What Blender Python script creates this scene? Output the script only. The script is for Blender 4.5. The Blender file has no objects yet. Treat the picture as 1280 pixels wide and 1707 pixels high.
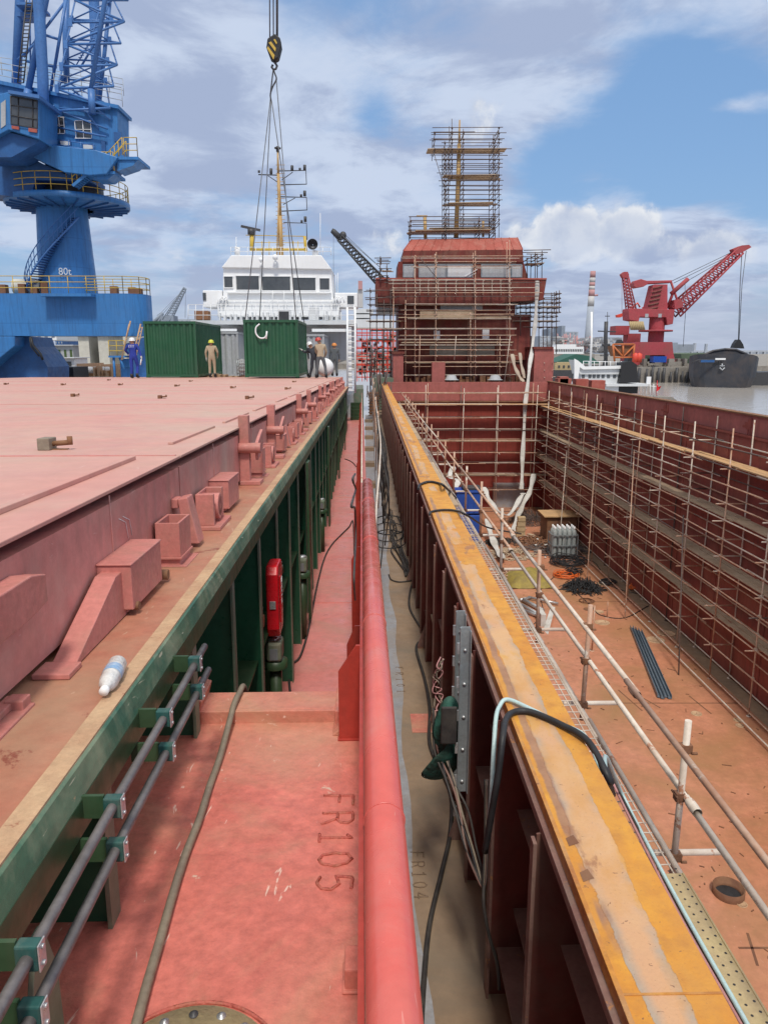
SUN_E=2.6; SUN_ANG=8; SKY_S=.12
SKY_BLOBS=[(1130,240,210,-.27,1.0),(625,195,60,-.11,1),(930,290,120,-.24,1),(1280,330,120,-.15,1),(250,150,300,.16),(450,220,280,.16),(850,60,260,.12),(640,350,120,.1),(1060,450,240,.3),(1250,60,200,.08),(1220,178,130,.22,4),(100,150,150,-.08),(590,330,90,.1),(380,330,120,-.05,3)]
CUMULUS=[(950,395,150,.76,1.5),(1040,390,140,.76,1.6),(880,390,80,.52,1.6),(1110,410,80,.5,1.4),(800,190,110,.42),(760,200,80,.4),(300,430,110,.44,1.6),(1180,430,130,.62,1.6),(650,410,80,.36)]
import bpy, math, random
from mathutils import Vector, Matrix
random.seed(7)
scene = bpy.context.scene
COL = scene.collection
PI = math.pi
# ------------------------------------------------------------------ camera model
F = 1233.0
PITCH = math.atan((853.5-587)/F)
YAW = math.atan(24*math.cos(PITCH)/F)
FW = Vector((math.sin(YAW)*math.cos(PITCH), math.cos(YAW)*math.cos(PITCH), -math.sin(PITCH)))
RT = Vector((math.cos(YAW), -math.sin(YAW), 0))
UP = RT.cross(FW)
def ray(x, y): return RT*(x-640) + UP*(853.5-y) + FW*F
def at(x, y, X=None, Y=None, Z=None):
    """point of the world on the plane X, Y or Z seen at a photo measurement"""
    d = ray(x, y)
    t = X/d.x if X is not None else Y/d.y if Y is not None else Z/d.z
    return d*t
cam = bpy.data.cameras.new('camera'); co = bpy.data.objects.new('camera', cam); COL.objects.link(co)
cam.sensor_fit = 'VERTICAL'; cam.sensor_height = 36; cam.lens = F/1707*36
cam.clip_start = 0.03; cam.clip_end = 20000
m3 = Matrix((RT, UP, -FW)).transposed(); co.matrix_world = m3.to_4x4()
scene.camera = co
# left ship floats with a slight trim: its own frame
dl = ray(603, 616).normalized(); lx = dl.cross(Vector((0,0,1))).normalized(); lz = lx.cross(dl)
SHIP_L = Matrix((lx, dl, lz)).transposed().to_4x4()
WORLD = Matrix.Identity(4)
FRAME = [WORLD]
MW = {}
def T(v): return Matrix.Translation(Vector(v))
# ------------------------------------------------------------------ objects
def tag(o, label=None, cat=None, group=None, kind=None):
    if label: o['label'] = label
    if cat: o['category'] = cat
    if group: o['group'] = group
    if kind: o['kind'] = kind
    return o
def place(o, W, parent=None):
    if parent is not None:
        o.parent = parent; o.matrix_basis = MW[parent.name].inverted() @ W
    else: o.matrix_basis = W
    MW[o.name] = W.copy()
def thing(name, label, cat, loc=(0,0,0), group=None, rz=0):
    o = bpy.data.objects.new(name, None); COL.objects.link(o); o.empty_display_size = .2
    place(o, FRAME[0] @ T(loc) @ Matrix.Rotation(rz, 4, 'Z'))
    return tag(o, label, cat, group)
class MB:
    def __init__(s): s.v=[]; s.f=[]; s.m=[]; s.s=[]
    def add(s, vs, fs, m=0, sm=False):
        b=len(s.v); s.v += [Vector(v) for v in vs]
        for f in fs: s.f.append([b+i for i in f]); s.m.append(m); s.s.append(sm)
        return s
    def box(s, x0,x1,y0,y1,z0,z1, m=0):
        if x0>x1:x0,x1=x1,x0
        if y0>y1:y0,y1=y1,y0
        if z0>z1:z0,z1=z1,z0
        return s.add([(x0,y0,z0),(x1,y0,z0),(x1,y1,z0),(x0,y1,z0),(x0,y0,z1),(x1,y0,z1),(x1,y1,z1),(x0,y1,z1)],
            [(0,3,2,1),(4,5,6,7),(0,1,5,4),(1,2,6,5),(2,3,7,6),(3,0,4,7)], m)
    def obox(s, c, sz, rot=None, m=0):
        R = rot if rot is not None else Matrix.Identity(3); c=Vector(c)
        vs=[]
        for k in (-.5,.5):
            for (i,j) in ((-.5,-.5),(.5,-.5),(.5,.5),(-.5,.5)):
                vs.append(c + R @ Vector((i*sz[0], j*sz[1], k*sz[2])))
        return s.add(vs, [(0,3,2,1),(4,5,6,7),(0,1,5,4),(1,2,6,5),(2,3,7,6),(3,0,4,7)], m)
    def bar(s, p, q, w, h=None, m=0, up=(0,0,1)):
        """square bar between two points"""
        p=Vector(p); q=Vector(q); h=h or w; d=(q-p); L=d.length
        if L<1e-6: return s
        d.normalize(); u=Vector(up)
        if abs(d.dot(u))>.98: u=Vector((0,1,0))
        a=d.cross(u).normalized(); b=a.cross(d)
        R=Matrix((a,d,b)).transposed()
        return s.obox((p+q)/2,(w,L,h),R,m)
    def tube(s, pts, r, n=8, m=0, cap=True, r1=None):
        pts=[Vector(p) for p in pts]; N=len(pts)
        if N<2: return s
        vs=[]; prev=None
        for i,p in enumerate(pts):
            if i==0: d=pts[1]-pts[0]
            elif i==N-1: d=pts[-1]-pts[-2]
            else: d=(pts[i+1]-p).normalized()+(p-pts[i-1]).normalized()
            if d.length<1e-9: d=Vector((0,0,1))
            d.normalize()
            if prev is None:
                u=Vector((0,0,1)) if abs(d.z)<.95 else Vector((1,0,0))
                a=d.cross(u).normalized()
            else:
                a=prev-d*prev.dot(d)
                a = a.normalized() if a.length>1e-6 else d.orthogonal().normalized()
            prev=a; b=d.cross(a)
            rr = r if r1 is None else r+(r1-r)*i/(N-1)
            for k in range(n):
                t=2*PI*k/n; vs.append(p+a*(math.cos(t)*rr)+b*(math.sin(t)*rr))
        fs=[]
        for i in range(N-1):
            for k in range(n):
                k2=(k+1)%n; fs.append((i*n+k,i*n+k2,(i+1)*n+k2,(i+1)*n+k))
        s.add(vs,fs,m,True)
        if cap:
            b=len(s.v)-N*n
            s.f.append([b+k for k in range(n)][::-1]); s.m.append(m); s.s.append(False)
            s.f.append([b+(N-1)*n+k for k in range(n)]); s.m.append(m); s.s.append(False)
        return s
    def cyl(s, p, q, r, r1=None, n=12, m=0): return s.tube([p,q], r, n, m, True, r1)
    def lathe(s, prof, c, n=24, m=0, ax='Z'):
        vs=[]; c=Vector(c); N=len(prof)
        for (r,z) in prof:
            for k in range(n):
                t=2*PI*k/n; x,y=r*math.cos(t), r*math.sin(t)
                vs.append(c+ (Vector((x,y,z)) if ax=='Z' else Vector((z,x,y)) if ax=='X' else Vector((x,z,y))))
        fs=[]
        for i in range(N-1):
            for k in range(n):
                k2=(k+1)%n; fs.append((i*n+k,i*n+k2,(i+1)*n+k2,(i+1)*n+k))
        return s.add(vs,fs,m,True)
    def prism(s, pts, ax, a, b, m=0):
        """2-D polygon pushed along axis ax from a to b; polygon in the other two axes (in order xyz)"""
        def P(u,v,w): return {'X':(w,u,v),'Y':(u,w,v),'Z':(u,v,w)}[ax]
        n=len(pts); vs=[P(u,v,a) for u,v in pts]+[P(u,v,b) for u,v in pts]
        fs=[list(range(n))[::-1], [n+i for i in range(n)]]+[(i,(i+1)%n,n+(i+1)%n,n+i) for i in range(n)]
        return s.add(vs,fs,m)
    def quad(s,a,b,c,d,m=0): return s.add([a,b,c,d],[(0,1,2,3)],m)
    def build(s, name, mat, parent=None, bevel=0, label=None, cat=None, group=None, kind=None):
        if not s.v: s.add([(0,0,0),(0,0,.001),(0,.001,0)],[(0,1,2)])
        lo=Vector([min(v[i] for v in s.v) for i in range(3)]); hi=Vector([max(v[i] for v in s.v) for i in range(3)])
        c=Vector(((lo.x+hi.x)/2,(lo.y+hi.y)/2,lo.z))
        me=bpy.data.meshes.new(name); me.from_pydata([v-c for v in s.v],[],s.f)
        mats = mat if isinstance(mat,(list,tuple)) else [mat]
        for mm in mats: me.materials.append(mm)
        me.polygons.foreach_set('material_index', s.m); me.polygons.foreach_set('use_smooth', s.s); me.update()
        o=bpy.data.objects.new(name, me); COL.objects.link(o)
        place(o, FRAME[0]@T(c), parent)
        if bevel:
            b=o.modifiers.new('bevel','BEVEL'); b.width=bevel; b.segments=2; b.limit_method='ANGLE'; b.angle_limit=math.radians(40)
        return tag(o,label,cat,group,kind)
def copy_tree(o, off, label=None, parent=None, R=None):
    W = MW[o.name]
    def rec(src, par, M):
        c=src.copy(); COL.objects.link(c)
        if par is None: c.matrix_basis=M; MW[c.name]=M.copy()
        else: c.parent=par; c.matrix_basis=src.matrix_basis.copy(); MW[c.name]=MW[par.name]@src.matrix_basis
        for ch in KIDS.get(src.name,[]): rec(ch,c,None)
        return c
    KIDS={}
    for q in bpy.data.objects:
        if q.parent: KIDS.setdefault(q.parent.name,[]).append(q)
    M = FRAME[0]@T(off)@FRAME[0].inverted()@W
    if R is not None: M = M@R
    c=rec(o,None,M)
    if label: c['label']=label
    return c
def text_mesh(name, txt, size, M4, mat, parent, extrude=.002, stroke=False):
    cu=bpy.data.curves.new(name,'FONT'); cu.body=txt; cu.size=size; cu.align_x='CENTER'; cu.align_y='CENTER'
    cu.extrude=extrude
    if stroke: cu.fill_mode='NONE'; cu.extrude=0; cu.bevel_depth=stroke; cu.bevel_resolution=2
    tmp=bpy.data.objects.new('tmp_text',cu); COL.objects.link(tmp)
    dg=bpy.context.evaluated_depsgraph_get()
    me=bpy.data.meshes.new_from_object(tmp.evaluated_get(dg)); bpy.data.objects.remove(tmp); bpy.data.curves.remove(cu)
    me.materials.clear(); me.materials.append(mat)
    o=bpy.data.objects.new(name,me); COL.objects.link(o); place(o, FRAME[0]@M4, parent); return o
class PartSet:
    """repeated parts: the first 100 one object each, any beyond that together"""
    def __init__(s,name,mat,parent): s.n=name; s.m=mat; s.p=parent; s.l=[]
    def new(s): b=MB(); s.l.append(b); return b
    def cyl(s,*a,**k): return s.new().cyl(*a,**k)
    def bar(s,*a,**k): return s.new().bar(*a,**k)
    def box(s,*a,**k): return s.new().box(*a,**k)
    def finish(s):
        for b in s.l[:100]:
            mm=s.m
            if getattr(s,'keep',False): mm=random.choice((MAT['tube'],MAT['tube_l']))
            elif mm is MAT['tube']: mm=random.choice((mm,mm,MAT['tube_l'],MAT['tube_l'],MAT['tube_d']))
            b.build(s.n,mm,s.p)
        if len(s.l)>100:
            r=MB()
            for b in s.l[100:]: r.add(b.v,b.f,0); r.s[-len(b.f):]=b.s
            r.build(s.n,s.m,s.p,kind='stuff')
def spline(pts, k=6):
    """smooth curve through points"""
    P=[Vector(p) for p in pts]; P=[P[0]*2-P[1]]+P+[P[-1]*2-P[-2]]; out=[]
    for i in range(1,len(P)-2):
        for j in range(k):
            t=j/k; a,b,c,d=P[i-1],P[i],P[i+1],P[i+2]
            out.append(.5*((2*b)+(c-a)*t+(2*a-5*b+4*c-d)*t*t+(3*b-a-3*c+d)*t**3))
    out.append(P[-2]); return out
# ------------------------------------------------------------------ materials
def nt(name):
    m=bpy.data.materials.new(name); m.use_nodes=True; t=m.node_tree; t.nodes.clear()
    return m,t,t.nodes,t.links
def c4(c): return (c[0],c[1],c[2],1)
def mk(name, c1, c2=None, rough=.55, metal=0, sc=2.0, bump=.15, streak=None, spots=None, dirt=None, bs=60, fine=.12, spec=.4, scr=None, seams=None):
    """painted / weathered surface; streak=(colour,amount) vertical runs, spots=(colour,threshold,scale), dirt=(colour,amount,scale), seams=(axis vector, spacing) weld lines"""
    m,t,N,L=nt(name)
    def n(k,**a):
        q=N.new(k)
        for x,y in a.items(): setattr(q,x,y)
        return q
    out=n('ShaderNodeOutputMaterial'); bs_=n('ShaderNodeBsdfPrincipled'); L.new(bs_.outputs[0],out.inputs[0])
    g=n('ShaderNodeNewGeometry')
    def noise(scale,det=5,rg=.6,mp=None,dist=0):
        q=n('ShaderNodeTexNoise'); q.inputs['Scale'].default_value=scale; q.inputs['Detail'].default_value=det; q.inputs['Roughness'].default_value=rg; q.inputs['Distortion'].default_value=dist
        if mp:
            mm=n('ShaderNodeMapping'); mm.inputs['Scale'].default_value=mp; L.new(g.outputs['Position'],mm.inputs[0]); L.new(mm.outputs[0],q.inputs[0])
        else: L.new(g.outputs['Position'],q.inputs[0])
        return q.outputs['Fac']
    def rng(x,a,b,lo=0,hi=1):
        q=n('ShaderNodeMapRange'); q.inputs[1].default_value=a; q.inputs[2].default_value=b; q.inputs[3].default_value=lo; q.inputs[4].default_value=hi; L.new(x,q.inputs[0]); return q.outputs[0]
    def mix(f,a,b,bl='MIX'):
        q=n('ShaderNodeMix',data_type='RGBA',blend_type=bl)
        if isinstance(f,(int,float)): q.inputs[0].default_value=f
        else: L.new(f,q.inputs[0])
        for k,v in ((6,a),(7,b)):
            if isinstance(v,tuple): q.inputs[k].default_value=c4(v)
            else: L.new(v,q.inputs[k])
        return q.outputs[2]
    def mul(a,b):
        q=n('ShaderNodeMath',operation='MULTIPLY')
        for i,v in enumerate((a,b)):
            if isinstance(v,(int,float)): q.inputs[i].default_value=v
            else: L.new(v,q.inputs[i])
        return q.outputs[0]
    c2=c2 or tuple(x*.8 for x in c1)
    col=mix(rng(noise(sc,6),.36,.64),c1,c2)
    f=rng(noise(sc*9,4,.7),.3,.7,1-fine,1+fine)
    cc=n('ShaderNodeCombineColor')
    for i in range(3): L.new(f,cc.inputs[i])
    col=mix(1.0,col,cc.outputs[0],'MULTIPLY')
    if dirt: col=mix(mul(rng(noise(dirt[2],7,.65,None,.6),.45,.72),dirt[1]),col,dirt[0])
    if streak: col=mix(mul(rng(noise(1.0,5,.6,(7,7,.5)),.48,.75),streak[1]),col,streak[0])
    if spots: col=mix(rng(noise(spots[2],8,.7,None,.4),spots[1],spots[1]+.035),col,spots[0])
    if scr: col=mix(mul(rng(noise(26,3,.55,(1,.22,1),1.5),.69,.72),scr[1]),col,scr[0])
    if seams:
        dp=n('ShaderNodeVectorMath',operation='DOT_PRODUCT'); L.new(g.outputs['Position'],dp.inputs[0]); dp.inputs[1].default_value=seams[0]
        q=n('ShaderNodeMath',operation='PINGPONG'); L.new(dp.outputs['Value'],q.inputs[0]); q.inputs[1].default_value=seams[1]
        col=mix(mul(rng(q.outputs[0],.0,.03,1,0),.55),col,seams[2])
    L.new(col,bs_.inputs['Base Color'])
    L.new(rng(noise(sc*4,4),.3,.7,max(.05,rough-.12),min(1,rough+.12)),bs_.inputs['Roughness'])
    bs_.inputs['Metallic'].default_value=metal; bs_.inputs['Specular IOR Level'].default_value=spec
    if bump:
        b=n('ShaderNodeBump'); b.inputs['Strength'].default_value=bump; b.inputs['Distance'].default_value=.01
        L.new(noise(bs,6,.7),b.inputs['Height'])
        b2=n('ShaderNodeBump'); b2.inputs['Strength'].default_value=min(1,bump*2); b2.inputs['Distance'].default_value=.03
        L.new(noise(sc*1.5,3,.5),b2.inputs['Height']); L.new(b.outputs[0],b2.inputs['Normal']); L.new(b2.outputs[0],bs_.inputs['Normal'])
    return m
DIRT=(.16,.11,.07)
MAT={}
MAT['cover_top']=mk('pink_primer_top',(.57,.275,.235),(.55,.33,.27),rough=.62,sc=.7,bump=.08,dirt=((.48,.38,.30),.6,.9),spots=((.34,.16,.12),.75,5),fine=.08,scr=((.70,.5,.44),.35))
MAT['cover_side']=mk('pink_primer_side',(.64,.265,.235),(.54,.205,.18),rough=.5,sc=1.6,bump=.1,streak=((.36,.20,.16),.65),dirt=((.54,.43,.36),.65,1.3),scr=((.74,.5,.45),.45),spots=((.32,.15,.12),.745,4))
MAT['cleat']=mk('pink_primer_fittings',(.58,.22,.19),(.50,.18,.155),rough=.5,sc=5,bump=.1,dirt=((.32,.19,.14),.55,6),spots=((.32,.13,.09),.71,20))
MAT['coam_top']=mk('coaming_top_paint',(.42,.15,.095),(.44,.22,.14),rough=.5,sc=2.0,bump=.18,dirt=((.40,.27,.17),.7,1.8),spots=((.27,.09,.06),.655,4),scr=((.6,.42,.3),.4))
MAT['tan']=mk('worn_tan_edge',(.56,.38,.23),(.46,.28,.17),rough=.75,sc=6,bump=.3,spots=((.36,.17,.1),.63,12),bs=150)
MAT['green']=mk('green_coaming_paint',(.03,.07,.033),(.04,.08,.038),rough=.4,sc=3,bump=.06,streak=((.09,.10,.06),.5),spots=((.2,.17,.12),.75,18))
MAT['green_bar']=mk('green_worn_bar',(.035,.12,.08),(.09,.17,.10),rough=.42,sc=3,bump=.15,dirt=((.36,.38,.25),.9,2.5),spots=((.40,.30,.18),.68,25),scr=((.50,.50,.36),.9))
MAT['green_rib']=mk('green_rib_edge',(.13,.19,.13),(.17,.19,.14),rough=.5,sc=4,bump=.08,spots=((.26,.22,.16),.64,14),dirt=((.26,.2,.15),.6,4))
MAT['green_dark']=mk('green_inner_plate',(.025,.11,.06),(.03,.125,.07),rough=.35,sc=2,bump=.04,streak=((.07,.11,.06),.4))
MAT['deck_red']=mk('red_walkway_deck',(.74,.27,.245),(.68,.22,.19),rough=.36,sc=1.3,bump=.1,dirt=((.5,.30,.22),.55,1.7),spots=((.42,.15,.1),.72,4),scr=((.78,.48,.42),.3))
MAT['deck_near']=mk('worn_red_deck',(.66,.19,.15),(.56,.15,.115),rough=.42,sc=2.6,bump=.4,dirt=((.54,.34,.21),.75,1.3),spots=((.66,.46,.36),.67,9),bs=45,fine=.2,scr=((.82,.6,.5),.8))
MAT['pipe_red']=mk('glossy_red_pipe',(.58,.095,.08),(.61,.125,.105),rough=.25,sc=1.6,bump=.08,fine=.06,dirt=((.56,.25,.21),.5,2.2),spots=((.46,.24,.18),.745,14),spec=.6,scr=((.7,.4,.34),.35))
MAT['bulwark']=mk('red_bulwark',(.46,.05,.035),(.38,.045,.03),rough=.4,sc=3,bump=.08,streak=((.28,.07,.05),.5))
MAT['brown_deck']=mk('brown_muddy_deck',(.34,.24,.155),(.28,.195,.13),rough=.5,sc=1.1,bump=.1,dirt=((.22,.18,.135),.8,1.3),spots=((.44,.28,.18),.68,3))
MAT['grey_edge']=mk('grey_painted_edge',(.36,.37,.40),(.30,.30,.32),rough=.45,sc=4,bump=.1,dirt=((.34,.26,.18),.6,3))
MAT['rib_maroon']=mk('maroon_rib',(.26,.145,.12),(.19,.10,.085),rough=.55,sc=5,bump=.12,spots=((.38,.18,.08),.62,10),dirt=((.24,.2,.16),.5,4))
MAT['inner_dark']=mk('dark_inner_plate',(.20,.045,.035),(.13,.035,.03),rough=.55,sc=1.2,bump=.08,dirt=((.17,.15,.11),.7,1.0))
MAT['hold_wall']=mk('maroon_hold_wall',(.31,.075,.058),(.25,.062,.05),rough=.6,sc=.5,bump=.06,streak=((.14,.06,.045),.6),spots=((.15,.065,.045),.72,1.5),dirt=((.36,.15,.10),.5,.6),spec=.25,seams=((0,1,0),1.5,(.1,.03,.02)))
MAT['hold_wall_x']=mk('maroon_bulkhead',(.31,.06,.045),(.26,.052,.04),rough=.6,sc=.5,bump=.06,streak=((.14,.045,.035),.5),spots=((.15,.06,.04),.74,1.5),spec=.25,seams=((1,0,0),.85,(.1,.03,.02)))
MAT['hold_floor']=mk('salmon_hold_floor',(.57,.25,.155),(.48,.20,.11),rough=.38,sc=.45,bump=.15,dirt=((.36,.20,.09),1.0,.28),spots=((.30,.17,.09),.645,1.1),fine=.18,scr=((.7,.46,.38),.5),streak=((.40,.18,.10),.4))
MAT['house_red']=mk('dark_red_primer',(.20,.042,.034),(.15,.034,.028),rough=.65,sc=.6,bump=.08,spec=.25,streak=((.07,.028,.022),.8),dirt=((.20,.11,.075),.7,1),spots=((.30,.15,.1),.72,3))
MAT['house_red_lit']=mk('red_primer_lit',(.40,.105,.08),(.33,.085,.065),rough=.6,sc=.6,bump=.05,spec=.25,dirt=((.46,.24,.19),.5,1.4),spots=((.2,.08,.06),.72,2))  # brighter copy of the dark red primer, sunlit tone put into the colour
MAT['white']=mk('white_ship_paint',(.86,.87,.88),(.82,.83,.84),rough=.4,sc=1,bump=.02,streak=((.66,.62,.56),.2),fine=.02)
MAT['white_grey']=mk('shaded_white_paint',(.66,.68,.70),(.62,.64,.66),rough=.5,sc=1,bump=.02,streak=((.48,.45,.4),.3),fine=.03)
MAT['yellow']=mk('mast_yellow',(.52,.34,.14),(.42,.27,.12),rough=.5,sc=2,bump=.04,spots=((.28,.18,.1),.62,4))
MAT['rail_yellow']=mk('rail_yellow',(.60,.42,.06),(.5,.34,.07),rough=.5,sc=2,bump=0)
MAT['glass']=mk('dark_window_glass',(.05,.055,.06),(.08,.085,.09),rough=.08,sc=.8,bump=0,spec=.8)
MAT['black']=mk('black_rubber',(.018,.018,.02),(.03,.03,.033),rough=.55,sc=8,bump=.1)
MAT['cable']=mk('dusty_cable',(.035,.032,.032),(.07,.062,.055),rough=.6,sc=9,bump=.05)
MAT['darksteel']=mk('dark_steel',(.07,.07,.075),(.05,.05,.055),rough=.5,sc=3,bump=.05)
MAT['tube']=mk('rusty_scaffold_tube',(.60,.42,.31),(.48,.28,.19),rough=.55,sc=3,bump=.12,metal=.0,spots=((.68,.60,.52),.58,7),dirt=((.46,.2,.1),.6,5))
MAT['tube_l']=mk('light_scaffold_tube',(.70,.62,.53),(.56,.44,.35),rough=.5,sc=2,bump=.1,metal=.0,spots=((.42,.2,.12),.6,5))
MAT['tube_d']=mk('dark_scaffold_tube',(.10,.08,.075),(.15,.10,.085),rough=.6,sc=2,bump=.05,spots=((.26,.22,.2),.62,4))
MAT['plank']=mk('weathered_plank',(.52,.40,.28),(.42,.31,.21),rough=.85,sc=1.2,bump=.3,dirt=((.30,.22,.15),.6,2))
MAT['plank_new']=mk('orange_plank',(.60,.37,.18),(.5,.31,.16),rough=.8,sc=1.5,bump=.3,dirt=((.36,.25,.16),.5,1.2))
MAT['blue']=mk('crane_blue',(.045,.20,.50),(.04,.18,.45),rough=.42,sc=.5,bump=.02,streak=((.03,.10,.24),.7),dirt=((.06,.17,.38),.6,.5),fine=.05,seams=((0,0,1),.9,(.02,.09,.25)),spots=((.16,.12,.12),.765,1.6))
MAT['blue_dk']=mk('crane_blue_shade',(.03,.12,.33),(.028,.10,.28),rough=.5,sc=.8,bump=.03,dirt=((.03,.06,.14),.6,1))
MAT['blue_lat']=mk('crane_lattice_blue',(.075,.20,.48),(.06,.16,.40),rough=.45,sc=.8,bump=.02)
MAT['cont_green']=mk('container_green',(.022,.105,.05),(.02,.09,.045),rough=.45,sc=1,bump=.03,dirt=((.05,.11,.07),.6,1),fine=.07,streak=((.015,.05,.03),.5),spots=((.14,.08,.05),.75,3))
MAT['cont_grey']=mk('container_grey',(.42,.44,.46),(.38,.40,.43),rough=.5,sc=1,bump=.02,streak=((.3,.28,.26),.4))
MAT['galv']=mk('galvanised_steel',(.36,.40,.42),(.30,.34,.36),rough=.4,metal=.5,sc=7,bump=.08,dirt=((.2,.19,.17),.4,6))
MAT['grey_pipe']=mk('bare_grey_pipe',(.16,.145,.145),(.21,.19,.185),rough=.42,metal=.35,sc=7,bump=.12,dirt=((.10,.085,.08),.6,8),spots=((.42,.4,.38),.72,22))
MAT['clamp']=mk('teal_pipe_clamp',(.025,.10,.09),(.02,.08,.075),rough=.45,sc=8,bump=.05,dirt=((.2,.2,.15),.45,14))
MAT['zinc']=mk('zinc_plate',(.55,.56,.57),(.45,.45,.46),rough=.35,metal=.6,sc=12,bump=.1)
MAT['hose']=mk('grey_tan_hose',(.27,.225,.165),(.22,.18,.14),rough=.6,sc=6,bump=.2,dirt=((.17,.13,.1),.5,9))
MAT['red_box']=mk('bright_red_plastic',(.60,.012,.02),(.5,.012,.02),rough=.25,sc=4,bump=.02,spec=.6)
MAT['crane_red']=mk('hazy_crane_red',(.42,.075,.09),(.37,.07,.08),rough=.7,sc=.2,bump=0,spec=.2,dirt=((.28,.11,.10),.6,.2))  # distance haze painted into the red
MAT['orange']=mk('orange_steel',(.55,.17,.05),(.45,.13,.05),rough=.5,sc=1,bump=0)
MAT['orange_red']=mk('orange_red_steel',(.75,.09,.05),(.65,.07,.05),rough=.5,sc=1,bump=0)
MAT['barge']=mk('black_barge_hull',(.03,.036,.05),(.045,.05,.062),rough=.55,sc=.1,bump=0,streak=((.10,.08,.06),.4),dirt=((.13,.10,.085),.6,.12))
MAT['concrete']=mk('quay_concrete',(.30,.28,.25),(.24,.22,.2),rough=.85,sc=.3,bump=.1,dirt=((.15,.13,.11),.6,.3))
MAT['cream']=mk('cream_render',(.62,.60,.52),(.56,.54,.48),rough=.7,sc=.3,bump=0)
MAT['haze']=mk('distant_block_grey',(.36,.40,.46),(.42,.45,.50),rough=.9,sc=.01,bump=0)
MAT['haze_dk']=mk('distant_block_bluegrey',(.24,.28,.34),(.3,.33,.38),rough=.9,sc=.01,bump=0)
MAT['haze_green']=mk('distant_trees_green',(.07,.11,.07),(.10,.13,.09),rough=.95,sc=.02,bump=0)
MAT['foliage']=mk('foliage_green',(.05,.10,.035),(.08,.12,.045),rough=.8,sc=1,bump=.1)
MAT['skin']=mk('skin',(.45,.27,.18),(.42,.24,.16),rough=.55,sc=5,bump=0)
MAT['cloth_blue']=mk('royal_blue_overall',(.025,.05,.33),(.02,.04,.25),rough=.85,sc=4,bump=.2)
MAT['cloth_beige']=mk('beige_overall',(.45,.36,.25),(.38,.30,.21),rough=.85,sc=4,bump=.2)
MAT['cloth_dark']=mk('dark_clothes',(.05,.055,.07),(.035,.04,.05),rough=.85,sc=4,bump=.2)
MAT['cloth_grey']=mk('grey_clothes',(.12,.13,.14),(.09,.1,.11),rough=.85,sc=4,bump=.2)
MAT['h_white']=mk('white_helmet',(.75,.76,.78),rough=.3,sc=5,bump=0)
MAT['h_yellow']=mk('yellow_helmet',(.6,.62,.06),rough=.3,sc=5,bump=0)
MAT['h_red']=mk('red_helmet',(.55,.06,.05),rough=.3,sc=5,bump=0)
MAT['h_orange']=mk('orange_helmet',(.7,.25,.05),rough=.3,sc=5,bump=0)
MAT['glove']=mk('pale_gloves',(.55,.54,.5),rough=.8,sc=5,bump=0)
MAT['fabric']=mk('white_fabric_duct',(.62,.60,.57),(.52,.5,.47),rough=.9,sc=2,bump=.4,dirt=((.4,.36,.3),.5,2),bs=8)
MAT['tarp_green']=mk('green_tarp',(.03,.13,.10),(.02,.09,.07),rough=.75,sc=6,bump=.5,bs=12,dirt=((.1,.13,.1),.5,6))
MAT['yellow_tarp']=mk('ochre_tarp',(.35,.27,.06),(.25,.19,.06),rough=.7,sc=3,bump=.5,bs=8)
MAT['drum_blue']=mk('blue_plastic',(.02,.09,.42),(.02,.07,.33),rough=.4,sc=2,bump=.02)
MAT['wood']=mk('pale_timber',(.52,.38,.22),(.45,.32,.18),rough=.8,sc=3,bump=.2)
MAT['rustbox']=mk('rusty_brown_plate',(.22,.10,.05),(.17,.08,.05),rough=.8,sc=1.5,bump=.2,dirt=((.32,.18,.09),.5,2))
MAT['cylinder']=mk('grey_gas_bottle',(.36,.39,.38),(.3,.33,.33),rough=.4,sc=3,bump=.03)
MAT['orange_hose']=mk('orange_hose',(.75,.16,.03),(.65,.13,.03),rough=.5,sc=6,bump=.05)
MAT['white_hose']=mk('white_green_hose',(.48,.66,.66),(.45,.6,.62),rough=.4,sc=8,bump=.02)
MAT['pink_hose']=mk('pink_twin_hose',(.55,.28,.27),(.5,.24,.24),rough=.45,sc=8,bump=.02)
MAT['plastic_white']=mk('translucent_white_plastic',(.68,.67,.65),(.6,.58,.56),rough=.25,sc=20,bump=.1)
MAT['label_blue']=mk('bottle_label',(.12,.30,.55),(.62,.68,.75),rough=.35,sc=22,bump=0)
MAT['perf']=mk('perforated_yellow_board',(.50,.39,.20),(.44,.34,.19),rough=.7,sc=4,bump=.25,dirt=((.38,.27,.17),.6,5),bs=120)
MAT['profile']=mk('blue_grey_profiles',(.14,.18,.22),(.12,.155,.19),rough=.4,sc=3,bump=.03)
MAT['brass']=mk('brass_valve',(.35,.30,.18),(.25,.22,.16),rough=.35,metal=.7,sc=9,bump=.05)
MAT['text_white']=mk('white_letters',(.75,.78,.8),rough=.6,sc=3,bump=0)
MAT['flag']=mk('red_flag',(.7,.03,.04),rough=.7,sc=3,bump=0)
MAT['grey_rope']=mk('wire_rope',(.12,.13,.15),(.16,.17,.19),rough=.5,sc=3,bump=0)
MAT['stack_white']=mk('chimney_white',(.55,.54,.53),(.5,.49,.49),rough=.8,sc=.02,bump=0)
MAT['stack_red']=mk('hazy_chimney_red',(.52,.29,.29),(.48,.26,.26),rough=.9,sc=.02,bump=0)  # red made paler, far-off haze put into the colour
MAT['weld']=mk('red_weld_bead',(.52,.12,.09),(.45,.1,.08),rough=.5,sc=12,bump=.5,dirt=((.38,.2,.12),.6,20))
MAT['weld_brown']=mk('brown_weld_bead',(.26,.18,.12),(.2,.14,.1),rough=.6,sc=12,bump=.5)
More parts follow.
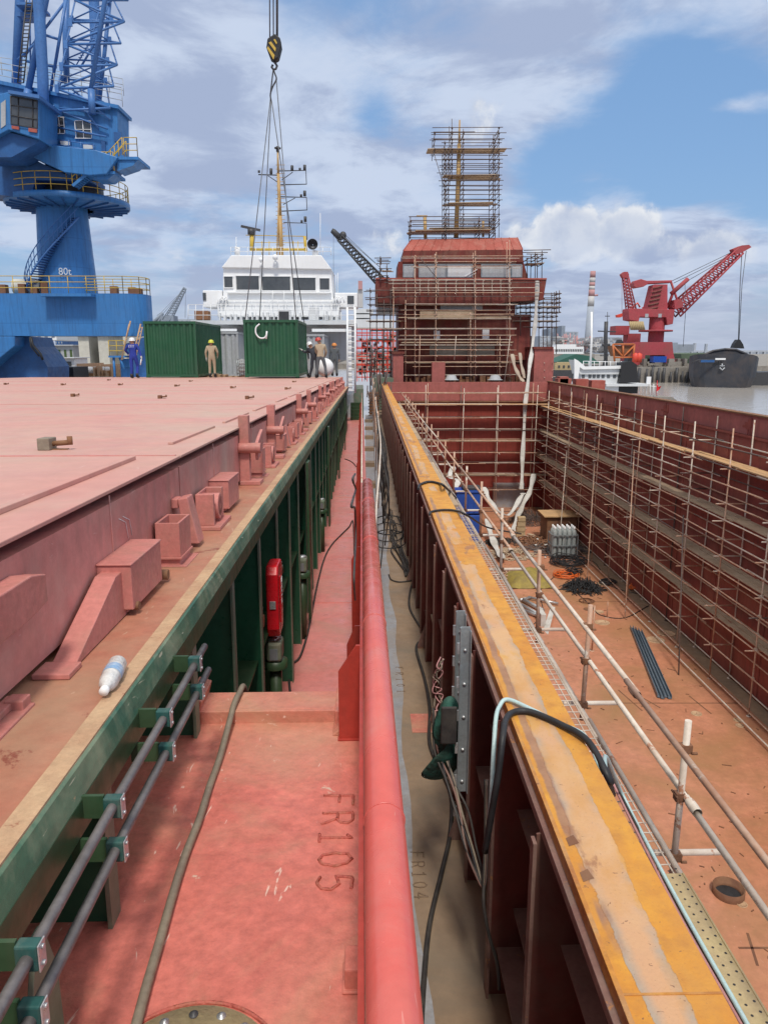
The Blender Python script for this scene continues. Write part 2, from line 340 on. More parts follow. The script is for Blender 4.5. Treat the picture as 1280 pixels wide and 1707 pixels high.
def mat_flange():
    """bare steel flange: orange rust margins, torn-edged salmon primer along the middle, mauve mill scale beside it"""
    m,t,N,L=nt('rusting_orange_flange')
    def n(k,**a):
        q=N.new(k)
        for x,y in a.items(): setattr(q,x,y)
        return q
    def val(op,a,b=None,c=None):
        q=n('ShaderNodeMath',operation=op)
        for i,v in enumerate((a,b,c)):
            if v is None: continue
            if isinstance(v,(int,float)): q.inputs[i].default_value=v
            else: L.new(v,q.inputs[i])
        return q.outputs[0]
    out=n('ShaderNodeOutputMaterial'); B=n('ShaderNodeBsdfPrincipled'); L.new(B.outputs[0],out.inputs[0])
    g=n('ShaderNodeNewGeometry'); s=n('ShaderNodeSeparateXYZ'); L.new(g.outputs['Position'],s.inputs[0])
    def noise(sc,det=6,mp=(1,1,1),rg=.6,dist=0):
        q=n('ShaderNodeTexNoise'); q.inputs['Scale'].default_value=sc; q.inputs['Detail'].default_value=det; q.inputs['Roughness'].default_value=rg; q.inputs['Distortion'].default_value=dist
        mm=n('ShaderNodeMapping'); mm.inputs['Scale'].default_value=mp; L.new(g.outputs['Position'],mm.inputs[0]); L.new(mm.outputs[0],q.inputs[0]); return q.outputs['Fac']
    def rng(x,a,b,lo=0.,hi=1.):
        q=n('ShaderNodeMapRange'); q.inputs[1].default_value=a; q.inputs[2].default_value=b; q.inputs[3].default_value=lo; q.inputs[4].default_value=hi; L.new(x,q.inputs[0]); return q.outputs[0]
    def mix(f,a,b,bl='MIX'):
        q=n('ShaderNodeMix',data_type='RGBA',blend_type=bl)
        if isinstance(f,(int,float)): q.inputs[0].default_value=f
        else: L.new(f,q.inputs[0])
        for k,v in ((6,a),(7,b)):
            if isinstance(v,tuple): q.inputs[k].default_value=c4(v)
            else: L.new(v,q.inputs[k])
        return q.outputs[2]
    u=rng(s.outputs['X'],.745,1.06)                       # 0..1 across the flange
    w1=val('MULTIPLY_ADD',noise(1.3,9,(1,.7,1),.62,.5),.55,-.275)
    uu=val('ADD',u,w1)
    far=rng(s.outputs['Y'],3.3,9,0,.07)
    edge=val('ADD',val('ABSOLUTE',val('SUBTRACT',uu,.46)),val('MULTIPLY_ADD',noise(14,6),.09,far))
    prim=val('MULTIPLY',rng(edge,.265,.277,1,0),val('MAXIMUM',rng(s.outputs['Y'],4.2,6.5,1,0),rng(noise(1.5,7,(1,.45,1),.6,.5),.50,.515)))                          # salmon middle
    orange=mix(rng(noise(4),.35,.65),(.70,.34,.04),(.60,.24,.03))
    orange=mix(rng(noise(9,8),.46,.7,0,.8),orange,(.44,.19,.05))
    salmon=mix(rng(noise(1.5,4),.35,.65),(.66,.41,.20),(.60,.34,.19))
    salmon=mix(val('MULTIPLY',rng(edge,.13,.25),rng(noise(3,4),.42,.58)),salmon,(.42,.33,.25))
    salmon=mix(rng(noise(2.7,5,(2,.7,1)),.56,.62,0,.7),salmon,(.64,.34,.08))
    col=mix(prim,orange,salmon)
    w2=val('MULTIPLY_ADD',noise(2.6,8,(1,1,1),.6,.8),.16,-.08)
    u3=val('ADD',u,w2)
    mauve=val('MULTIPLY',val('MULTIPLY',rng(u3,.10,.13),rng(u3,.23,.27,1,0)),rng(noise(.9,3),.40,.43))
    col=mix(rng(noise(4,8,(1,.6,1),.65,.4),.44,.68,0,.7),col,(.56,.27,.06))
    col=mix(val('MULTIPLY',mauve,.8),col,mix(rng(noise(6),.4,.6),(.38,.22,.15),(.27,.15,.11)))
    col=mix(rng(noise(5,8,(1,.4,1),.65),.60,.64,0,.8),col,(.34,.16,.08))
    col=mix(rng(noise(45,3,(1,1,1),.5,1.0),.70,.72,0,.8),col,(.20,.09,.05))
    col=mix(rng(noise(80,4),.6,.75,0,.35),col,(.25,.12,.06))
    L.new(col,B.inputs['Base Color'])
    L.new(rng(noise(9),.3,.7,.42,.75),B.inputs['Roughness']); B.inputs['Metallic'].default_value=.08
    b=n('ShaderNodeBump'); b.inputs['Strength'].default_value=.3; b.inputs['Distance'].default_value=.01; L.new(noise(60,6),b.inputs['Height'])
    b2=n('ShaderNodeBump'); b2.inputs['Strength'].default_value=.6; b2.inputs['Distance'].default_value=.004; L.new(prim,b2.inputs['Height']); L.new(b.outputs[0],b2.inputs['Normal'])
    L.new(b2.outputs[0],B.inputs['Normal']); return m
MAT['strake']=mk('upper_strake_paint',(.42,.135,.12),(.36,.115,.10),rough=.5,sc=.6,bump=.05,dirt=((.26,.1,.08),.5,1.2),streak=((.2,.09,.07),.4),spec=.25)
MAT['cream_cloth']=mk('cream_cloth',(.50,.42,.33),(.42,.34,.27),rough=.9,sc=2,bump=.4,bs=8)
MAT['olive']=mk('olive_grey_panel',(.25,.24,.18),(.2,.2,.15),rough=.5,sc=2,bump=.04)
MAT['rust_edge']=mk('rust_orange_edge',(.56,.25,.045),(.40,.16,.05),rough=.7,sc=5,bump=.3,spots=((.2,.09,.05),.62,14),dirt=((.5,.36,.2),.5,6))
MAT['flange']=mat_flange()
def mat_water():
    m,t,N,L=nt('muddy_harbour_water')
    out=N.new('ShaderNodeOutputMaterial'); B=N.new('ShaderNodeBsdfPrincipled'); L.new(B.outputs[0],out.inputs[0])
    B.inputs['Base Color'].default_value=(.42,.385,.35,1); B.inputs['Roughness'].default_value=.16; B.inputs['Specular IOR Level'].default_value=.5
    g=N.new('ShaderNodeNewGeometry'); b=N.new('ShaderNodeBump'); b.inputs['Strength'].default_value=.5; b.inputs['Distance'].default_value=.25
    q=N.new('ShaderNodeTexNoise'); q.inputs['Scale'].default_value=.7; q.inputs['Detail'].default_value=5
    mm=N.new('ShaderNodeMapping'); mm.inputs['Scale'].default_value=(1,.55,1); L.new(g.outputs['Position'],mm.inputs[0]); L.new(mm.outputs[0],q.inputs[0]); L.new(q.outputs['Fac'],b.inputs['Height']); L.new(b.outputs[0],B.inputs['Normal'])
    return m
MAT['water']=mat_water()
# ================================================================== LEFT SHIP
INV_L = SHIP_L.to_3x3().transposed()
def lat(x, y, X=None, Y=None, Z=None):
    d = INV_L @ ray(x, y); t = X/d.x if X is not None else Y/d.y if Y is not None else Z/d.z
    return d*t
FRAME[0]=SHIP_L
ship = thing('cargo_ship','afloat coaster with red decks, green hatch coaming and white wheelhouse, its hatches closed','cargo ship',(-8,20,-3))
XR=-.66
# hull and decks
b=MB(); b.box(-17.6,.10,-3,58,-12,-3.06); b.build('hull',MAT['bulwark'],ship)
b=MB(); b.box(-.96,.10,3.1,52,-3.055,-3.0)
for y in (5.2,9.3,13.1,17.4,22,27): b.box(-.9,.0,y,y+.012,-3.0,-2.993)
b.build('walkway_deck',MAT['deck_red'],ship)
b=MB(); b.box(-.96,.0,-1,2.93,-1.50,-1.46); b.box(-.96,0,2.93,3.1,-3.0,-1.47)
b.build('raised_deck',MAT['deck_near'],ship)
b=MB(); b.box(-.70,-.10,2.90,2.915,-1.468,-1.405); b.box(-.70,-.10,2.915,3.09,-1.418,-1.405); b.box(-.12,-.06,2.86,3.09,-1.46,-1.39)
b.prism([(-.75,-1.46),(-.70,-1.46),(-.675,-1.36),(-.73,-1.34)],'Y',2.9,3.12)
b.prism([(-.13,-1.46),(-.075,-1.46),(-.075,-1.41)],'Y',2.78,2.9)
b.build('deck_edge_bar',MAT['deck_near'],ship,bevel=.004)
# coaming
def CS(b):
    b.v=[Vector((v.x-.014-.0022*v.y,v.y,v.z)) for v in b.v]; return b
b=MB(); b.box(-17.0,-.705,-1,40,-.93,-.893); b.build('coaming_top',MAT['coam_top'],ship)
b=MB()
ys=[-1+i*.25 for i in range(165)]
for i in range(len(ys)-1):
    j=random.uniform(-.003,.003)
    b.box(-.70,-.648,ys[i],ys[i+1],-.905,-.887)
CS(b).build('coaming_edge',MAT['tan'],ship)
b=MB(); b.prism([(-.66,-.893),(-.647,-.893),(-.641,-.899),(-.632,-.935),(-.627,-.962),(-.66,-.962)],'Y',-1,41)
CS(b).build('half_round_fender',MAT['green_bar'],ship)
b=MB(); b.box(-.668,-.626,-1,41,-1.045,-.9622); CS(b).build('fascia',MAT['green'],ship,bevel=.002)
b=MB(); b.box(-.95,-.94,-1,41,-3.0,-.935); b.build('coaming_plate',MAT['green_dark'],ship)
b=MB(); b.box(-.94,-.71,-1,41,-1.95,-1.935)
b.build('longitudinal_stiffener',MAT['green'],ship)
def rib(y, z0):
    b=MB(); b.prism([(-.94,z0),(-.665,z0),(-.665,-1.046),(-.94,-1.046)],'Y',y-.005,y+.005)
    f=MB(); f.box(-.664,-.652,y-.034,y+.034,z0,-1.046)
    o=CS(b).build('coaming_rib',MAT['green_dark'],ship); CS(f).build('flange',MAT['green_rib'],o)
for i in range(37):
    y=.62+1.035*i+ (random.uniform(-.04,.04) if i>6 else 0)
    if y<2.9: rib(y+.12,-1.46)
    else: rib(y,-3.0)
# wide green columns and tapered tongues
for y in (8.6,14.1,20.5,28):
    b=MB(); b.box(-.66,-.63,y,y+.3,-3.0,-1.07); b.build('coaming_column',MAT['green'],ship)
for y in (1.30,):
    b=MB(); pts=[]; 
    b.prism([(y-.07,-1.46),(y+.07,-1.46),(y+.06,-1.22),(y+.015,-1.09),(y-.015,-1.09),(y-.06,-1.22)],'X',-.655,-.643)
    b.build('bracket_plate',MAT['green_rib'],ship,bevel=.002)
# bulwark and rail
b=MB(); b.box(-.014,-.002,-1,7.0,-3.0,-1.06); b.box(-.014,-.002,7.0,46,-3.0,-1.42); b.box(-.02,.015,7.0,46,-1.42,-1.40)
b.build('bulwark_plate',MAT['bulwark'],ship)
b=MB(); b.tube([(.046,-1,-1.03),(.046,3,-1.03),(.046,6.75,-1.03)],.0465,28)
b.lathe([(.0465,0),(.044,.03),(.034,.05),(.0,.058)],(.046,6.75,-1.03),28,0,'Y'); pr=b.build('rail_pipe',MAT['pipe_red'],ship)
for y in (1.55,2.9,4.35,5.7):
    b=MB(); b.tube([(.046+.047*math.cos(2*PI*k/40),y+random.uniform(-.001,.001),-1.03+.047*math.sin(2*PI*k/40)) for k in range(41)],.0022,5,cap=False); b.build('weld_ring',MAT['pipe_red'],pr)
b=MB(); b.tube([(-.008,7.0,-1.36),(-.008,30,-1.36),(-.008,45,-1.36)],.012,8)
for k in range(20): b.cyl((-.008,7.3+k*1.9,-1.42),(-.008,7.3+k*1.9,-1.36),.01,n=6)
b.build('thin_rail',MAT['tube_l'],ship)
b=MB(); b.prism([(-.10,-1.46),(-.012,-1.46),(-.012,-1.06),(-.03,-1.06),(-.10,-1.17)],'Y',2.745,2.757); b.box(-.105,-.012,2.735,2.767,-1.46,-1.452)
b.build('bulwark_stay',MAT['bulwark'],ship,bevel=.002)
b=MB(); b.box(-.05,-.014,1.52,1.60,-1.46,-1.40); b.box(-.056,-.014,1.51,1.61,-1.46,-1.452); b.build('bulwark_foot',MAT['deck_near'],ship,bevel=.004)
for y in (4.2,6.2,8.4,10.6,12.8,15,17.2,19.6,22,25,28,31,35):
    b=MB(); b.prism([(-.10,-3.0),(-.016,-3.0),(-.016,-1.5),(-.05,-1.5),(-.10,-1.62)],'Y',y,y+.012); b.build('bulwark_stay',MAT['bulwark'],ship)
# FR105 weld bead letters, lying on the raised deck, tops to the right
LET={'F':[[(0,0),(0,1),(.6,1)],[(0,.55),(.45,.55)]],'R':[[(0,0),(0,1),(.4,1),(.58,.86),(.55,.62),(.38,.52),(0,.52)],[(.3,.52),(.6,0)]],
 '1':[[(.12,.82),(.3,1),(.3,0)],[(.1,0),(.5,0)]],'0':[[(.3,1),(.08,.85),(0,.5),(.08,.15),(.3,0),(.52,.15),(.6,.5),(.52,.85),(.3,1)]],
 '5':[[(.58,1),(.08,1),(.04,.56),(.35,.64),(.58,.45),(.56,.16),(.3,0),(.03,.1)]],'4':[[(.42,0),(.42,1),(0,.32),(.6,.32)]]}
def weld_text(txt, x0, y0, hgt, step, z, mat, parent, r, name='weld_bead_lettering'):
    """reads towards the camera, letter tops point to +X"""
    b=MB()
    for i,ch in enumerate(txt):
        for st in LET[ch]:
            pts=[]
            for (u,v) in st: pts.append(Vector((x0+v*hgt+random.uniform(-.002,.002), y0-i*step-u*hgt*.95+random.uniform(-.002,.002), z)))
            q=[]
            for a,c in zip(pts[:-1],pts[1:]):
                n=max(2,int((c-a).length/.008))
                for k in range(n): q.append(a.lerp(c,k/n)+Vector((random.uniform(-.0012,.0012),random.uniform(-.0012,.0012),0)))
            q.append(pts[-1]); b.tube(q,r,6)
    return b.build(name,mat,parent)
weld_text('FR105',-.142,2.35,.104,.104,-1.459,MAT['weld'],ship,.0048)
# manhole ring with bolts
mc=lat(335,1700,Z=-1.46); mc=Vector((mc.x,mc.y-.16,-1.46))
b=MB(); b.lathe([(.19,.0),(.19,.010),(.0,.010)],mc,48); mh=b.build('manhole_cover',MAT['perf'],ship)
for k in range(16):
    a=PI/2+2*PI*k/16+.1; b=MB(); c=mc+Vector((.165*math.cos(a),.165*math.sin(a),.010))
    b.lathe([(.011,0),(.011,.002),(.006,.0022),(.006,.006),(0,.006)],c,10); b.build('bolt',MAT['zinc'] if k%4 else MAT['darksteel'],mh)
b=MB()
q=[mc+Vector((.205*math.cos(2*PI*k/60),.205*math.sin(2*PI*k/60),.002)) for k in range(61)]
b.tube(q,.005,6); b.build('manhole_seal',MAT['weld'],ship)
# end block of walkway: small stairs and green deck at the stern end
b=MB()
for k in range(5): b.box(-.7,.0,45+.25*k,45.3+.25*k,-3.0,-2.8+.2*k)
b.build('stern_steps',MAT['green'],ship)
b=MB(); b.box(-.5,.1,47,60,-3,-1.2); b.build('stern_bulwark',MAT['green_rib'],ship)
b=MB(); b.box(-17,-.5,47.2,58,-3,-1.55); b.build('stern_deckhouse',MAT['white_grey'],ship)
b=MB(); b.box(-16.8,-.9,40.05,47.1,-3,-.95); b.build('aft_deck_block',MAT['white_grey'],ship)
FRAME[0]=WORLD
# ------- white accommodation, built level at its own distance
YH=46.5
def W(px,py,Y=YH): p=at(px,py,Y=Y); return (p.x,p.z)
def wbox(b,x0,y0,x1,y1,Y0,Y1,m=0,YR=None):
    (a,t),(c,d)=W(x0,y0,YR or Y0),W(x1,y1,YR or Y0); b.box(a,c,Y0,Y1,d,t,m); return b
house=MB()
def pxpoly(pts,Y): return [W(x,y,Y) for x,y in pts]
house=MB()
# wheelhouse: shaped prism, faces leaning
front=pxpoly([(372,500),(372,444),(552,448),(556,500)],46.5)
house.prism([front[0],front[1],front[2],front[3]],'Y',46.5,50.5)
wh=house.build('wheelhouse',MAT['white'],ship,bevel=.05)
b=MB(); e=pxpoly([(370,446),(386,426),(536,426),(553,449)],46.4); b.prism([(x,z) for x,z in e],'Y',46.3,50.8); b.build('wheelhouse_roof',MAT['white'],wh,bevel=.03)
for (x0,y0,x1,y1) in ((374,461,388,479),(394,460,432,483),(437,461,484,484),(489,463,526,484),(533,464,549,483)):
    b=MB(); wbox(b,x0,y0,x1,y1,46.47,46.5); o=b.build('window',MAT['glass'],wh)
    f=MB(); 
    for q in ((x0-1,y0-1.2,x1+1,y0),(x0-1,y1,x1+1,y1+1.2),(x0-1.2,y0,x0,y1),(x1,y0,x1+1.2,y1)): wbox(f,*q,46.43,46.5)
    f.build('window_frame',MAT['white'],wh)
b=MB(); wbox(b,378,486,552,489,46.2,46.5); wbox(b,362,500,565,528,46.0,50.5); o=b.build('bridge_front',MAT['white'],ship,bevel=.03)
b=MB(); wbox(b,338,484,372,512,46.6,49); wbox(b,558,488,596,512,46.6,49); b.build('bridge_wing',MAT['white'],ship,bevel=.04)
for x0,y0,x1,y1 in ((338,488,344,501),(579,493,590,507)):
    b=MB(); wbox(b,x0,y0,x1,y1,46.55,46.6); b.build('wing_window',MAT['glass'],ship)
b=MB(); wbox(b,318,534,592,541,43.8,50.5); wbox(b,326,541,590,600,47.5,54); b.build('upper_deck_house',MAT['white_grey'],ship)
for q in ((345,548,395,552),(520,548,580,553)):
    b=MB(); wbox(b,*q,43.7,43.8); b.build('deck_edge_lip',MAT['white'],ship)
def railing(x0,x1,ytop,ybot,Y,mat,parent,n=10,rails=3,r=.02,name='railing',Y1=None):
    b=MB(); Y1=Y1 or Y
    for k in range(n+1):
        t=k/n; x=x0+(x1-x0)*t; yy=Y+(Y1-Y)*t
        b.cyl(at(x,ybot,Y=yy),at(x,ytop,Y=yy),r,n=5)
    for k in range(rails):
        y=ytop+(ybot-ytop)*k/rails; b.cyl(at(x0,y,Y=Y),at(x1,y,Y=Y1),r,n=5)
    return b.build(name,mat,parent)
railing(314,590,508,534,43.9,MAT['white'],ship,22,3,.018)
railing(362,565,500,512,45.9,MAT['white'],ship,14,2,.015)
railing(385,552,412,426,46.8,MAT['white'],ship,12,2,.015)
# boxes, lockers and gear on the front deck
b=MB(); wbox(b,324,518,348,533,44.6,45.4); b.build('deck_locker',MAT['rustbox'],ship,bevel=.03)
b=MB(); wbox(b,462,516,484,537,43.9,44.8); b.build('generator_cabinet',MAT['white'],ship,bevel=.03); b=MB(); wbox(b,465,519,482,536,43.86,43.9); b.build('cabinet_grille',MAT['darksteel'],ship)
b=MB(); wbox(b,515,512,531,534,44.6,45.2); b.build('deck_cabinet',MAT['white_grey'],ship,bevel=.02)
b=MB()
for k in range(14):
    x=532+random.uniform(0,38); y=534; h=random.uniform(6,16); w=random.uniform(1,3.5); wbox(b,x,y-h,x+w,y,44.2+random.random(),45.3,YR=44.5)
b.build('deck_machinery',MAT['white_grey'],ship,bevel=.01)
b=MB()
for k in range(16): wbox(b,362+k*9+random.uniform(0,3),520+random.uniform(0,7),362+k*9+5,534,44.6,45,YR=44.5)
b.build('pipework',MAT['white_grey'],ship,bevel=.01)
b=MB()
for x in (366,372,556,560,566): b.tube([at(x,512,Y=45.9),at(x,500,Y=45.9),at(x+6,494,Y=45.9),at(x+8,505,Y=45.9)],.05,6)
b.build('vent_pipe',MAT['white'],ship)
# long white ladder tower on the starboard edge
b=MB()
for x in (579,592):
    b.cyl(at(x,655,Y=43),at(x,512,Y=43),.06,n=6)
for k in range(16): b.cyl(at(579,516+k*9,Y=43),at(592,516+k*9,Y=43),.025,n=5)
b.box(at(580,560,Y=43.2).x,at(586,560,Y=43.2).x,43.1,43.5,at(0,650,Y=43.2).z,at(0,545,Y=43.2).z)
b.build('ladder',MAT['white'],ship)
# mast
b=MB()
b.tube([at(469,425,Y=48),at(467,360,Y=48)],.15,10,r1=.12); b.tube([at(467,362,Y=48),at(464,290,Y=48)],.115,10,r1=.09); b.tube([at(464,290,Y=48),at(463,250,Y=48)],.07,8,r1=.05)
b.tube([at(462,425,Y=47.9),at(465,330,Y=47.9)],.05,6)
mast=b.build('mast',MAT['yellow'],ship)
def px_line(b,pts,Y,r): b.tube([at(x,y,Y=Y) for x,y in pts],r,6)
b=MB(); px_line(b,[(431,291),(464,292)],48,.035); px_line(b,[(447,293),(462,303)],48,.025); px_line(b,[(464,285),(510,284),(511,307),(468,308)],48,.035); px_line(b,[(470,300),(488,287)],48,.025)
px_line(b,[(467,328),(511,329),(512,350),(470,352)],48,.035); px_line(b,[(472,341),(492,330)],48,.025); px_line(b,[(473,371),(511,372),(512,400)],48,.03)
b.build('yard',MAT['darksteel'],mast)
b=MB()
for x,y in ((508,280),(508,323),(509,366),(463,249),(452,286),(487,281)):
    b.cyl(at(x,y+4,Y=48),at(x,y-5,Y=48),.09,n=8)
for x,y in ((500,282),(502,326),(503,369),(432,286)): b.cyl(at(x,y+2,Y=48),at(x,y-2,Y=48),.07,n=8)
b.cyl(at(463,248,Y=48),at(463,246,Y=48),.2,n=10)
b.build('mast_light',MAT['darksteel'],mast)
b=MB()
for y in range(275,420,7): b.cyl(at(460,y,Y=48),at(475,y,Y=48),.018,n=5)
b.build('mast_rungs',MAT['yellow'],mast)
b=MB(); px_line(b,[(420,418),(420,392)],48,.14); px_line(b,[(423,416),(511,416)],48,.08); px_line(b,[(510,420),(508,394)],48,.1); px_line(b,[(410,392),(510,394)],48,.025); px_line(b,[(425,404),(508,405)],48,.02)
for x in (437,449,489,497): px_line(b,[(x,425),(x,402)],48,.025)
b.build('mast_platform',MAT['rail_yellow'],ship)
b=MB(); b.bar(at(402,377,Y=48),at(434,384,Y=48),.12,.14); b.cyl(at(419,382,Y=48),at(419,391,Y=48),.22,n=10); b.build('radar_scanner',MAT['darksteel'],ship)
b=MB(); b.lathe([(.02,.3),(.15,.2),(.32,0),(.3,-.02)],at(521,407,Y=46.6),18,0,'Y'); b.build('horn_dish',MAT['darksteel'],ship)
for x,y,r in ((459,429,.18),(435,433,.13)):
    b=MB(); p=at(x,y,Y=46); b.lathe([(0,-r),(r*.7,-r*.7),(r,0),(r*.7,r*.7),(0,r)],p,12); b.cyl(p+Vector((0,0,-r)),p+Vector((0,0,-r-.3)),.04,n=6); b.build('searchlight',MAT['white'],ship)
b=MB()
for x,y0,y1 in ((394,395,425),(393,410,424),(534,355,428),(563,455,500),(560,458,490)): b.cyl(at(x,y1,Y=47),at(x,y0,Y=47),.018,n=5)
b.cyl(at(396,425,Y=47),at(396,412,Y=47),.16,n=10); b.cyl(at(526,426,Y=47),at(526,418,Y=47),.2,n=10)
b.build('antenna',MAT['white'],ship)
b=MB()
for x in (455,474,496): b.tube([at(x,484,Y=45.9),at(x-1,500,Y=45.9),at(x,514,Y=45.8)],.02,5)
b.build('handrail_stay',MAT['white'],ship)
# ------- pipes, clamps, hose lying on the ship
FRAME[0]=SHIP_L
KX=1.14
hp=[]
for nm,zz,lab in (('hydraulic_pipe',-.985,'bare grey steel pipe, upper one of the pair clamped below the green coaming edge'),('hydraulic_pipe',-1.075,'bare grey steel pipe, lower one of the pair clamped below the green coaming edge')):
    b=MB(); x=-.575 if zz>-1 else -.565
    pts=[(x,-.2+.3*k,zz+ (.004*math.sin(k*1.3))) for k in range(10)]; pts[-1]=(x,2.56,zz)
    b.tube(pts,.0118,14); b.build(nm,MAT['grey_pipe'],label=lab,cat='pipe',group='pipes clamped along the coaming')
CY=[1.12,1.56,2.0,2.40]
ordn=['closest to the bottom edge','second counting from the bottom edge','third counting from the bottom edge','beside the cut pipe ends']
for r_,(zz,x) in enumerate(((-.985,-.575),(-1.075,-.565))):
    for k,y in enumerate(CY):
        yy=y+(-.03 if r_ else 0)
        o=thing('pipe_clamp','teal clamp on the %s grey pipe, %s'%('lower' if r_ else 'upper',ordn[k]),'pipe clamp',(x,yy,zz-.03),'teal pipe clamps')
        b=MB(); b.box(x-.021,x+.019,yy-.013,yy+.013,zz-.025,zz+.025); b.build('clamp_block',MAT['clamp'],o,bevel=.004)
        b=MB(); b.box(x+.019,x+.0225,yy-.0135,yy+.0135,zz-.026,zz+.026); b.build('cover_plate',MAT['zinc'],o,bevel=.003)
        b=MB()
        for q in (-.016,.016): b.cyl((x+.022,yy,zz+q),(x+.026,yy,zz+q),.0045,n=6)
        b.build('bolt',MAT['zinc'],o)
        b=MB(); b.box(x-.10,x-.021,yy-.005,yy+.005,zz-.028,zz+.028); b.build('bracket',MAT['green'],o)
hz=-1.444
pts=[lat(x,y,Z=hz) for x,y in ((405,1168),(396,1180),(388,1200),(380,1222),(366,1265),(350,1310),(333,1365),(310,1424),(289,1490),(268,1565),(246,1640),(228,1707),(205,1790))]
pts=[Vector((-.57,3.7,-2.2)),Vector((-.55,3.30,-1.62)),Vector((-.54,3.15,-1.41)),Vector((-.543,3.04,-1.388)),Vector((-.547,2.93,-1.388)),Vector((-.55,2.84,-1.415))]+pts[4:]
b=MB(); b.tube(spline(pts,5),.0125,14); b.build('hose',MAT['hose'],label='dusty grey tan hose lying across the raised red deck and over its edge bar',cat='hose')
pts=[lat(x,y,Z=-2.985) for x,y in ((592,1010),(590,900),(588,868),(582,878),(568,892),(553,908),(541,930),(530,970),(522,1010),(513,1055),(500,1095),(486,1108),(482,1130),(485,1165),(490,1230))]
b=MB(); b.tube(spline(pts,4),.012,8); b.build('cable',MAT['cable'],label='dark thin cable snaking along the red walkway beside the green ribs',cat='cable')
pts=[lat(x,y,Z=-2.985) for x,y in ((575,765),(583,768),(589,772),(594,778))]
b=MB(); b.tube(spline(pts,4),.014,8); b.build('cable',MAT['cable'],label='short dark cable crossing the far part of the red walkway',cat='cable')
pts=[lat(x,y,X=-.035) for x,y in ((592,790),(588,800),(593,815),(589,830),(586,845),(592,850),(593,900),(590,960),(592,1000))]
b=MB(); b.tube(spline(pts,4),.0045,8); b.build('cable',MAT['cable'],label='dark cable looped against the red bulwark plate',cat='cable')
# bottle
p0=Vector((-.735,2.12,-.862)); p1=Vector((-.708,1.90,-.865)); d=(p1-p0)
bo=thing('water_bottle','crumpled white plastic water bottle with blue label lying on the coaming','bottle',tuple(p0))
R=d.to_track_quat('Z','Y').to_matrix(); 
def lathe_dir(prof,p,R,n=20):
    b=MB(); b.lathe(prof,(0,0,0),n); b.v=[Vector(p)+R@v for v in b.v]; return b
lathe_dir([(0,0),(.022,.002),(.027,.016),(.024,.04),(.028,.05),(.027,.07),(.027,.115),(.0235,.125),(.027,.138),(.022,.165),(.012,.182),(.0105,.195)],p0,R).build('bottle_body',MAT['plastic_white'],bo)
lathe_dir([(.0278,.066),(.0282,.068),(.0282,.105),(.0278,.108)],p0,R).build('bottle_label',MAT['label_blue'],bo)
lathe_dir([(.013,.192),(.013,.207),(0,.208)],p0,R).build('bottle_cap',MAT['white'],bo)
# hose box, lamps/vents, valve in the coaming bays
hb=thing('fire_hose_box','bright red hose box hung between the green coaming ribs above the walkway','hose box',(-.62,5.45,-1.97))
b=MB(); b.prism([(5.30,-1.97),(5.52,-1.97),(5.56,-1.90),(5.56,-1.48),(5.52,-1.42),(5.30,-1.42),(5.26,-1.48),(5.26,-1.90)],'X',-.715,-.625); b.build('box_shell',MAT['red_box'],hb,bevel=.012)
b=MB(); b.box(-.625,-.618,5.36,5.40,-1.88,-1.52); b.build('box_rib',MAT['red_box'],hb,bevel=.002)
b=MB(); b.box(-.69,-.645,5.25,5.257,-1.74,-1.68); b.build('latch',MAT['zinc'],hb,bevel=.002)
text_mesh('box_lettering','FIRE',.12,T((-.622,5.47,-1.66))@Matrix.Rotation(PI/2,4,'Z')@Matrix.Rotation(PI/2,4,'X')@Matrix.Rotation(PI/2,4,'Z'),MAT['text_white'],hb,.001)
def air_vent(y,z,lab):
    o=thing('vent_head',lab,'vent',(-.7,y,z-.4),'green vent heads in the coaming bays')
    b=MB(); b.box(-.74,-.62,y-.09,y+.09,z-.12,z+.04); b.build('vent_box',MAT['green_rib'],o,bevel=.025)
    b=MB(); b.box(-.71,-.65,y-.094,y-.088,z-.10,z-.01); b.build('grille',MAT['galv'],o)
    b=MB(); b.lathe([(.09,-.19),(.095,-.13),(.05,-.12)],(-.68,y,z),16); b.cyl((-.68,y,z-.19),(-.68,y,-3.0),.045,n=14); b.build('vent_pipe',MAT['green'],o)
    b=MB(); b.lathe([(.05,.04),(.05,.055),(0,.06)],(-.68,y,z),14); b.build('vent_cap',MAT['zinc'],o)
air_vent(5.42,-2.07,'green vent head with grille directly below the red hose box')
air_vent(8.02,-2.09,'green vent head with grille beyond the red hose box, second along the ribs')
air_vent(12.1,-2.15,'small green vent head far along the coaming ribs, third one')
o=thing('brass_valve','brass hydrant valve fixed inside a dark green coaming bay','valve',(-.86,5.0,-1.9))
b=MB(); b.cyl((-.93,5.0,-1.74),(-.70,5.0,-1.74),.045,n=14); b.lathe([(.0,.06),(.05,.055),(.055,.0),(.045,-.06),(.03,-.1),(.03,-.16)],(-.755,5.0,-1.74),14); b.build('valve_body',MAT['brass'],o)
b=MB(); b.lathe([(.05,0),(.055,.01),(.05,.02),(.04,.01),(.05,0)],(-.755,5.0,-1.66),14); b.cyl((-.755,5,-1.7),(-.755,5,-1.65),.01,n=6); b.build('handwheel',MAT['darksteel'],o)
b=MB(); b.lathe([(.035,-.03),(.04,0),(.03,.02)],(-.755,5.0,-1.92),12); b.build('outlet',MAT['zinc'],o)
o=thing('small_valve','pale small valve between ribs just past the red hose box','valve',(-.8,6.4,-1.75)); b=MB(); b.lathe([(0,.05),(.04,.04),(.045,-.02),(.02,-.05),(0,-.06)],(-.75,6.4,-1.75),10); b.cyl((-.94,6.4,-1.75),(-.75,6.4,-1.75),.02); b.build('valve_body',MAT['brass'],o)
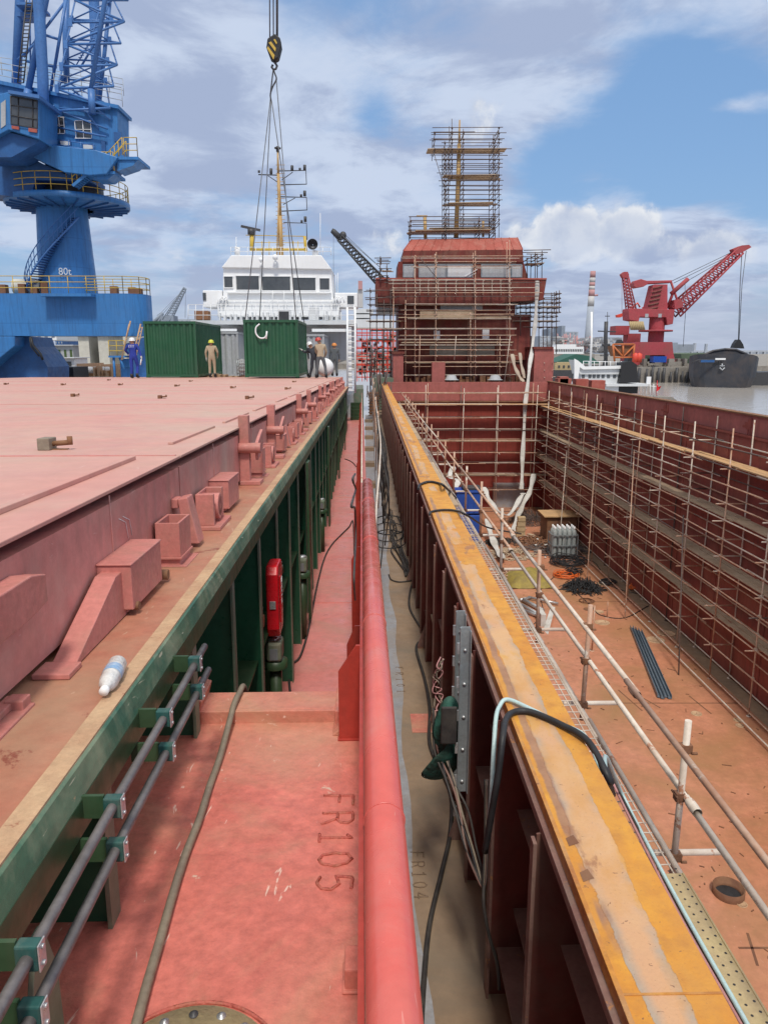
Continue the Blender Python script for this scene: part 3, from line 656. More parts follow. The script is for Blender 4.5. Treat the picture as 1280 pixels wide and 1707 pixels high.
b=MB(); b.lathe([(.03,0),(.035,.008),(.03,.016)],(-.75,6.4,-1.69),10); b.build('handwheel',MAT['zinc'],o)
# ------- hatch cover panels
seams=[-1.5,3.9,9.5,15.1,20.7,26.3,31.9,37.9]
def SH(b):
    b.v=[Vector((v.x,v.y,v.z+.0021*v.y)) for v in b.v]; return b
ZC=-.45
nth=['nearest panel, its side carrying box shaped stoppers','second panel from the camera, carrying a loose twistlock','third panel from the camera','fourth panel from the camera','fifth panel from the camera','sixth panel from the camera','farthest panel, standing under the containers']
def s_box(par,y0,y1,x1=-.84,z0=-.885,z1=-.69):
    b=MB(); b.box(-.965,x1,y0,y1,z0+.02,z1-.008); b.box(-.965,x1+.004,y0-.006,y1+.004,z1-.008,z1)
    b.box(-.95,x1-.03,y0+.03,y1-.03,z0-.0,z0+.02); return b.build('cleat_box',MAT['cleat'],par,bevel=.004)
def s_open(par,y0,y1,x1=-.84,x0=-.95,z1=-.69):
    b=MB(); t=.012
    b.box(x0,x1,y0,y0+t,-.85,z1); b.box(x0,x1,y1-t,y1,-.85,z1); b.box(x0,x0+t,y0+t,y1-t,-.85,z1); b.box(x1-t,x1,y0+t,y1-t,-.85,z1); b.box(x0+t,x1-t,y0+t,y1-t,-.85,-.80)
    b.box(x0-.006,x1+.006,y0-.006,y1+.006,-.86,-.85); b.box(x0+.01,x1-.006,y0+.01,y1-.01,-.892,-.86); b.box(x0-.01,x1+.03,y0-.02,y1+.02,-.8925,-.889)
    return b.build('cleat_housing',MAT['cleat'],par,bevel=.003)
def s_wedge(par,y,x1=-.86):
    b=MB(); b.prism([(-.93,-.64),(x1-.02,-.63),(x1+.03,-.87),(-.90,-.87)],'Y',y-.03,y+.09); b.box(-.965,-.93,y-.02,y+.07,-.69,-.64); return b.build('wedge_stopper',MAT['cleat'],par,bevel=.006)
def s_drum(par,y):
    b=MB(); b.box(-.94,-.84,y-.02,y+.02,-.87,-.69); b.box(-.94,-.84,y+.24,y+.28,-.87,-.69); b.box(-.94,-.93,y+.02,y+.24,-.87,-.69)
    b.cyl((-.94,y+.13,-.78),(-.83,y+.13,-.78),.075,n=18); b.lathe([(.02,0),(.06,.0),(.07,-.02)],(-.83,y+.13,-.78),16,0,'X'); b.box(-.96,-.80,y-.05,y+.3,-.892,-.87)
    return b.build('roller_housing',MAT['cleat'],par,bevel=.003)
def s_post(par,y):
    b=MB(); b.box(-.963,-.885,y-.045,y+.045,-.87,-.35); b.cyl((-.98,y-.06,-.60),(-.79,y-.06,-.60),.04,n=12)
    b.prism([(y-.02,-.70),(y+.26,-.64),(y+.28,-.48),(y+.12,-.52),(y-.02,-.56)],'X',-.84,-.815); b.box(-.96,-.80,y-.08,y+.12,-.892,-.86)
    return b.build('lifting_post',MAT['cleat'],par,bevel=.004)
for i in range(7):
    y0,y1=seams[i]+.006,seams[i+1]-.012
    grp='pink steel hatch cover panels'
    if i==0: lab='pink steel hatch cover panel nearest the camera, with a low ledge bar and box stoppers'
    else: lab='pink steel hatch cover, %s'%nth[i]
    hc=thing('hatch_cover',lab,'hatch cover',(-8,(y0+y1)/2,-.9),grp)
    b=MB(); b.box(-16.6,-.952,y0,y1,-.465,-.45); SH(b).build('top_plate',MAT['cover_top'],hc,bevel=.003)
    b=MB(); b.box(-16.6,-.965,y0+.002,y1-.002,-.86,-.515); b.box(-.9654,-1.045,y0,y1,-.515,-.503); b.build('side_plate',MAT['cover_side'],hc)
    b=MB()
    if i==0: b.box(-1.16,-1.13,-1,3.72,-.45,-.43)
    else:
        n=3
        for k in range(n):
            a=y0+.55+k*1.75; b.box(-1.16,-1.13,a,a+1.3,-.45,-.434)
    SH(b).build('ledge_bar',MAT['cover_top'],hc,bevel=.003)
    b=MB(); b.box(-16.5,-.975,y1-.012,y1+.012,-.45,-.446)
    SH(b).build('seam_bar',MAT['cover_side'],hc)
    for k in range(3):
        yy=y0+.9+k*1.7; b=MB(); b.tube([(-.966,yy,-.84),(-.963,yy+.002,-.66),(-.964,yy,-.475)],.0035,5); SH(b).build('weld_seam',MAT['cover_side'],hc)
    if i==0:
        b=MB(); b.prism([(1.1,-.70),(1.95,-.665),(2.06,-.65),(2.06,-.57),(1.97,-.55),(1.1,-.555)],'X',-.963,-.90); b.build('guide_plate',MAT['cleat'],hc,bevel=.004)
        b=MB(); b.box(-.96,-.89,.9,1.9,-.925,-.885); b.box(-.95,-.90,1.85,1.9,-.89,-.86); b.box(-.965,-.93,.9,1.9,-.885,-.865); b.build('rest_bar',MAT['cleat'],hc,bevel=.003)
        s_box(hc,2.62,3.02)
        b=MB(); b.prism([(2.13,-.89),(2.65,-.89),(2.65,-.72),(2.56,-.72)],'X',-.95,-.875); b.box(-.97,-.86,2.06,2.16,-.892,-.875); b.build('ramp_bracket',MAT['cleat'],hc,bevel=.003)
        for x_,y_,r_ in ((-.86,2.66,.016),(-.9,3.08,.022)):
            b=MB(); b.cyl((x_,y_,-.86),(-.83,y_,-.86),r_,n=10); b.build('hinge_pin',MAT['rustbox'],hc)
        s_open(hc,3.34,3.56); s_wedge(hc,3.72)
        b=MB(); 
        for dy in (0,.05): b.tube([(-.9635,2.9+dy,-.58),(-.9635,2.98+dy,-.61),(-.9635,3.0+dy,-.68)],.0015,4)
        b.build('scratch_mark',MAT['white'],hc)
    elif i==1:
        s_drum(hc,4.15); s_box(hc,4.62,5.0,z1=-.68); s_post(hc,5.85); s_open(hc,6.25,6.42,z1=-.66); s_drum(hc,6.85); s_post(hc,7.6); s_box(hc,8.05,8.3); s_wedge(hc,8.6); s_drum(hc,9.0)
    else:
        for k,f in enumerate((s_open,s_drum,s_post,s_wedge,s_box,s_post,s_drum,s_wedge)):
            y=y0+.15+.68*k
            if f in (s_open,s_box): f(hc,y,y+.3)
            else: f(hc,y)
# twistlock pads on the covers
P=[(90,752),(125,664),(270,667),(11,644),(106,645),(201,645),(295,647),(415,668),(388,650),(479,652),(182,637),(318,639),(490,640)]
names=['large rusty twistlock left on the pink cover beside the first seam','small brown cleat on the pink cover, behind the large twistlock','small brown cleat on the pink cover in front of the near green container']
for k,(x,y) in enumerate(P):
    p=lat(x,y,Z=-.45); zt=-.45+.0021*p.y; s=1 if k else 1.35
    o=thing('twistlock',names[k] if k<3 else 'small brown cleat lying on the far pink covers','twistlock',tuple(p),'twistlocks on the hatch covers')
    b=MB(); b.box(p.x-.05*s,p.x+.0*s,p.y-.04*s,p.y+.04*s,zt,zt+.05*s); b.build('cleat_block',MAT['rustbox'] if k else MAT['hose'],o,bevel=.005)
    b=MB(); b.cyl((p.x,p.y,zt+.025*s),(p.x+.07*s,p.y,zt+.03*s),.011*s,n=8); b.cyl((p.x+.07*s,p.y,zt+.02*s),(p.x+.07*s,p.y,zt+.055*s),.012*s,n=8); b.box(p.x-.005,p.x+.06*s,p.y-.02,p.y+.02,zt,zt+.005)
    b.build('lock_pin',MAT['rustbox'],o)
FRAME[0]=WORLD

def cov(x,Y):
    """world height of the cover tops"""
    p=SHIP_L.inverted()@Vector((x,Y,0)); return (SHIP_L@Vector((p.x,p.y,-.45+.0021*p.y))).z
# ================================================================== RIGHT SHIP (bare hull with open hold)
FRAME[0]=WORLD
us = thing('unfinished_ship','hull under construction with open hold, orange rusting coaming flange and red wheelhouse','ship',(6,25,-10.5))
XF0,XF1,ZF=.745,1.06,-1.9
FZ=-10.5; XW=11.84; YB=50.0
b=MB(); b.box(XF0,XF1,-1,46,-1.915,-1.90); b.build('coaming_flange',MAT['flange'],us)
b=MB(); b.box(XF0-.004,XF0+.014,-1,46,-1.955,-1.897); b.build('flange_lip',MAT['rust_edge'],us,bevel=.002)
b=MB(); b.box(XF0-.028,XF0+.012,-1,46,-2.0,-1.956); b.build('flange_lower_bar',MAT['rib_maroon'],us,bevel=.003)
b=MB()
for y in (2.35,2.55):
    b=MB(); b.quad((XF0+.03,y,-1.8985),(XF0+.075,y+.02,-1.8985),(XF0+.065,y+.07,-1.8985),(XF0+.03,y+.05,-1.8985)); b.build('flange_tape',MAT['rustbox'],us)
for y in (1.86,7.2,13.3,21,31):
    b=MB(); b.box(XF0+.01,XF1,y,y+.008,-1.9,-1.8975); b.build('flange_weld_seam',MAT['rust_edge'],us)
b=MB(); b.box(1.02,1.032,-1,46,FZ,-1.916); b.build('coaming_plate',MAT['inner_dark'],us)
b=MB()
for z in (-2.55,-3.2): b.box(.83,1.02,-1,46,z-.01,z)
b.build('shelf_stiffener',MAT['rib_maroon'],us)
def rrib(y,k):
    b=MB(); b.prism([(1.02,-3.8),(.70,-3.8),(.70,-2.0),(1.02,-1.93)],'Y',y-.005,y+.005)
    f=MB(); w=.028 if k%3 else .04
    f.box(.682,.698,y-w,y+w,-3.8,-2.03)
    o=b.build('coaming_rib',MAT['inner_dark'],us); f.build('rib_flange',MAT['rib_maroon'],o)
for k in range(44): rrib(.8+.985*k,k)
# extra shorter stiffeners, brackets at rib feet
for y in (2.25,3.2,5.2,7.1,9.1,12):
    b=MB(); b.prism([(.71,-3.8),(.60,-3.8),(.71,-3.45)],'Y',y-.004,y+.004); b.build('foot_bracket',MAT['rib_maroon'],us)
for k,(y0,y1,z0,z1) in enumerate(((1.9,2.6,-3.7,-3.25),(2.85,3.1,-3.6,-2.6),(3.4,3.68,-3.15,-2.5),(3.85,4.5,-3.7,-2.7),(4.9,5.3,-3.1,-2.6),(5.8,6.4,-3.7,-2.7))):
    b=MB(); b.box(1.005,1.02,y0,y1,z0,z1); b.build('primed_panel',MAT['olive'],us)
for k in range(12):
    y=.84+.985*k; b=MB(); b.box(.74,1.02,y+.01,y+.95,-2.88-.3*(k%3),-2.87-.3*(k%3)); b.build('bay_shelf',MAT['plank'] if k%3==1 else MAT['rib_maroon'],us)
b=MB(); b.box(.17,1.02,-1,50,-3.85,-3.80)
b.build('side_deck',MAT['brown_deck'],us)
b=MB(); 
pts=[]; N=120
for i in range(N+1):
    y=.5+i*.40; pts.append((.335+.025*math.sin(i*1.1)+.02*math.sin(i*.37)+random.uniform(-.006,.006),y))
for i in range(N): b.quad((.172,pts[i][1],-3.796),(pts[i][0],pts[i][1],-3.796),(pts[i+1][0],pts[i+1][1],-3.796),(.172,pts[i+1][1],-3.796))
b.build('grey_edge_band',MAT['grey_edge'],us)
b=MB(); b.box(.17,.19,-1,60,-13,-3.85); b.build('port_side_plate',MAT['hold_wall'],us)
weld_text('FR104',.30,5.05,.10,.11,-3.795,MAT['weld_brown'],us,.004)
weld_text('FR101',.30,8.5,.09,.16,-3.795,MAT['weld_brown'],us,.004)
b=MB(); b.box(.42,.62,6.9,7.3,-3.7985,-3.796)
b.build('deck_patch',MAT['deck_near'],us)
# hold
b=MB(); b.box(1.03,XW+.1,-2,YB,FZ-.1,FZ); b.build('hold_floor',MAT['hold_floor'],us)
b=MB(); b.box(XW,XW+.06,-2,YB,FZ,-2.55); b.build('hold_side_wall',MAT['hold_wall'],us)
b=MB(); b.box(XW+.05,XW+.08,-2,YB,-2.55,-1.9); b.build('upper_strake',MAT['strake'],us)
b=MB(); b.box(XW-.06,XW+.05,-2,YB,-2.62,-2.55)
for k in range(15): b.box(XW-.02,XW,1+3.3*k,1.12+3.3*k,FZ,-2.62)
b.build('wall_stringer',MAT['hold_wall'],us)
b=MB(); b.box(XW-.02,XW+.30,-2,YB,-1.9,-1.885); b.box(XW-.03,XW-.015,-2,YB,-1.93,-1.88)
b.build('starboard_flange',MAT['rustbox'],us)
b=MB(); b.box(XW-.034,XW-.02,-2,YB,-1.885,-1.872); b.build('flange_rust_edge',MAT['plank_new'],us)
# burn marks on the upper strake: crosses where lugs were cut away
for k,(x,y) in enumerate(((950,668),(1003,672),(1028,670),(1109,684),(1250,712))):
    p=at(x,y,X=XW+.045); b=MB()
    b.box(XW+.041,XW+.049,p.y-.04,p.y+.04,p.z-.32,p.z+.28); b.box(XW+.043,XW+.0485,p.y-.05,p.y+.5,p.z-.05,p.z+.03)
    for q in range(9): b.box(XW+.030+.001*q,XW+.0475,p.y+random.uniform(-.28,.2),p.y+random.uniform(-.1,.35),p.z+random.uniform(-.4,.1),p.z+random.uniform(-.1,.3))
    b.build('burn_mark',MAT['hold_wall'],us)
b=MB(); b.box(XW+.38,XW+1.6,-2,60,-3.4,-3.3); b.box(XW+1.55,XW+1.6,-2,60,-13,-3.3); b.build('starboard_side',MAT['hold_wall'],us)
b=MB(); b.box(1.03,XW,YB,YB+.1,FZ,-3.2); b.build('aft_bulkhead',MAT['hold_wall_x'],us)
b=MB(); b.box(.9,XW+.1,YB-.35,YB+.15,-3.2,-1.95)
for k in range(16): b.box(1.2+.68*k,1.23+.68*k,YB-.37,YB-.35,-3.2,-1.95)
b.build('cross_beam',MAT['strake'],us)
b=MB(); b.box(1.03,XW,YB-.42,YB-.35,-3.26,-3.18); b.build('beam_lip',MAT['rustbox'],us)
# portal like opening at the bulkhead foot
b=MB(); p=at(820,860,Y=YB-.1); q=at(873,805,Y=YB-.1); b.box(p.x,q.x,YB-.3,YB-.02,p.z,q.z); b.build('bulkhead_recess_plate',MAT['grey_edge'],us)
# floor openings
def ring(cx,cy,r,h,lab=None,par=us,hole=True):
    b=MB(); c=(cx,cy,FZ)
    b.lathe([(r,0),(r,h),(r*.93,h),(r*.9,h*.4),(r*.82,h*.4),(r*.80,.003)],c,40); o=b.build('manhole_coaming',MAT['rustbox'],par)
    b=MB(); b.lathe([(r*.8,.004),(0,.004)],c,40); b.build('manhole_opening',MAT['black'] if hole else MAT['brown_deck'],o); return o
p=at(1213,1490,Z=FZ); ring(p.x,p.y,.30,.16)
for x,y,r,hf in ((1110,1056,.34,0),(1092,1067,.34,0),(1003,1038,.30,0),(1003,974,.25,0),(998,1020,.2,0),(1160,1190,.16,0),(1230,1201,.14,0),(1232,1210,.12,0),(980,1016,.2,1),(1236,1508,.1,0)):
    p=at(x,y,Z=FZ); b=MB(); b.lathe([(r,.001),(r,.02),(r*.86,.022),(r*.84,.008),(0,.008)],(p.x,p.y,FZ),28); b.build('manhole_lid',MAT['tan'] if not hf else MAT['rustbox'],us)
b=MB()
for x,y,x2,y2 in ((960,1003,1100,1003),(890,1172,1270,1172),(1230,1580,1290,1580),(1065,1160,1100,1180),(1245,1555,1262,1610),(1148,1160,1185,1190),(1030,1150,1070,1185)):
    p,q=at(x,y,Z=FZ+.003),at(x2,y2,Z=FZ+.003); d=(q-p); n=Vector((-d.y,d.x,0)).normalized()*.025; b.quad(p-n,q-n,q+n,p+n)
b.build('floor_weld_marks',MAT['rustbox'],us)
b=MB()
for k in range(420):
    x=random.uniform(1.5,11.4); y=random.uniform(9,48); a=random.uniform(0,PI); l=random.uniform(.03,.3)*(1 if random.random()<.3 else .4); dx,dy=math.cos(a)*l,math.sin(a)*l
    b.bar((x,y,FZ+.008),(x+dx,y+dy,FZ+.008),random.uniform(.012,.04),.012)
b.build('floor_debris',MAT['rustbox'],label='small scraps and welding rods scattered over the hold floor',cat='debris',kind='stuff')
# brown strip along the foot of the side wall
b=MB(); b.box(XW-.5,XW,-2,YB,FZ,FZ+.004); b.build('margin_strip',MAT['brown_deck'],us)
# ---------------------------------------------------------------- superstructure
YS=53.0
def V(x,y,Y=YS): p=at(x,y,Y=Y); return (p.x,p.z)
def vbox(b,x0,y0,x1,y1,Y0,Y1,YR=None,m=0):
    (a,t),(c,d)=V(x0,y0,YR or Y0),V(x1,y1,YR or Y0); b.box(a,c,Y0,Y1,d,t,m); return b
b=MB(); vbox(b,664,508,852,700,YS,YS+5); vbox(b,852,560,880,700,YS+.6,YS+5); b.build('deckhouse',MAT['house_red'],us)
for q in ((655,590,672,660,YS-2.3,YS+1.5),(720,604,741,660,YS-2.3,YS-1.6),(891,582,920,655,YS-2.3,YS+1.5)):
    b=MB(); vbox(b,*q); b.build('bulwark_column',MAT['strake'],us,bevel=.01)
for q in ((653,586,674,590),(889,578,922,582)):
    b=MB(); vbox(b,*q,YS-2.4,YS+1.6); b.build('column_cap',MAT['house_red'],us)
# bridge deck with solid wing bulwarks
b=MB(); e=[V(x,y,YS-.8) for x,y in ((626,504),(626,466),(911,464),(905,500),(850,503),(826,508),(690,508))]
b.prism(e,'Y',YS-.8,YS+4.5); b.build('bridge_wing',MAT['house_red'],us,bevel=.02)
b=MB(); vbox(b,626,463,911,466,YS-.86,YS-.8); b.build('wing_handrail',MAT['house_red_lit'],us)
whs=MB(); e=[V(x,y) for x,y in ((662,466),(664,436),(872,436),(880,464))]; whs.prism(e,'Y',YS,YS+4); wh=whs.build('wheelhouse',MAT['house_red'],us)
b=MB(); e=[V(x,y,YS-.1) for x,y in ((671,437),(672,418),(871,416),(872,437))]; b.prism(e,'Y',YS-.1,YS+4.1); b.build('wheelhouse_brow',MAT['house_red'],wh)
A=[V(672,418,YS-.1),V(871,416,YS-.1)]; 
t0,t1=V(686,399,YS+.8),V(862,396,YS+.8)
b=MB(); f=YS-.1; g=YS+.8
p=[Vector((A[0][0],f,A[0][1])),Vector((A[1][0],f,A[1][1])),Vector((t1[0],g,t1[1])),Vector((t0[0],g,t0[1]))]
back=[v+Vector((0,3.2 if i>1 else 4.2,0)) for i,v in enumerate(p)]
b.add(p+back,[(0,1,2,3),(3,2,6,7),(1,5,6,2),(0,3,7,4),(4,7,6,5)])
for k in range(14):
    u=k/13; a=p[0].lerp(p[1],u); c=p[3].lerp(p[2],u); b.bar(a+Vector((0,-.01,.01)),c+Vector((0,-.01,.01)),.035,.05)
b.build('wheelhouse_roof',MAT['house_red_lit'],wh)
for x0,x1,fr in ((673,691,0),(699,742,0),(746,786,1),(803,850,0),(853,868,0)):
    b=MB(); vbox(b,x0,442,x1,461,YS-.03,YS+.0,YR=YS); o=b.build('window',MAT['cont_grey'] if x0 not in (746,) else MAT['white_grey'],wh)
    b=MB()
    for q in ((x0-1.5,440.5,x1+1.5,442),(x0-1.5,461,x1+1.5,462.5),(x0-1.5,442,x0,461),(x1,442,x1+1.5,461)): vbox(b,*q,YS-.06,YS,YR=YS)
    b.build('window_frame',MAT['galv'],wh)
b=MB(); b.bar(at(775,461,Y=YS-.05),at(795,449,Y=YS-.05),.10,.05); b.bar(at(782,461,Y=YS-.06),at(793,455,Y=YS-.06),.06,.04); b.build('window_tape',MAT['white'],wh)
for x0,y0,x1,y1 in ((723,551,733,566),(804,549,815,566)):
    b=MB(); vbox(b,x0,y0,x1,y1,YS-.05,YS); o=b.build('window',MAT['white'],us,bevel=.03)
b=MB(); vbox(b,734,509,804,518,YS-.06,YS); o=b.build('name_plate',MAT['cont_grey'],us,bevel=.0)
b=MB(); vbox(b,716,577,824,592,YS-.04,YS); b.build('scuffed_panel',MAT['concrete'],us)
b=MB(); vbox(b,700,519,790,531,YS-.9,YS-.02); b.build('front_shelf',MAT['plank'],us)
b=MB(); vbox(b,852,524,882,600,YS+.4,YS+.6); b.build('house_side',MAT['hold_wall'],us)
# yellow mast inside the scaffold tower
b=MB(); YM=YS+1.5
b.tube([at(760,396,Y=YM),at(763,310,Y=YM),at(765,240,Y=YM)],.17,10,r1=.13); b.tube([at(765,240,Y=YM),at(766,200,Y=YM)],.08,8,r1=.05)
b.tube([at(709,398,Y=YM),at(708,362,Y=YM)],.12,8); b.bar(at(694,360,Y=YM),at(712,360,Y=YM),.2,.06); b.tube([at(805,395,Y=YM),at(805,368,Y=YM)],.08,8)
b.build('mast',MAT['yellow'],us)
# gear between the columns
b=MB()
for k in range(60):
    x=random.uniform(672,890); y=640; h=random.uniform(2,16); w=random.uniform(1.5,6)
    vbox(b,x,y-h,x+w,y,YS-1.2+random.uniform(-.3,.3),YS-.6,YR=YS-1)
b.build('deck_machinery',MAT['rustbox'],us)
b=MB(); 
for x in (752,825):
    p=at(x,632,Y=YS-1.9); b.lathe([(.55,-.05),(.4,0),(.3,.25),(.0,.3)],p,14)
b.build('lamp_dish',MAT['cont_grey'],us)
# ---------------------------------------------------------------- scaffolds
def coupler(b,p,r=.045):
    b.obox(p,(r*1.7,r*1.7,r*1.5)); 
def scaff_line(name,label,P0,D,Nn,length,bay,zb,zt,levels,plank_levels,depth,mat,mp,rail_off=(.55,1.1),jit=.03,braces=True,y0=0,r=.024,group='tube scaffolds around the open hold'):
    """run of scaffold from P0 along D, depth away along Nn"""
    P0=Vector(P0); D=Vector(D); Nn=Vector(Nn); sc=thing(name,label,'scaffold',tuple(P0),group)
    n=int(length/bay)
    for k in range(n+1):
        for q in (0,1):
            b=MB(); p=P0+D*(bay*k+random.uniform(-jit,jit)*2)+Nn*(depth*q)
            lean=D*random.uniform(-.12,.12)+Nn*random.uniform(-.05,.05)
            zt2=zt+random.uniform(-.1,.35)
            b.cyl(Vector((p.x,p.y,zb)),Vector((p.x,p.y,zt2))+lean,r,n=7)
            if q==0:
                for z in levels: coupler(b,Vector((p.x,p.y,z))+lean*((z-zb)/(zt-zb)))
            pm=random.choice((mat,mat,MAT['tube_l'],MAT['tube_l'],MAT['tube_d']))
            b.lathe([(.07,0),(.07,.012),(0,.013)],(p.x,p.y,zb+.001),8)
            b.build('post',pm,sc)
    b=PartSet('ledger',mat,sc); s=0
    for z in levels:
        for q in (0,1):
            s=0
            while s<length:
                l=min(random.choice((4.0,6.0,6.0,5.2)),length-s+.4)
                z0=z+random.uniform(-jit,jit); z1=z+random.uniform(-jit,jit)
                a=P0+D*(s-.2)+Nn*(depth*q-.04); c=P0+D*(s+l+.25)+Nn*(depth*q-.04)
                b.cyl((a.x,a.y,z0),(c.x,c.y,z1),r,n=7); s+=l
    b.finish()
    b=PartSet('transom',mat,sc)
    for z in levels[::1]:
        for k in range(n+1):
            if random.random()<.7 or z in plank_levels:
                a=P0+D*(bay*k+.06)-Nn*random.uniform(.1,.4); c=a+Nn*(depth+random.uniform(.2,.5)); b.cyl((a.x,a.y,z-.05),(c.x,c.y,z-.05),r*.95,n=6)
    b.finish()
    for z in plank_levels:
        b=PartSet('plank',MAT['plank_new'] if (z==plank_levels[0]) else MAT['plank'],sc)
        for j in range(3):
            s=random.uniform(-.4,0)
            while s<length:
                l=random.choice((3.6,4.0,4.0)); a=P0+D*s+Nn*(.14+j*.255*depth/.9+random.uniform(-.02,.02)); c=a+D*l
                h=random.uniform(0,.03)
                if not (mp=='mix' and random.random()<.03): b.bar((a.x,a.y,z+.03+h),(c.x,c.y,z+.03+random.uniform(0,.045)),.235*depth/.9,.04)
                s+=l-random.uniform(0,.25)
        b.finish()
    if braces:
        b=PartSet('brace',mat,sc); k=0
        while k<n:
            a=P0+D*(bay*(k+.1))-Nn*.9; c=P0+D*(bay*(k+1.1))-Nn*.05
            b.cyl((a.x,a.y,zb),(c.x,c.y,zb+(zt-zb)*random.uniform(.55,.8)),r,n=7); k+=random.choice((2,2,3))
        b.finish()
    b=PartSet('base_ledger',mat,sc)
    for q in (-.45,0,depth): 
        a=P0+Nn*q; c=a+D*length; b.cyl((a.x,a.y,zb+.12),(c.x,c.y,zb+.12),r,n=7)
    b.finish()
    return sc
LV=[-2.9,-3.5,-4.05,-4.6,-5.15,-5.75,-6.3,-6.8,-7.4,-7.95,-8.4,-9.3]
scaff_line('scaffold','long rusty tube scaffold with four plank levels along the maroon starboard hold wall',(11.12,14.5,0),(0,1,0),(1,0,0),34,2.65,FZ,-2.35,LV,[-3.5,-5.15,-6.8,-8.4],.66,MAT['tube'],'mix')
scaff_line('scaffold','tube scaffold standing against the far red bulkhead at the end of the hold',(1.4,YB-1.5,0),(1,0,0),(0,1,0),9.4,2.35,FZ,-2.2,[-2.6,-3.35,-4.2,-5.0,-5.7,-6.5,-7.2,-8.0,-9.0],[-3.4,-5.8,-8.1],.8,MAT['tube'],'mix',braces=False)
# guard rail scaffold beside the orange flange
gr=thing('guard_rail','rusty tube guard rail with two rails running beside the orange coaming flange','guard rail',(1.93,20,-3.2),'tube scaffolds around the open hold')
ysg=[2.15,4.12,6.2,8.05,10.5]+[12.6+2.1*k for k in range(14)]
for k,y in enumerate(ysg):
    b=MB(); b.cyl((1.93,y,-3.3),(1.93+random.uniform(-.02,.02),y,-2.20+random.uniform(-.04,.02)),.021,n=10)
    b.build('post',MAT['tube_l'] if k in (1,4) else MAT['tube'],gr)
    for z in (-2.39,-2.72,-3.15):
        b=MB()
        b.obox((1.935,y,z),(.075,.05,.055)); b.cyl((1.90,y-.045,z+.01),(1.90,y+.05,z+.01),.008,n=6); b.cyl((1.965,y-.03,z-.02),(2.0,y-.03,z-.02),.009,n=6); b.lathe([(.03,-.02),(.032,0),(.03,.02)],(1.93,y,z),10)
        b.build('coupler',MAT['rustbox'],gr)
def rail_run(z,x,nm,off,m):
    b=PartSet(nm,m,gr); b.keep=True; s=-.6; 
    while s<42:
        l=random.choice((5.5,6,4.6)); b.cyl((x+random.uniform(-.012,.012),s,z+random.uniform(-.02,.02)),(x+random.uniform(-.012,.012),s+l+.15,z+random.uniform(-.02,.02)),.0205,n=12)
        b.l[-1].lathe([(.03,-.06),(.032,0),(.03,.06)],(x,s+l,z),10,0,'Y'); s+=l
    b.finish()
rail_run(-2.39,1.895,'top_rail',0,MAT['tube']); rail_run(-2.72,1.965,'mid_rail',0,MAT['tube'])
b=PartSet('toe_tube',MAT['tube_l'],gr)
for x,z in ((1.86,-3.10),(1.915,-3.19)):
    s=-.5
    while s<42: l=6; b.cyl((x+random.uniform(-.01,.01),s,z),(x+random.uniform(-.015,.015),s+l+.3,z+.01),.0205,n=10); s+=l
b.finish()
b=PartSet('putlog',MAT['tube_l'],gr)
for y in ysg: 
    b.cyl((1.05,y+.05,-3.16),(2.28,y+.05,-3.16),.021,n=10)
b.finish()
# mesh walkway strip and the perforated board lying beside the flange
wm=thing('wire_mesh_walkway','narrow wire mesh walkway strip laid between the orange flange and the guard rail','walkway mesh',(1.75,20,-3.1))
b=MB()
for x in (1.60,1.655,1.71,1.765,1.82): b.cyl((x,3.6,-3.075),(x+random.uniform(-.01,.01),26,-3.075),.006,n=5)
b.build('long_wires',MAT['tube_l'],wm)
b=MB(); y=3.6
while y<26: b.cyl((1.59,y,-3.07),(1.83,y+random.uniform(-.02,.02),-3.07),.005,n=5); y+=.11
b.build('cross_wires',MAT['tube_l'],wm)
pb=thing('perforated_board','yellowish perforated steel board lying beside the bottom end of the orange flange','board',(1.74,2.6,-3.09))
b=MB(); b.box(1.60,1.855,.2,3.82,-3.055,-3.035); b.box(1.60,1.61,.2,3.82,-3.08,-3.035); b.box(1.845,1.857,.2,3.82,-3.08,-3.03)
b.build('board_plate',MAT['perf'],pb,bevel=.003)
b=MB()
for i in range(62):
    for j,x in enumerate((1.655,1.715,1.775,1.825)): b.lathe([(.0075,0),(0,.0005)],(x,.3+.058*i+(.02 if j%2 else 0),-3.0345),7)
b.build('punched_hole_pattern',MAT['black'],pb,kind='stuff')
b=MB()
for k in range(9): b.box(1.2,1.85,26.3+2.1*k,28.2+2.1*k,-3.06,-3.03)
b.build('scaffold_boards',MAT['plank'],label='line of grey planks laid along the far part of the orange flange',cat='planks')
b=MB(); b.box(1.08,1.35,16.2,18.6,-2.45,-2.42); b.box(1.07,1.34,11,15.5,-2.3,-2.27); b.build('loose_plank',MAT['plank'],label='loose weathered plank tucked behind the orange flange near the blue tanks',cat='plank')
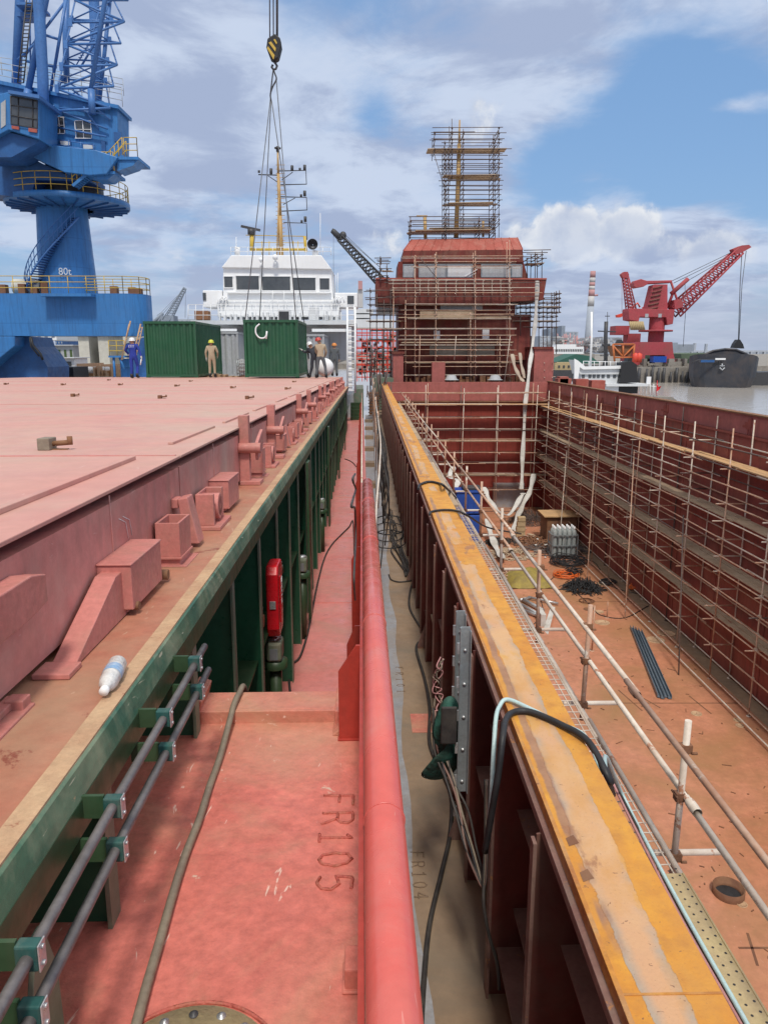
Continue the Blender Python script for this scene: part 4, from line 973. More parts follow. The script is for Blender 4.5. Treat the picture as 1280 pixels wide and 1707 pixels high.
# ---- scaffolds on the superstructure
def px_scaff(name,label,posts,ledgers,planks,Y,mat,depth=1.0,r=.026,group='tube scaffolds around the red wheelhouse',extra=()):
    s=thing(name,label,'scaffold',tuple(at(posts[0][0],posts[0][2],Y=Y)),group)
    for (x,y0,y1) in posts:
        for q in (0,depth):
            b=MB(); a=at(x,y0,Y=Y); c=at(x+random.uniform(-1,1),y1,Y=Y); b.cyl(a+Vector((0,q,0)),c+Vector((0,q,0)),r,n=6); b.build('post',mat,s)
    b=PartSet('ledger',mat,s); tb=PartSet('transom',mat,s)
    for (x0,x1,y) in ledgers:
        for q in (0,depth):
            a=at(x0+random.uniform(-3,3),y+random.uniform(-.6,.6),Y=Y); c=at(x1+random.uniform(-3,3),y+random.uniform(-.6,.6),Y=Y); b.cyl(a+Vector((0,q-.05,0)),c+Vector((0,q-.05,0)),r,n=6)
        for (x,ya,yb) in posts:
            if x0-2<=x<=x1+2 and ya<=y<=yb:
                a=at(x,y,Y=Y); tb.cyl(a+Vector((.05,-.2,-.04)),a+Vector((.05,depth+.2,-.04)),r,n=5); tb.l[-1].obox(a,(.09,.09,.08))
    b.finish(); tb.finish()
    b=PartSet('plank',MAT['plank'],s)
    for (x0,x1,y) in planks:
        a=at(x0,y,Y=Y); c=at(x1,y,Y=Y)
        for j in range(3): b.bar(a+Vector((random.uniform(-.3,.3),.15+j*.3*depth,.03+.02*j)),c+Vector((random.uniform(-.3,.3),.15+j*.3*depth,.03+random.uniform(0,.06))),.25*depth,.045)
    if planks: b.finish()
    if extra:
        b=PartSet('brace',mat,s)
        for (x0,y0,x1,y1) in extra: b.cyl(at(x0,y0,Y=Y-.1),at(x1,y1,Y=Y-.1),r,n=6)
        b.finish()
    return s
px_scaff('scaffold','dark tube scaffold tower wrapped around the yellow mast above the red wheelhouse',
 [(741,235,395),(753,198,300),(772,215,392),(831,212,396),(822,225,395),(747,245,392),(724,222,258)],
 [(722,840,213),(720,845,222),(725,790,220),(724,838,232),(735,835,238),(722,855,248),(728,838,256),(738,836,266),(738,836,273),(734,835,279),(737,836,292),(736,836,301),(742,836,309),(740,838,316),(742,832,324),(740,838,334),(742,834,342),(742,830,357),(742,830,366),(738,830,373),(740,828,380)],
 [(716,838,249),(745,834,293),(743,824,339),(722,822,381)],YS+1.0,MAT['tube_d'],1.7,.024,extra=((722,252,742,318),(742,318,741,340),(831,215,822,250),(825,300,833,270)))
px_scaff('scaffold','tube guard scaffold on the roof edge of the red wheelhouse',[(684,362,398),(742,370,398),(798,362,398),(824,355,396)],[(684,830,361),(684,826,368),(684,824,375),(684,822,383),(684,822,389)],[(686,822,385)],YS+.6,MAT['tube_d'],2.2,.03)
px_scaff('scaffold','tube scaffold covering the dark red front of the wheelhouse and deckhouse',
 [(692,425,640),(727,420,640),(792,418,640),(849,400,642),(676,500,640),(784,520,650),(833,560,640),(656,480,640)],
 [(668,870,427),(690,862,437),(688,870,444),(640,905,471),(655,900,480),(650,905,488),(640,900,494),(676,862,507),(668,858,516),(672,858,524),(680,850,531),(640,862,548),(664,860,559),(664,850,566),(668,852,575),(664,862,583),(668,860,593),(672,870,603),(690,845,611),(672,860,625)],
 [(670,852,530),(668,850,572),(676,850,606)],YS-1.6,MAT['tube'],1.0,.024,extra=((700,560,698,640),(757,600,760,560),(850,560,840,640),(700,430,730,466)))
px_scaff('scaffold','tube scaffold cantilevered off the right side of the red bridge wing',
 [(892,420,470),(903,418,470),(878,430,466),(927,485,590),(905,488,600),(919,500,600),(883,505,600),(867,505,560),(932,484,520)],
 [(872,918,417),(876,905,424),(878,908,431),(880,905,439),(880,936,489),(860,936,497),(860,936,504),(862,934,512),(868,930,520),(852,930,527),(852,930,535),(870,925,545)],[(880,906,440),(866,934,512),(850,925,536)],YS-.2,MAT['tube_d'],1.4,.03)
px_scaff('scaffold','tube scaffold on the left side of the dark red deckhouse beside the gap',
 [(617,480,690),(628,490,690),(640,500,640),(651,480,640),(634,427,470),(645,440,470)],
 [(608,664,484),(608,664,497),(612,668,508),(612,670,517),(615,670,524),(612,668,535),(618,668,550),(616,660,566),(615,660,585),(616,650,600),(622,652,615),(626,650,430),(628,652,436),(630,652,448),(628,650,460)],[(614,668,536),(636,650,452)],YS-1.0,MAT['tube_d'],1.3,.03)
px_scaff('scaffold','light tube handrail scaffold across the red bridge wing front',
 [(x,466,492) for x in (655,677,700,714,730,743,760,775,790,805,820,834,848)],[(650,852,467),(650,852,473),(650,852,484)],[],YS-1.2,MAT['tube_l'],.02,.018)
px_scaff('scaffold','tube scaffold behind the cross beam joining the starboard hold wall',
 [(905,600,655),(893,640,700),(918,600,655)],[(890,925,604),(890,925,616),(890,925,628)],[],YB+.8,MAT['tube'],.8,.026)
# ---- white fabric ducts
def duct(pts,Y,w,lab,flat=.35,mt='fabric'):
    P=[at(x,y,Y=YY) for (x,y,YY) in pts]; P=spline(P,6); b=MB(); vs=[]; n=10
    for i,p in enumerate(P):
        t=i/len(P); ww=w*(1+.25*math.sin(i*.9))
        for k in range(n):
            a=2*PI*k/n; vs.append(p+Vector((math.cos(a)*ww*(1+.15*math.sin(3*a+i)),math.sin(a)*ww*flat,0)))
    fs=[(i*n+k,i*n+(k+1)%n,(i+1)*n+(k+1)%n,(i+1)*n+k) for i in range(len(P)-1) for k in range(n)]
    b.add(vs,fs,0,True); return b.build('fabric_duct',MAT[mt],label=lab,cat='duct',group='white fabric ducts')
duct([(895,468,51.5),(893,520,51.5),(888,570,51.3),(882,615,50),(875,680,49),(871,760,48),(869,815,47.2)],50,.125,'long white fabric duct hanging from the red bridge wing down into the hold')
duct([(889,790,47.5),(884,815,47),(872,840,46),(862,862,44.5),(856,885,43)],45,.16,'white fabric duct slumped below the hanging one onto the hold floor')
duct([(806,812,45),(815,832,44),(830,852,43.5),(848,858,44),(868,828,46),(872,822,47)],45,.15,'sagging white fabric duct swinging left towards the blue tanks')
duct([(812,865,42),(818,890,40),(828,915,38),(838,930,36)],40,.17,'white fabric duct lying along the hold floor beside the blue tanks')
duct([(853,590,51),(858,612,50.6),(866,628,50.4),(872,636,50.2)],51,.12,'short cream fabric duct draped at the right foot of the deckhouse',.3,'cream_cloth')
duct([(866,588,51),(869,610,50.6),(874,630,50.3)],51,.10,'second short cream fabric duct just right of the first, at the deckhouse foot',.3,'cream_cloth')
duct([(755,778,33),(750,795,32),(762,800,31),(760,812,30.5)],32,.12,'white rag like duct end bunched beyond the blue tanks')
# ---- objects on the hold floor
def W2(x,y,Y): return at(x,y,Y=Y)
Yt=38
bt=thing('blue_tank','blue plastic tank, upper one of the stacked pair beside the guard rail','tank',tuple(W2(782,862,Yt)),'stacked blue tanks')
def tankb(y0,y1,par):
    a=W2(760,y1,Yt); c=W2(803,y0,Yt); b=MB(); b.box(a.x,c.x,Yt,Yt+1.1,a.z,c.z); b.build('tank_body',MAT['drum_blue'],par,bevel=.05)
    b=MB()
    for k in range(5): x=a.x+.12+k*(c.x-a.x-.24)/4; b.box(x-.03,x+.03,Yt-.03,Yt,a.z+.1,c.z-.15)
    b.build('tank_ribs',MAT['drum_blue'],par,bevel=.01)
tankb(822,857,bt)
a=W2(759,822,Yt); c=W2(804,813,Yt); b=MB(); b.box(a.x,c.x,Yt-.05,Yt+1.15,a.z,a.z+.12); b.build('tank_rim',MAT['drum_blue'],bt,bevel=.02); b=MB(); b.box(a.x+.4,c.x-.05,Yt+.1,Yt+.9,a.z+.12,a.z+.28); b.build('tank_lid',MAT['darksteel'],bt,bevel=.03)
bt=thing('blue_tank','blue plastic tank, lower one of the stacked pair beside the guard rail','tank',tuple(W2(782,903,Yt)),'stacked blue tanks'); tankb(859,903,bt)
zf=FZ
z0=W2(782,903,Yt).z
if z0>FZ+.1:
    b=MB(); a=W2(760,903,Yt); c=W2(803,903,Yt); b.box(a.x,c.x,Yt,Yt+1.1,FZ,z0); b.build('pallet',MAT['plank'],label='wooden stand under the stacked blue tanks',cat='pallet')
# gas bottle rack
rk=thing('gas_bottle_rack','steel rack holding grey gas bottles on the hold floor','rack',tuple(at(940,930,Z=FZ)),)
pc=at(940,930,Z=FZ); cx,cy=pc.x,pc.y
b=MB(); hw=.66; dp=.9
for x in (-hw,hw):
    for y in (0,dp): b.bar((cx+x,cy+y,FZ),(cx+x,cy+y,FZ+1.25),.05)
for z in (.1,.65,1.2):
    for y in (0,dp): b.bar((cx-hw,cy+y,FZ+z),(cx+hw,cy+y,FZ+z),.05)
    for x in (-hw,hw): b.bar((cx+x,cy,FZ+z),(cx+x,cy+dp,FZ+z),.05)
for x in (-.33,0,.33): b.bar((cx+x,cy,FZ+.1),(cx+x,cy,FZ+1.2),.03)
b.build('rack_frame',MAT['galv'],rk)
for i in range(5):
    for j in range(3):
        x=cx-.5+.25*i; y=cy+.17+.27*j
        o=thing('gas_bottle',['grey gas bottle standing in the front row of the steel rack','grey gas bottle standing in the middle row of the steel rack','grey gas bottle standing in the back row of the steel rack'][j],'gas bottle',(x,y,FZ+.12),'gas bottles in the rack, %s row'%('front','middle','back')[j])
        b=MB(); b.lathe([(0,.12),(.11,.12),(.115,.16),(.115,1.32),(.09,1.42),(.04,1.48),(.035,1.52)],(x,y,FZ),14); b.build('bottle_body',MAT['cylinder'],o)
        b=MB(); b.lathe([(.045,1.50),(.05,1.54),(.045,1.63),(0,1.65)],(x,y,FZ),10); b.build('bottle_cap',MAT['white'],o)
p=at(910,905,Z=FZ); q=at(960,905,Z=FZ)
b=MB(); b.box(p.x,q.x,p.y,p.y+1.6,FZ,FZ+1.5)
o=b.build('tool_chest',MAT['rustbox'],bevel=.02,label='rusty brown steel chest behind the gas bottle rack',cat='chest')
b=MB(); b.box(p.x-.2,q.x+.15,p.y-.15,p.y+1.6,FZ+1.5,FZ+1.56); b.build('chest_lid',MAT['plank_new'],o)
def coil(name,x,y,R,r,n,mat,lab,hz=.05,cat='hose coil',group=None,dens=20):
    p=at(x,y,Z=FZ); b=MB(); pts=[]
    for k in range(n*dens):
        a=2*PI*k/dens; rr=R*(.72+.28*math.sin(k*.13+1.3)*random.uniform(.8,1)); pts.append(p+Vector((math.cos(a)*rr,math.sin(a)*rr,r+hz*random.random()+hz*k/(n*dens)*2)))
    b.tube(pts,r,6); return b.build(name,mat,label=lab,cat=cat,group=group)
coil('cable_coil',947,940,.95,.022,14,MAT['black'],'wide black hose coil on the floor in front of the gas bottle rack',.12)
coil('hose_coil',943,961,.62,.02,8,MAT['orange_hose'],'bright orange hose coil on the hold floor',.06)
coil('cable_coil',957,957,.4,.02,8,MAT['black'],'small black hose coil lying inside the orange hose',.10)
coil('cable_coil',1013,973,.42,.02,6,MAT['black'],'thin black hose coil, right of the tangled cable heap',.05)
coil('cable_coil',978,1003,.35,.015,3,MAT['rustbox'],'thin rusty wire loop behind the bundle of blue grey profiles',.02)
coil('hose_coil',1060,984,.33,.025,6,MAT['orange_hose'],'small dull red hose coil at the foot of the scaffold',.08)
def heap(name,x,y,R,H,n,r,mat,lab,cat,group=None,kind=None,yy=1):
    p=at(x,y,Z=FZ); b=MB()
    for k in range(n):
        a=random.uniform(0,2*PI); rr=R*random.random()**.5; h=H*(1-(rr/R)**2); q=[]
        c=p+Vector((math.cos(a)*rr,math.sin(a)*rr*yy,0)); a2=random.uniform(0,2*PI); L=random.uniform(.3,.8)*R
        for j in range(6): q.append(c+Vector((math.cos(a2)*L*(j-2.5)/5+random.uniform(-.05,.05),math.sin(a2)*L*(j-2.5)/5+random.uniform(-.05,.05),.02+h*random.random()*(1-abs(j-2.5)/3.5))))
        b.tube(q,r,5)
    return b.build(name,mat,label=lab,cat=cat,group=group,kind=kind)
heap('cable_heap',970,982,.85,.75,200,.018,MAT['black'],'tangled heap of black cables on the hold floor below the orange hose','cable heap')
heap('wire_heap',880,870,1.3,1.0,200,.012,MAT['tube_d'],'loose pile of thin dark wire by the far bulkhead','wire heap')
heap('scrap_heap',900,905,1.5,.35,140,.03,MAT['rustbox'],'scattered brown scrap on the hold floor near the timber blocks','scrap')
heap('scrap_heap',850,925,1.2,.3,110,.03,MAT['plank'],'scattered offcuts on the hold floor beside the fallen white duct','scrap')
heap('scrap_heap',925,915,1.6,.35,160,.025,MAT['tube_d'],'dark scrap strewn before the gas bottle rack','scrap')
heap('scrap_heap',862,960,1.0,.4,120,.025,MAT['tube'],'rusty offcuts between the guard rail and the ochre tarpaulin','scrap')
heap('cable_heap',838,905,1.0,.4,90,.02,MAT['cable'],'dark cables tangled beside the stacked blue tanks','cable heap')
for k,(x,y,x2,y2,lab) in enumerate(((880,890,930,905,'weathered board lying flat near the timber blocks'),)):
    b=MB(); b.bar(at(x,y,Z=FZ+.05),at(x2,y2,Z=FZ+.05),.25,.05); b.build('loose_board',MAT['plank'],label=lab,cat='board')
b=MB()
for k in range(46):
    p=at(random.uniform(850,960),random.uniform(880,935),Z=FZ); a=random.uniform(0,PI); s=random.uniform(.08,.35)
    b.obox(p+Vector((0,0,random.uniform(.03,.15))),(s,s*random.uniform(.3,1),.02),Matrix.Rotation(a,3,'Z')@Matrix.Rotation(random.uniform(-.6,.6),3,'X'))
b.build('paper_litter',MAT['fabric'],label='pale torn sheets littering the hold floor',cat='litter',kind='stuff')
p=at(867,895,Z=FZ); b=MB()
for k in range(4): b.box(p.x-.25+.03*k,p.x+.28,p.y,p.y+.4,FZ+.3*k,FZ+.3*k+.26)
b.build('timber_stack',MAT['wood'],bevel=.015,label='small stack of pale timber blocks on the hold floor',cat='timber')
for k,(pp) in enumerate((((947,945),(925,960),(900,985),(905,1020),(890,1040)),((957,985),(985,1010),(1000,1025),(1040,1030),(1080,1010)),((1013,975),(1040,985),(1065,990)),((870,905),(900,915),(930,925),(985,935),(1000,950)))):
    b=MB(); b.tube(spline([at(x,y,Z=FZ+.02) for x,y in pp],6),.018,6); b.build('floor_cable',MAT['black'] if k%2 else MAT['cable'],label=['dark cable running from the wide coil towards the metal ducts','dark cable winding from the cable heap past the manhole lids','short dark cable trailing from the thin coil to the scaffold foot','dark cable curling past the timber blocks to the gas bottle rack'][k],cat='cable',group='cables on the hold floor')
# blue grey profiles
o=thing('profile_bundle','bundle of long blue grey steel profiles lying on the salmon floor','steel bundle',tuple(at(1085,1165,Z=FZ)))
for k,(xa,xb) in enumerate(((1052,1098),(1056,1104),(1061,1110),(1066,1116))):
    a=at(xa,1047+k*2,Z=FZ+.02); c=at(xb,1163+(k%2)*2,Z=FZ+.02); b=MB(); d=(c-a).normalized(); n=Vector((-d.y,d.x,0))
    for s in (-.05,.05): b.bar(a+n*s+Vector((0,0,.06)),c+n*s+Vector((0,0,.06)),.012,.12)
    b.bar(a+Vector((0,0,.012)),c+Vector((0,0,.012)),.1,.014); b.build('profile',MAT['profile'],o)
# ochre tarp, steel ducts
p=at(885,975,Z=FZ); b=MB(); n=14
vs=[]; 
for i in range(n):
    for j in range(n):
        u=i/(n-1)-.5; v=j/(n-1)-.5; vs.append(p+Vector((u*2.0,v*2.4+.6,max(.02,.55*(1-(2*abs(u))**3)*(1-(2*abs(v))**3)+random.uniform(-.08,.08)))))
b.add(vs,[(i*n+j,(i+1)*n+j,(i+1)*n+j+1,i*n+j+1) for i in range(n-1) for j in range(n-1)],0,True)
b.build('tarpaulin',MAT['yellow_tarp'],label='ochre tarpaulin thrown over a heap beyond the guard rail post',cat='tarpaulin')
heap('net_heap',880,957,.7,.35,90,.015,MAT['darksteel'],'dark netting with foil scraps heaped on the ochre tarpaulin','net')
for o_ in (bpy.data.objects[-1],): pass
o=thing('metal_duct_bundle','silvery metal ducts and pipes lying together on the hold floor','ducts',tuple(at(890,1010,Z=FZ)))
for k,(x0,y0,x1,y1,r) in enumerate(((872,1000,905,1018,.09),(868,1008,900,1026,.08),(880,995,930,1006,.05),(866,1000,885,996,.06),(874,1018,906,1030,.07))):
    b=MB(); b.cyl(at(x0,y0,Z=FZ+.12),at(x1,y1,Z=FZ+.1),r,n=12); b.build('duct',MAT['zinc'],o)
b=MB(); b.quad(at(905,1050,Z=FZ),at(918,1010,Z=FZ+.3),at(925,1012,Z=FZ+.3),at(913,1058,Z=FZ)); b.box(*(lambda p:(p.x-.1,p.x+.1,p.y,p.y+.8,FZ,FZ+.5))(at(905,1045,Z=FZ))); b.build('paper_sack',MAT['fabric'],label='pale folded sack beside the metal ducts',cat='sack')
for k,(x,y0,y1) in enumerate(((1011,1000,1030),(986,1000,1085),(1277,1280,1320))):
    if k==2: continue
    p=at(x,y1,Z=FZ); b=MB(); b.cyl(p,p+Vector((0,0,(y1-y0)*p.y/1233)),.03 if k else .025,n=8); b.lathe([(.09,0),(.09,.02),(0,.022)],p,10); b.build('upright_tube',MAT['tube'],label=('short rusty tube standing upright beyond the manhole lids','rusty tube standing upright behind the guard rail, left of the profile bundle')[k],cat='tube',group='loose upright tubes')
# ---- cables over the flange
def cab(pts,r,mat,lab,name='cable',k=6,cat='cable',group=None):
    b=MB(); b.tube(spline(pts,k),r,10); return b.build(name,mat,label=lab,cat=cat,group=group)
def f_at(x,y,dz=.02): return at(x,y,Z=-1.9+dz)
def x_at(x,y,X): return at(x,y,X=X)
G=dict(group='cables and hoses hung over the orange flange')
low=[x_at(812,1400,.60),x_at(818,1340,.61),x_at(822,1260,.63),x_at(826,1200,.66)]
cab(low+[x_at(832,1178,.70),f_at(845,1166),f_at(880,1180),f_at(930,1205),f_at(975,1228),Vector((1.10,3.15,-1.95)),x_at(1010,1262,1.3),at(1035,1320,Z=-3.0),at(1080,1410,Z=-3.0),at(1150,1540,Z=-3.0),at(1235,1690,Z=-3.0),at(1290,1790,Z=-3.0)],.012,MAT['white_hose'],'pale green white hose bent over the orange flange, then along the perforated board',**G)
low=[x_at(808,1420,.58),x_at(820,1350,.60),x_at(830,1290,.62),x_at(838,1225,.65)]
cab(low+[x_at(843,1200,.70),f_at(856,1187),f_at(885,1187),f_at(935,1208),f_at(980,1236),Vector((1.12,3.1,-1.97)),x_at(1006,1275,1.3),at(1022,1325,Z=-3.06)],.017,MAT['black'],'thick black hose bent over the orange flange beside the pale hose',**G)
cab([at(1002,1260,Z=-2.9),at(1028,1320,Z=-3.02),at(1070,1405,Z=-3.02),at(1135,1532,Z=-3.02),at(1225,1690,Z=-3.02),at(1275,1780,Z=-3.02)],.009,MAT['pink_hose'],'pink red hose running beside the pale hose on the perforated board',**G)
cab([at(1005,1262,Z=-2.9),at(1031,1318,Z=-3.015),at(1074,1402,Z=-3.015),at(1142,1532,Z=-3.015),at(1230,1688,Z=-3.015),at(1282,1780,Z=-3.015)],.008,MAT['cable'],'dark cable squeezed between the pink and pale hoses',**G)
cab([x_at(697,815,.68),f_at(700,808),f_at(715,803),f_at(732,806),f_at(742,812),at(760,830,Z=-3.1)],.018,MAT['black'],'black cable looped over the far part of the orange flange',**G)
cab([x_at(716,858,.68),f_at(719,853),f_at(740,850),f_at(762,852),f_at(780,860,.0),at(815,880,Z=-3.0),at(868,890,Z=-3.4)],.014,MAT['black'],'thin black cable over the orange flange, stretched on towards the guard rail',**G)
def dk(x,y,dz=.015): return at(x,y,Z=-3.8+dz)
G=dict(group='cables lying on the brown side deck')
cab([dk(700,1740),dk(706,1640),dk(716,1540),dk(737,1450),dk(750,1390),dk(752,1330),dk(738,1290),dk(716,1240),dk(716,1180),dk(707,1130),dk(694,1085),dk(700,1070,.05),dk(722,1072,.1)],.018,MAT['cable'],'thick dark cable running along the brown side deck to the bottom of the photo',**G)
cab([dk(722,1072,.1),dk(700,1045),dk(682,1010),dk(686,975),dk(694,962),dk(678,935),dk(668,905),dk(672,885),dk(662,860)],.016,MAT['cable'],'dark cable winding along the middle of the brown side deck',**G)
for k in range(7):
    pts=[dk(640+random.uniform(-4,14)+j*3,850+j*13+random.uniform(-8,8),.02+.03*random.random()) for j in range(6)]+[dk(680+random.uniform(-6,6),960,.03)]
    cab(pts,.011,MAT['cable'],'dark cable tangled with others in the far part of the brown side deck',**G)
for k in range(3):
    pts=[dk(636+30*math.cos(a*.9+k)+12,875+k*12+16*math.sin(a*.9+k),.02+.02*k) for a in range(8)]; cab(pts,.011,MAT['black'],'black cable looped in a ring on the brown side deck',**G)
cab([dk(648,958),dk(652,966),dk(665,970),dk(685,968),dk(696,965)],.012,MAT['cable'],'short pale ended cable across the brown side deck',**G)
for k in range(5):
    o=.012*k
    cab([at(812-k,1300,Y=3.75),at(812-k,1400,Y=3.7),at(808-k,1476,Y=3.65),at(793+k*2+random.uniform(-4,4),1460-k*4,Y=3.7+o),at(774+k*4+random.uniform(-7,5),1410,Y=3.85),at(756+k*5+random.uniform(-8,6),1350,Y=4.0),at(740+k*5+random.uniform(-8,6),1300,Y=4.15),at(724+k*5,1250,Y=4.3),at(722+k*3,1180+k*5,Y=4.4)],.0075,[MAT['cable'],MAT['rib_maroon'],MAT['black'],MAT['hose'],MAT['cable']][k],['dark cable','maroon cable','black cable','tan cable','thin dark cable'][k]+' in the bundle sagging between the green cloth and the maroon ribs',**G)
cab([at(806,1470,Y=3.66),at(806,1510,Y=3.6),at(815,1560,Y=3.58),at(828,1605,Y=3.55),at(832,1650,Y=3.5)],.010,MAT['cable'],'dark cable dropping from the bundle down the nearest maroon rib',**G)
for k in range(4):
    pts=[at(734+random.uniform(-13,6),1098+j*13+random.uniform(-5,5),Y=4.5+random.uniform(-.05,.05)) for j in range(8)]
    cab(pts,.004,MAT['pink_hose'] if k%2 else MAT['hose'],'thin pinkish wire curled above the green cloth' if k%2 else 'thin tan wire curled above the green cloth',**G)
# vertical galvanised trays
for k,(x,yt,yb,lab) in enumerate(((768,1018,1340,'taller galvanised cable tray upright standing against the maroon ribs'),(776,1045,1352,'shorter galvanised cable tray upright with bolt heads, in front of the taller one'))):
    a=x_at(x,yt,.60-.03*k); c=x_at(x,yb,.60-.03*k); yy=a.y
    o=thing('cable_tray',lab,'cable tray',(a.x,yy,c.z),'galvanised uprights by the ribs')
    b=MB(); b.box(a.x-.03,a.x+.03,yy,yy+.006,c.z,a.z); b.box(a.x-.034,a.x-.028,yy-.02,yy,c.z,a.z); b.box(a.x+.028,a.x+.034,yy-.03,yy,c.z,a.z-.02); b.build('tray_channel',MAT['galv'],o,bevel=.002)
    b=MB()
    for j in range(6): z=a.z-.15-j*.22; b.lathe([(.011,0),(.011,-.008),(0,-.01)],(a.x,yy,z),8,0,'Y'); 
    b.build('bolt_head',MAT['zinc'],o)
    b=MB()
    for j in range(6): z=a.z-.1-j*.22; b.box(a.x-.05,a.x-.03,yy-.012,yy,z-.07,z)
    b.build('tray_rung',MAT['zinc'],o)
# green cloth
P=[(742,1158),(728,1185),(716,1225),(728,1252),(716,1275),(692,1294),(726,1304),(756,1292),(772,1265),(770,1200),(762,1160)]
b=MB(); vs=[at(x,y,Y=4.35+.03*math.sin(i*2.1)) for i,(x,y) in enumerate(P)]; yy=4.35
ctr=at(745,1230,Y=4.25); vs=[Vector((v.x,min(max(v.y,yy-.2),yy+.2),v.z)) for v in vs]
m_=len(vs); ring1=[ctr.lerp(v,.55)+Vector((-.03*math.sin(i*1.7),-.05,random.uniform(-.01,.01))) for i,v in enumerate(vs)]
allv=vs+ring1+[ctr+Vector((0,-.08,0))]
b.add(allv,[(i,(i+1)%m_,m_+(i+1)%m_,m_+i) for i in range(m_)]+[(m_+i,m_+(i+1)%m_,2*m_) for i in range(m_)],0,True)
o=b.build('cloth_bag',MAT['tarp_green'],label='crumpled green cloth bag hanging with cables beside the galvanised trays',cat='bag'); sm=o.modifiers.new('s','SUBSURF'); sm.levels=2; sm.render_levels=2
so=o.modifiers.new('t','SOLIDIFY'); so.thickness=.01
b=MB(); p=at(748,1208,Y=4.16); b.box(p.x-.05,p.x+.05,p.y-.01,p.y+.01,p.z-.13,p.z+.12); b.build('dark_flap',MAT['cable'],o,bevel=.01)
# ropes with cables between the ships
b=MB(); pts=[Vector((.03,5.2,-1.45)),Vector((.055,6.5,-1.36)),Vector((.12,9,-1.34)),Vector((.165,12,-1.33)),Vector((.17,20,-1.40)),Vector((.17,30,-1.45)),Vector((.17,44,-1.5))]
b.tube(spline(pts,6),.011,8); b.build('wire_rope',MAT['tube_l'],label='taut pale rope stretched lengthwise over the gap between the ships',cat='rope')
b=MB()
for k in range(14):
    y0=random.uniform(9,13); q=[Vector((.17+random.uniform(-.01,.01),y0+j*2.2,-1.34-.10*math.sin(j/9*PI)*random.uniform(.5,2.8)-random.random()*.05)) for j in range(10)]
    b.tube(spline(q,3),.011,5)
for k in range(26):
    y0=random.uniform(9.5,17); q=[Vector((.17,y0,-1.35)),Vector((.2+random.uniform(-.06,.12),y0+random.uniform(-.3,.3),-1.9)),Vector((.24+random.uniform(-.1,.14),y0+random.uniform(-.4,.4),-2.4-random.random()*.7))]
    b.tube(spline(q,4),.009,5)
b.build('cable_bundle',MAT['cable'],label='thick bundle of dark cables hanging off the pale rope between the ships',cat='cable bundle')
for y in (18,24,30,36,42): b=MB(); b.cyl((.2,y,-3.8),(.2,y,-1.4),.02,n=6); b.build('rail_post',MAT['tube'],us)
for x,y,lab in ((612,732,'black tyre fender squeezed between the two ships'),):
    p=at(x,y,X=.15); b=MB(); q=[p+Vector((0,.42*math.cos(2*PI*k/24),.42*math.sin(2*PI*k/24))) for k in range(25)]
    o=MB(); o.tube(q,.10,10); o.build('tyre_fender',MAT['black'],label=lab,cat='fender')
# rubbish piled at the far end of the gap
o=thing('gangway','dark steel gangway and stair frames at the far end between the ships','gangway',(.5,47,-3.8))
b=MB()
for k in range(8): b.box(-.1,1.0,44+.3*k,44.2+.3*k,-3.7+.16*k,-3.66+.16*k)
b.build('step',MAT['tube_d'],o)
b=PartSet('frame_tube',MAT['tube_d'],o)
for k in range(26):
    p=Vector((random.uniform(-.3,1.0),random.uniform(43,50),random.uniform(-3.5,-.8))); q=p+Vector((random.uniform(-.2,.2),random.uniform(-1,1),random.uniform(.5,1.8))); b.cyl(p,q,.035,n=5)
b.finish()

b=MB(); b.box(.2,1.6,50.5,60,-9,-1.7); b.build('stern_block',MAT['green_rib'],us)
b=MB(); b.box(-.05,.6,49,50,-6,-2.6); b.build('fender_block',MAT['rustbox'],us)

b=MB(); b.prism([(.168,3),(-.02,8),(-.30,48),(.168,48)],'Z',-4.3,-3.95); b.build('rubbing_timber',MAT['grey_edge'],us)
for k in range(9):
    y=9+4.2*k; b=MB(); b.box(-.02-.007*y+.02,.16,y,y+.5,-3.95,-3.80); b.build('chafing_block',MAT['brown_deck'],us)
# ================================================================== PORTAL CRANE (blue)
FRAME[0]=WORLD
def PB(b,pts,Y0,Y1,m=0,YR=None):
    """prism from an outline measured at depth Y0 (or YR)"""
    e=[at(x,y,Y=YR or Y0) for x,y in pts]; return b.prism([(p.x,p.z) for p in e],'Y',Y0,Y1,m)
def BX(b,x0,y0,x1,y1,Y0,Y1,m=0,YR=None):
    a=at(x0,y0,Y=YR or Y0); c=at(x1,y1,Y=YR or Y0); return b.box(a.x,c.x,Y0,Y1,c.z,a.z,m)
def LN(b,pts,Y,r,n=6,dy=0):
    b.tube([at(x,y,Y=Y)+Vector((0,dy,0)) for x,y in pts],r,n); return b
CR=thing('portal_crane','huge blue portal crane with lattice boom and yellow railed ring platform on the quay','crane',tuple(at(118,630,Y=52)))
YC=52.0
b=MB(); c=at(118,480,Y=YC); xr=at(253,488,Y=YC-3).x
PB(b,[(-160,490),(-160,640),(-40,640),(-5,610),(25,577),(25,560),(250,560),(252,556),(252,489),(-160,487)],YC-3,YC-2.9)
b=MB(); zt=at(100,489,Y=YC-3).z; zb=at(100,560,Y=YC-3).z
pl=[]; xr=at(253,500,Y=YC-1).x; xl=at(-250,500,Y=YC-3).x
out=[(xl,YC-3),(xr-1.2,YC-3)]+[(xr-1.2+1.2*math.sin(t*PI/12),YC-1.8-1.2*math.cos(t*PI/12)) for t in range(1,7)]+[(xr,YC-1),(xl,YC-1)]
b.prism(out,'Z',zb,zt); b.build('portal_beam',MAT['blue'],CR)
b=MB(); PB(b,[(-160,560.5),(25,560.5),(25,577),(0,597),(-60,650),(-160,650)],YC-3,YC-.5); b.build('portal_leg',MAT['blue'],CR,bevel=.05)
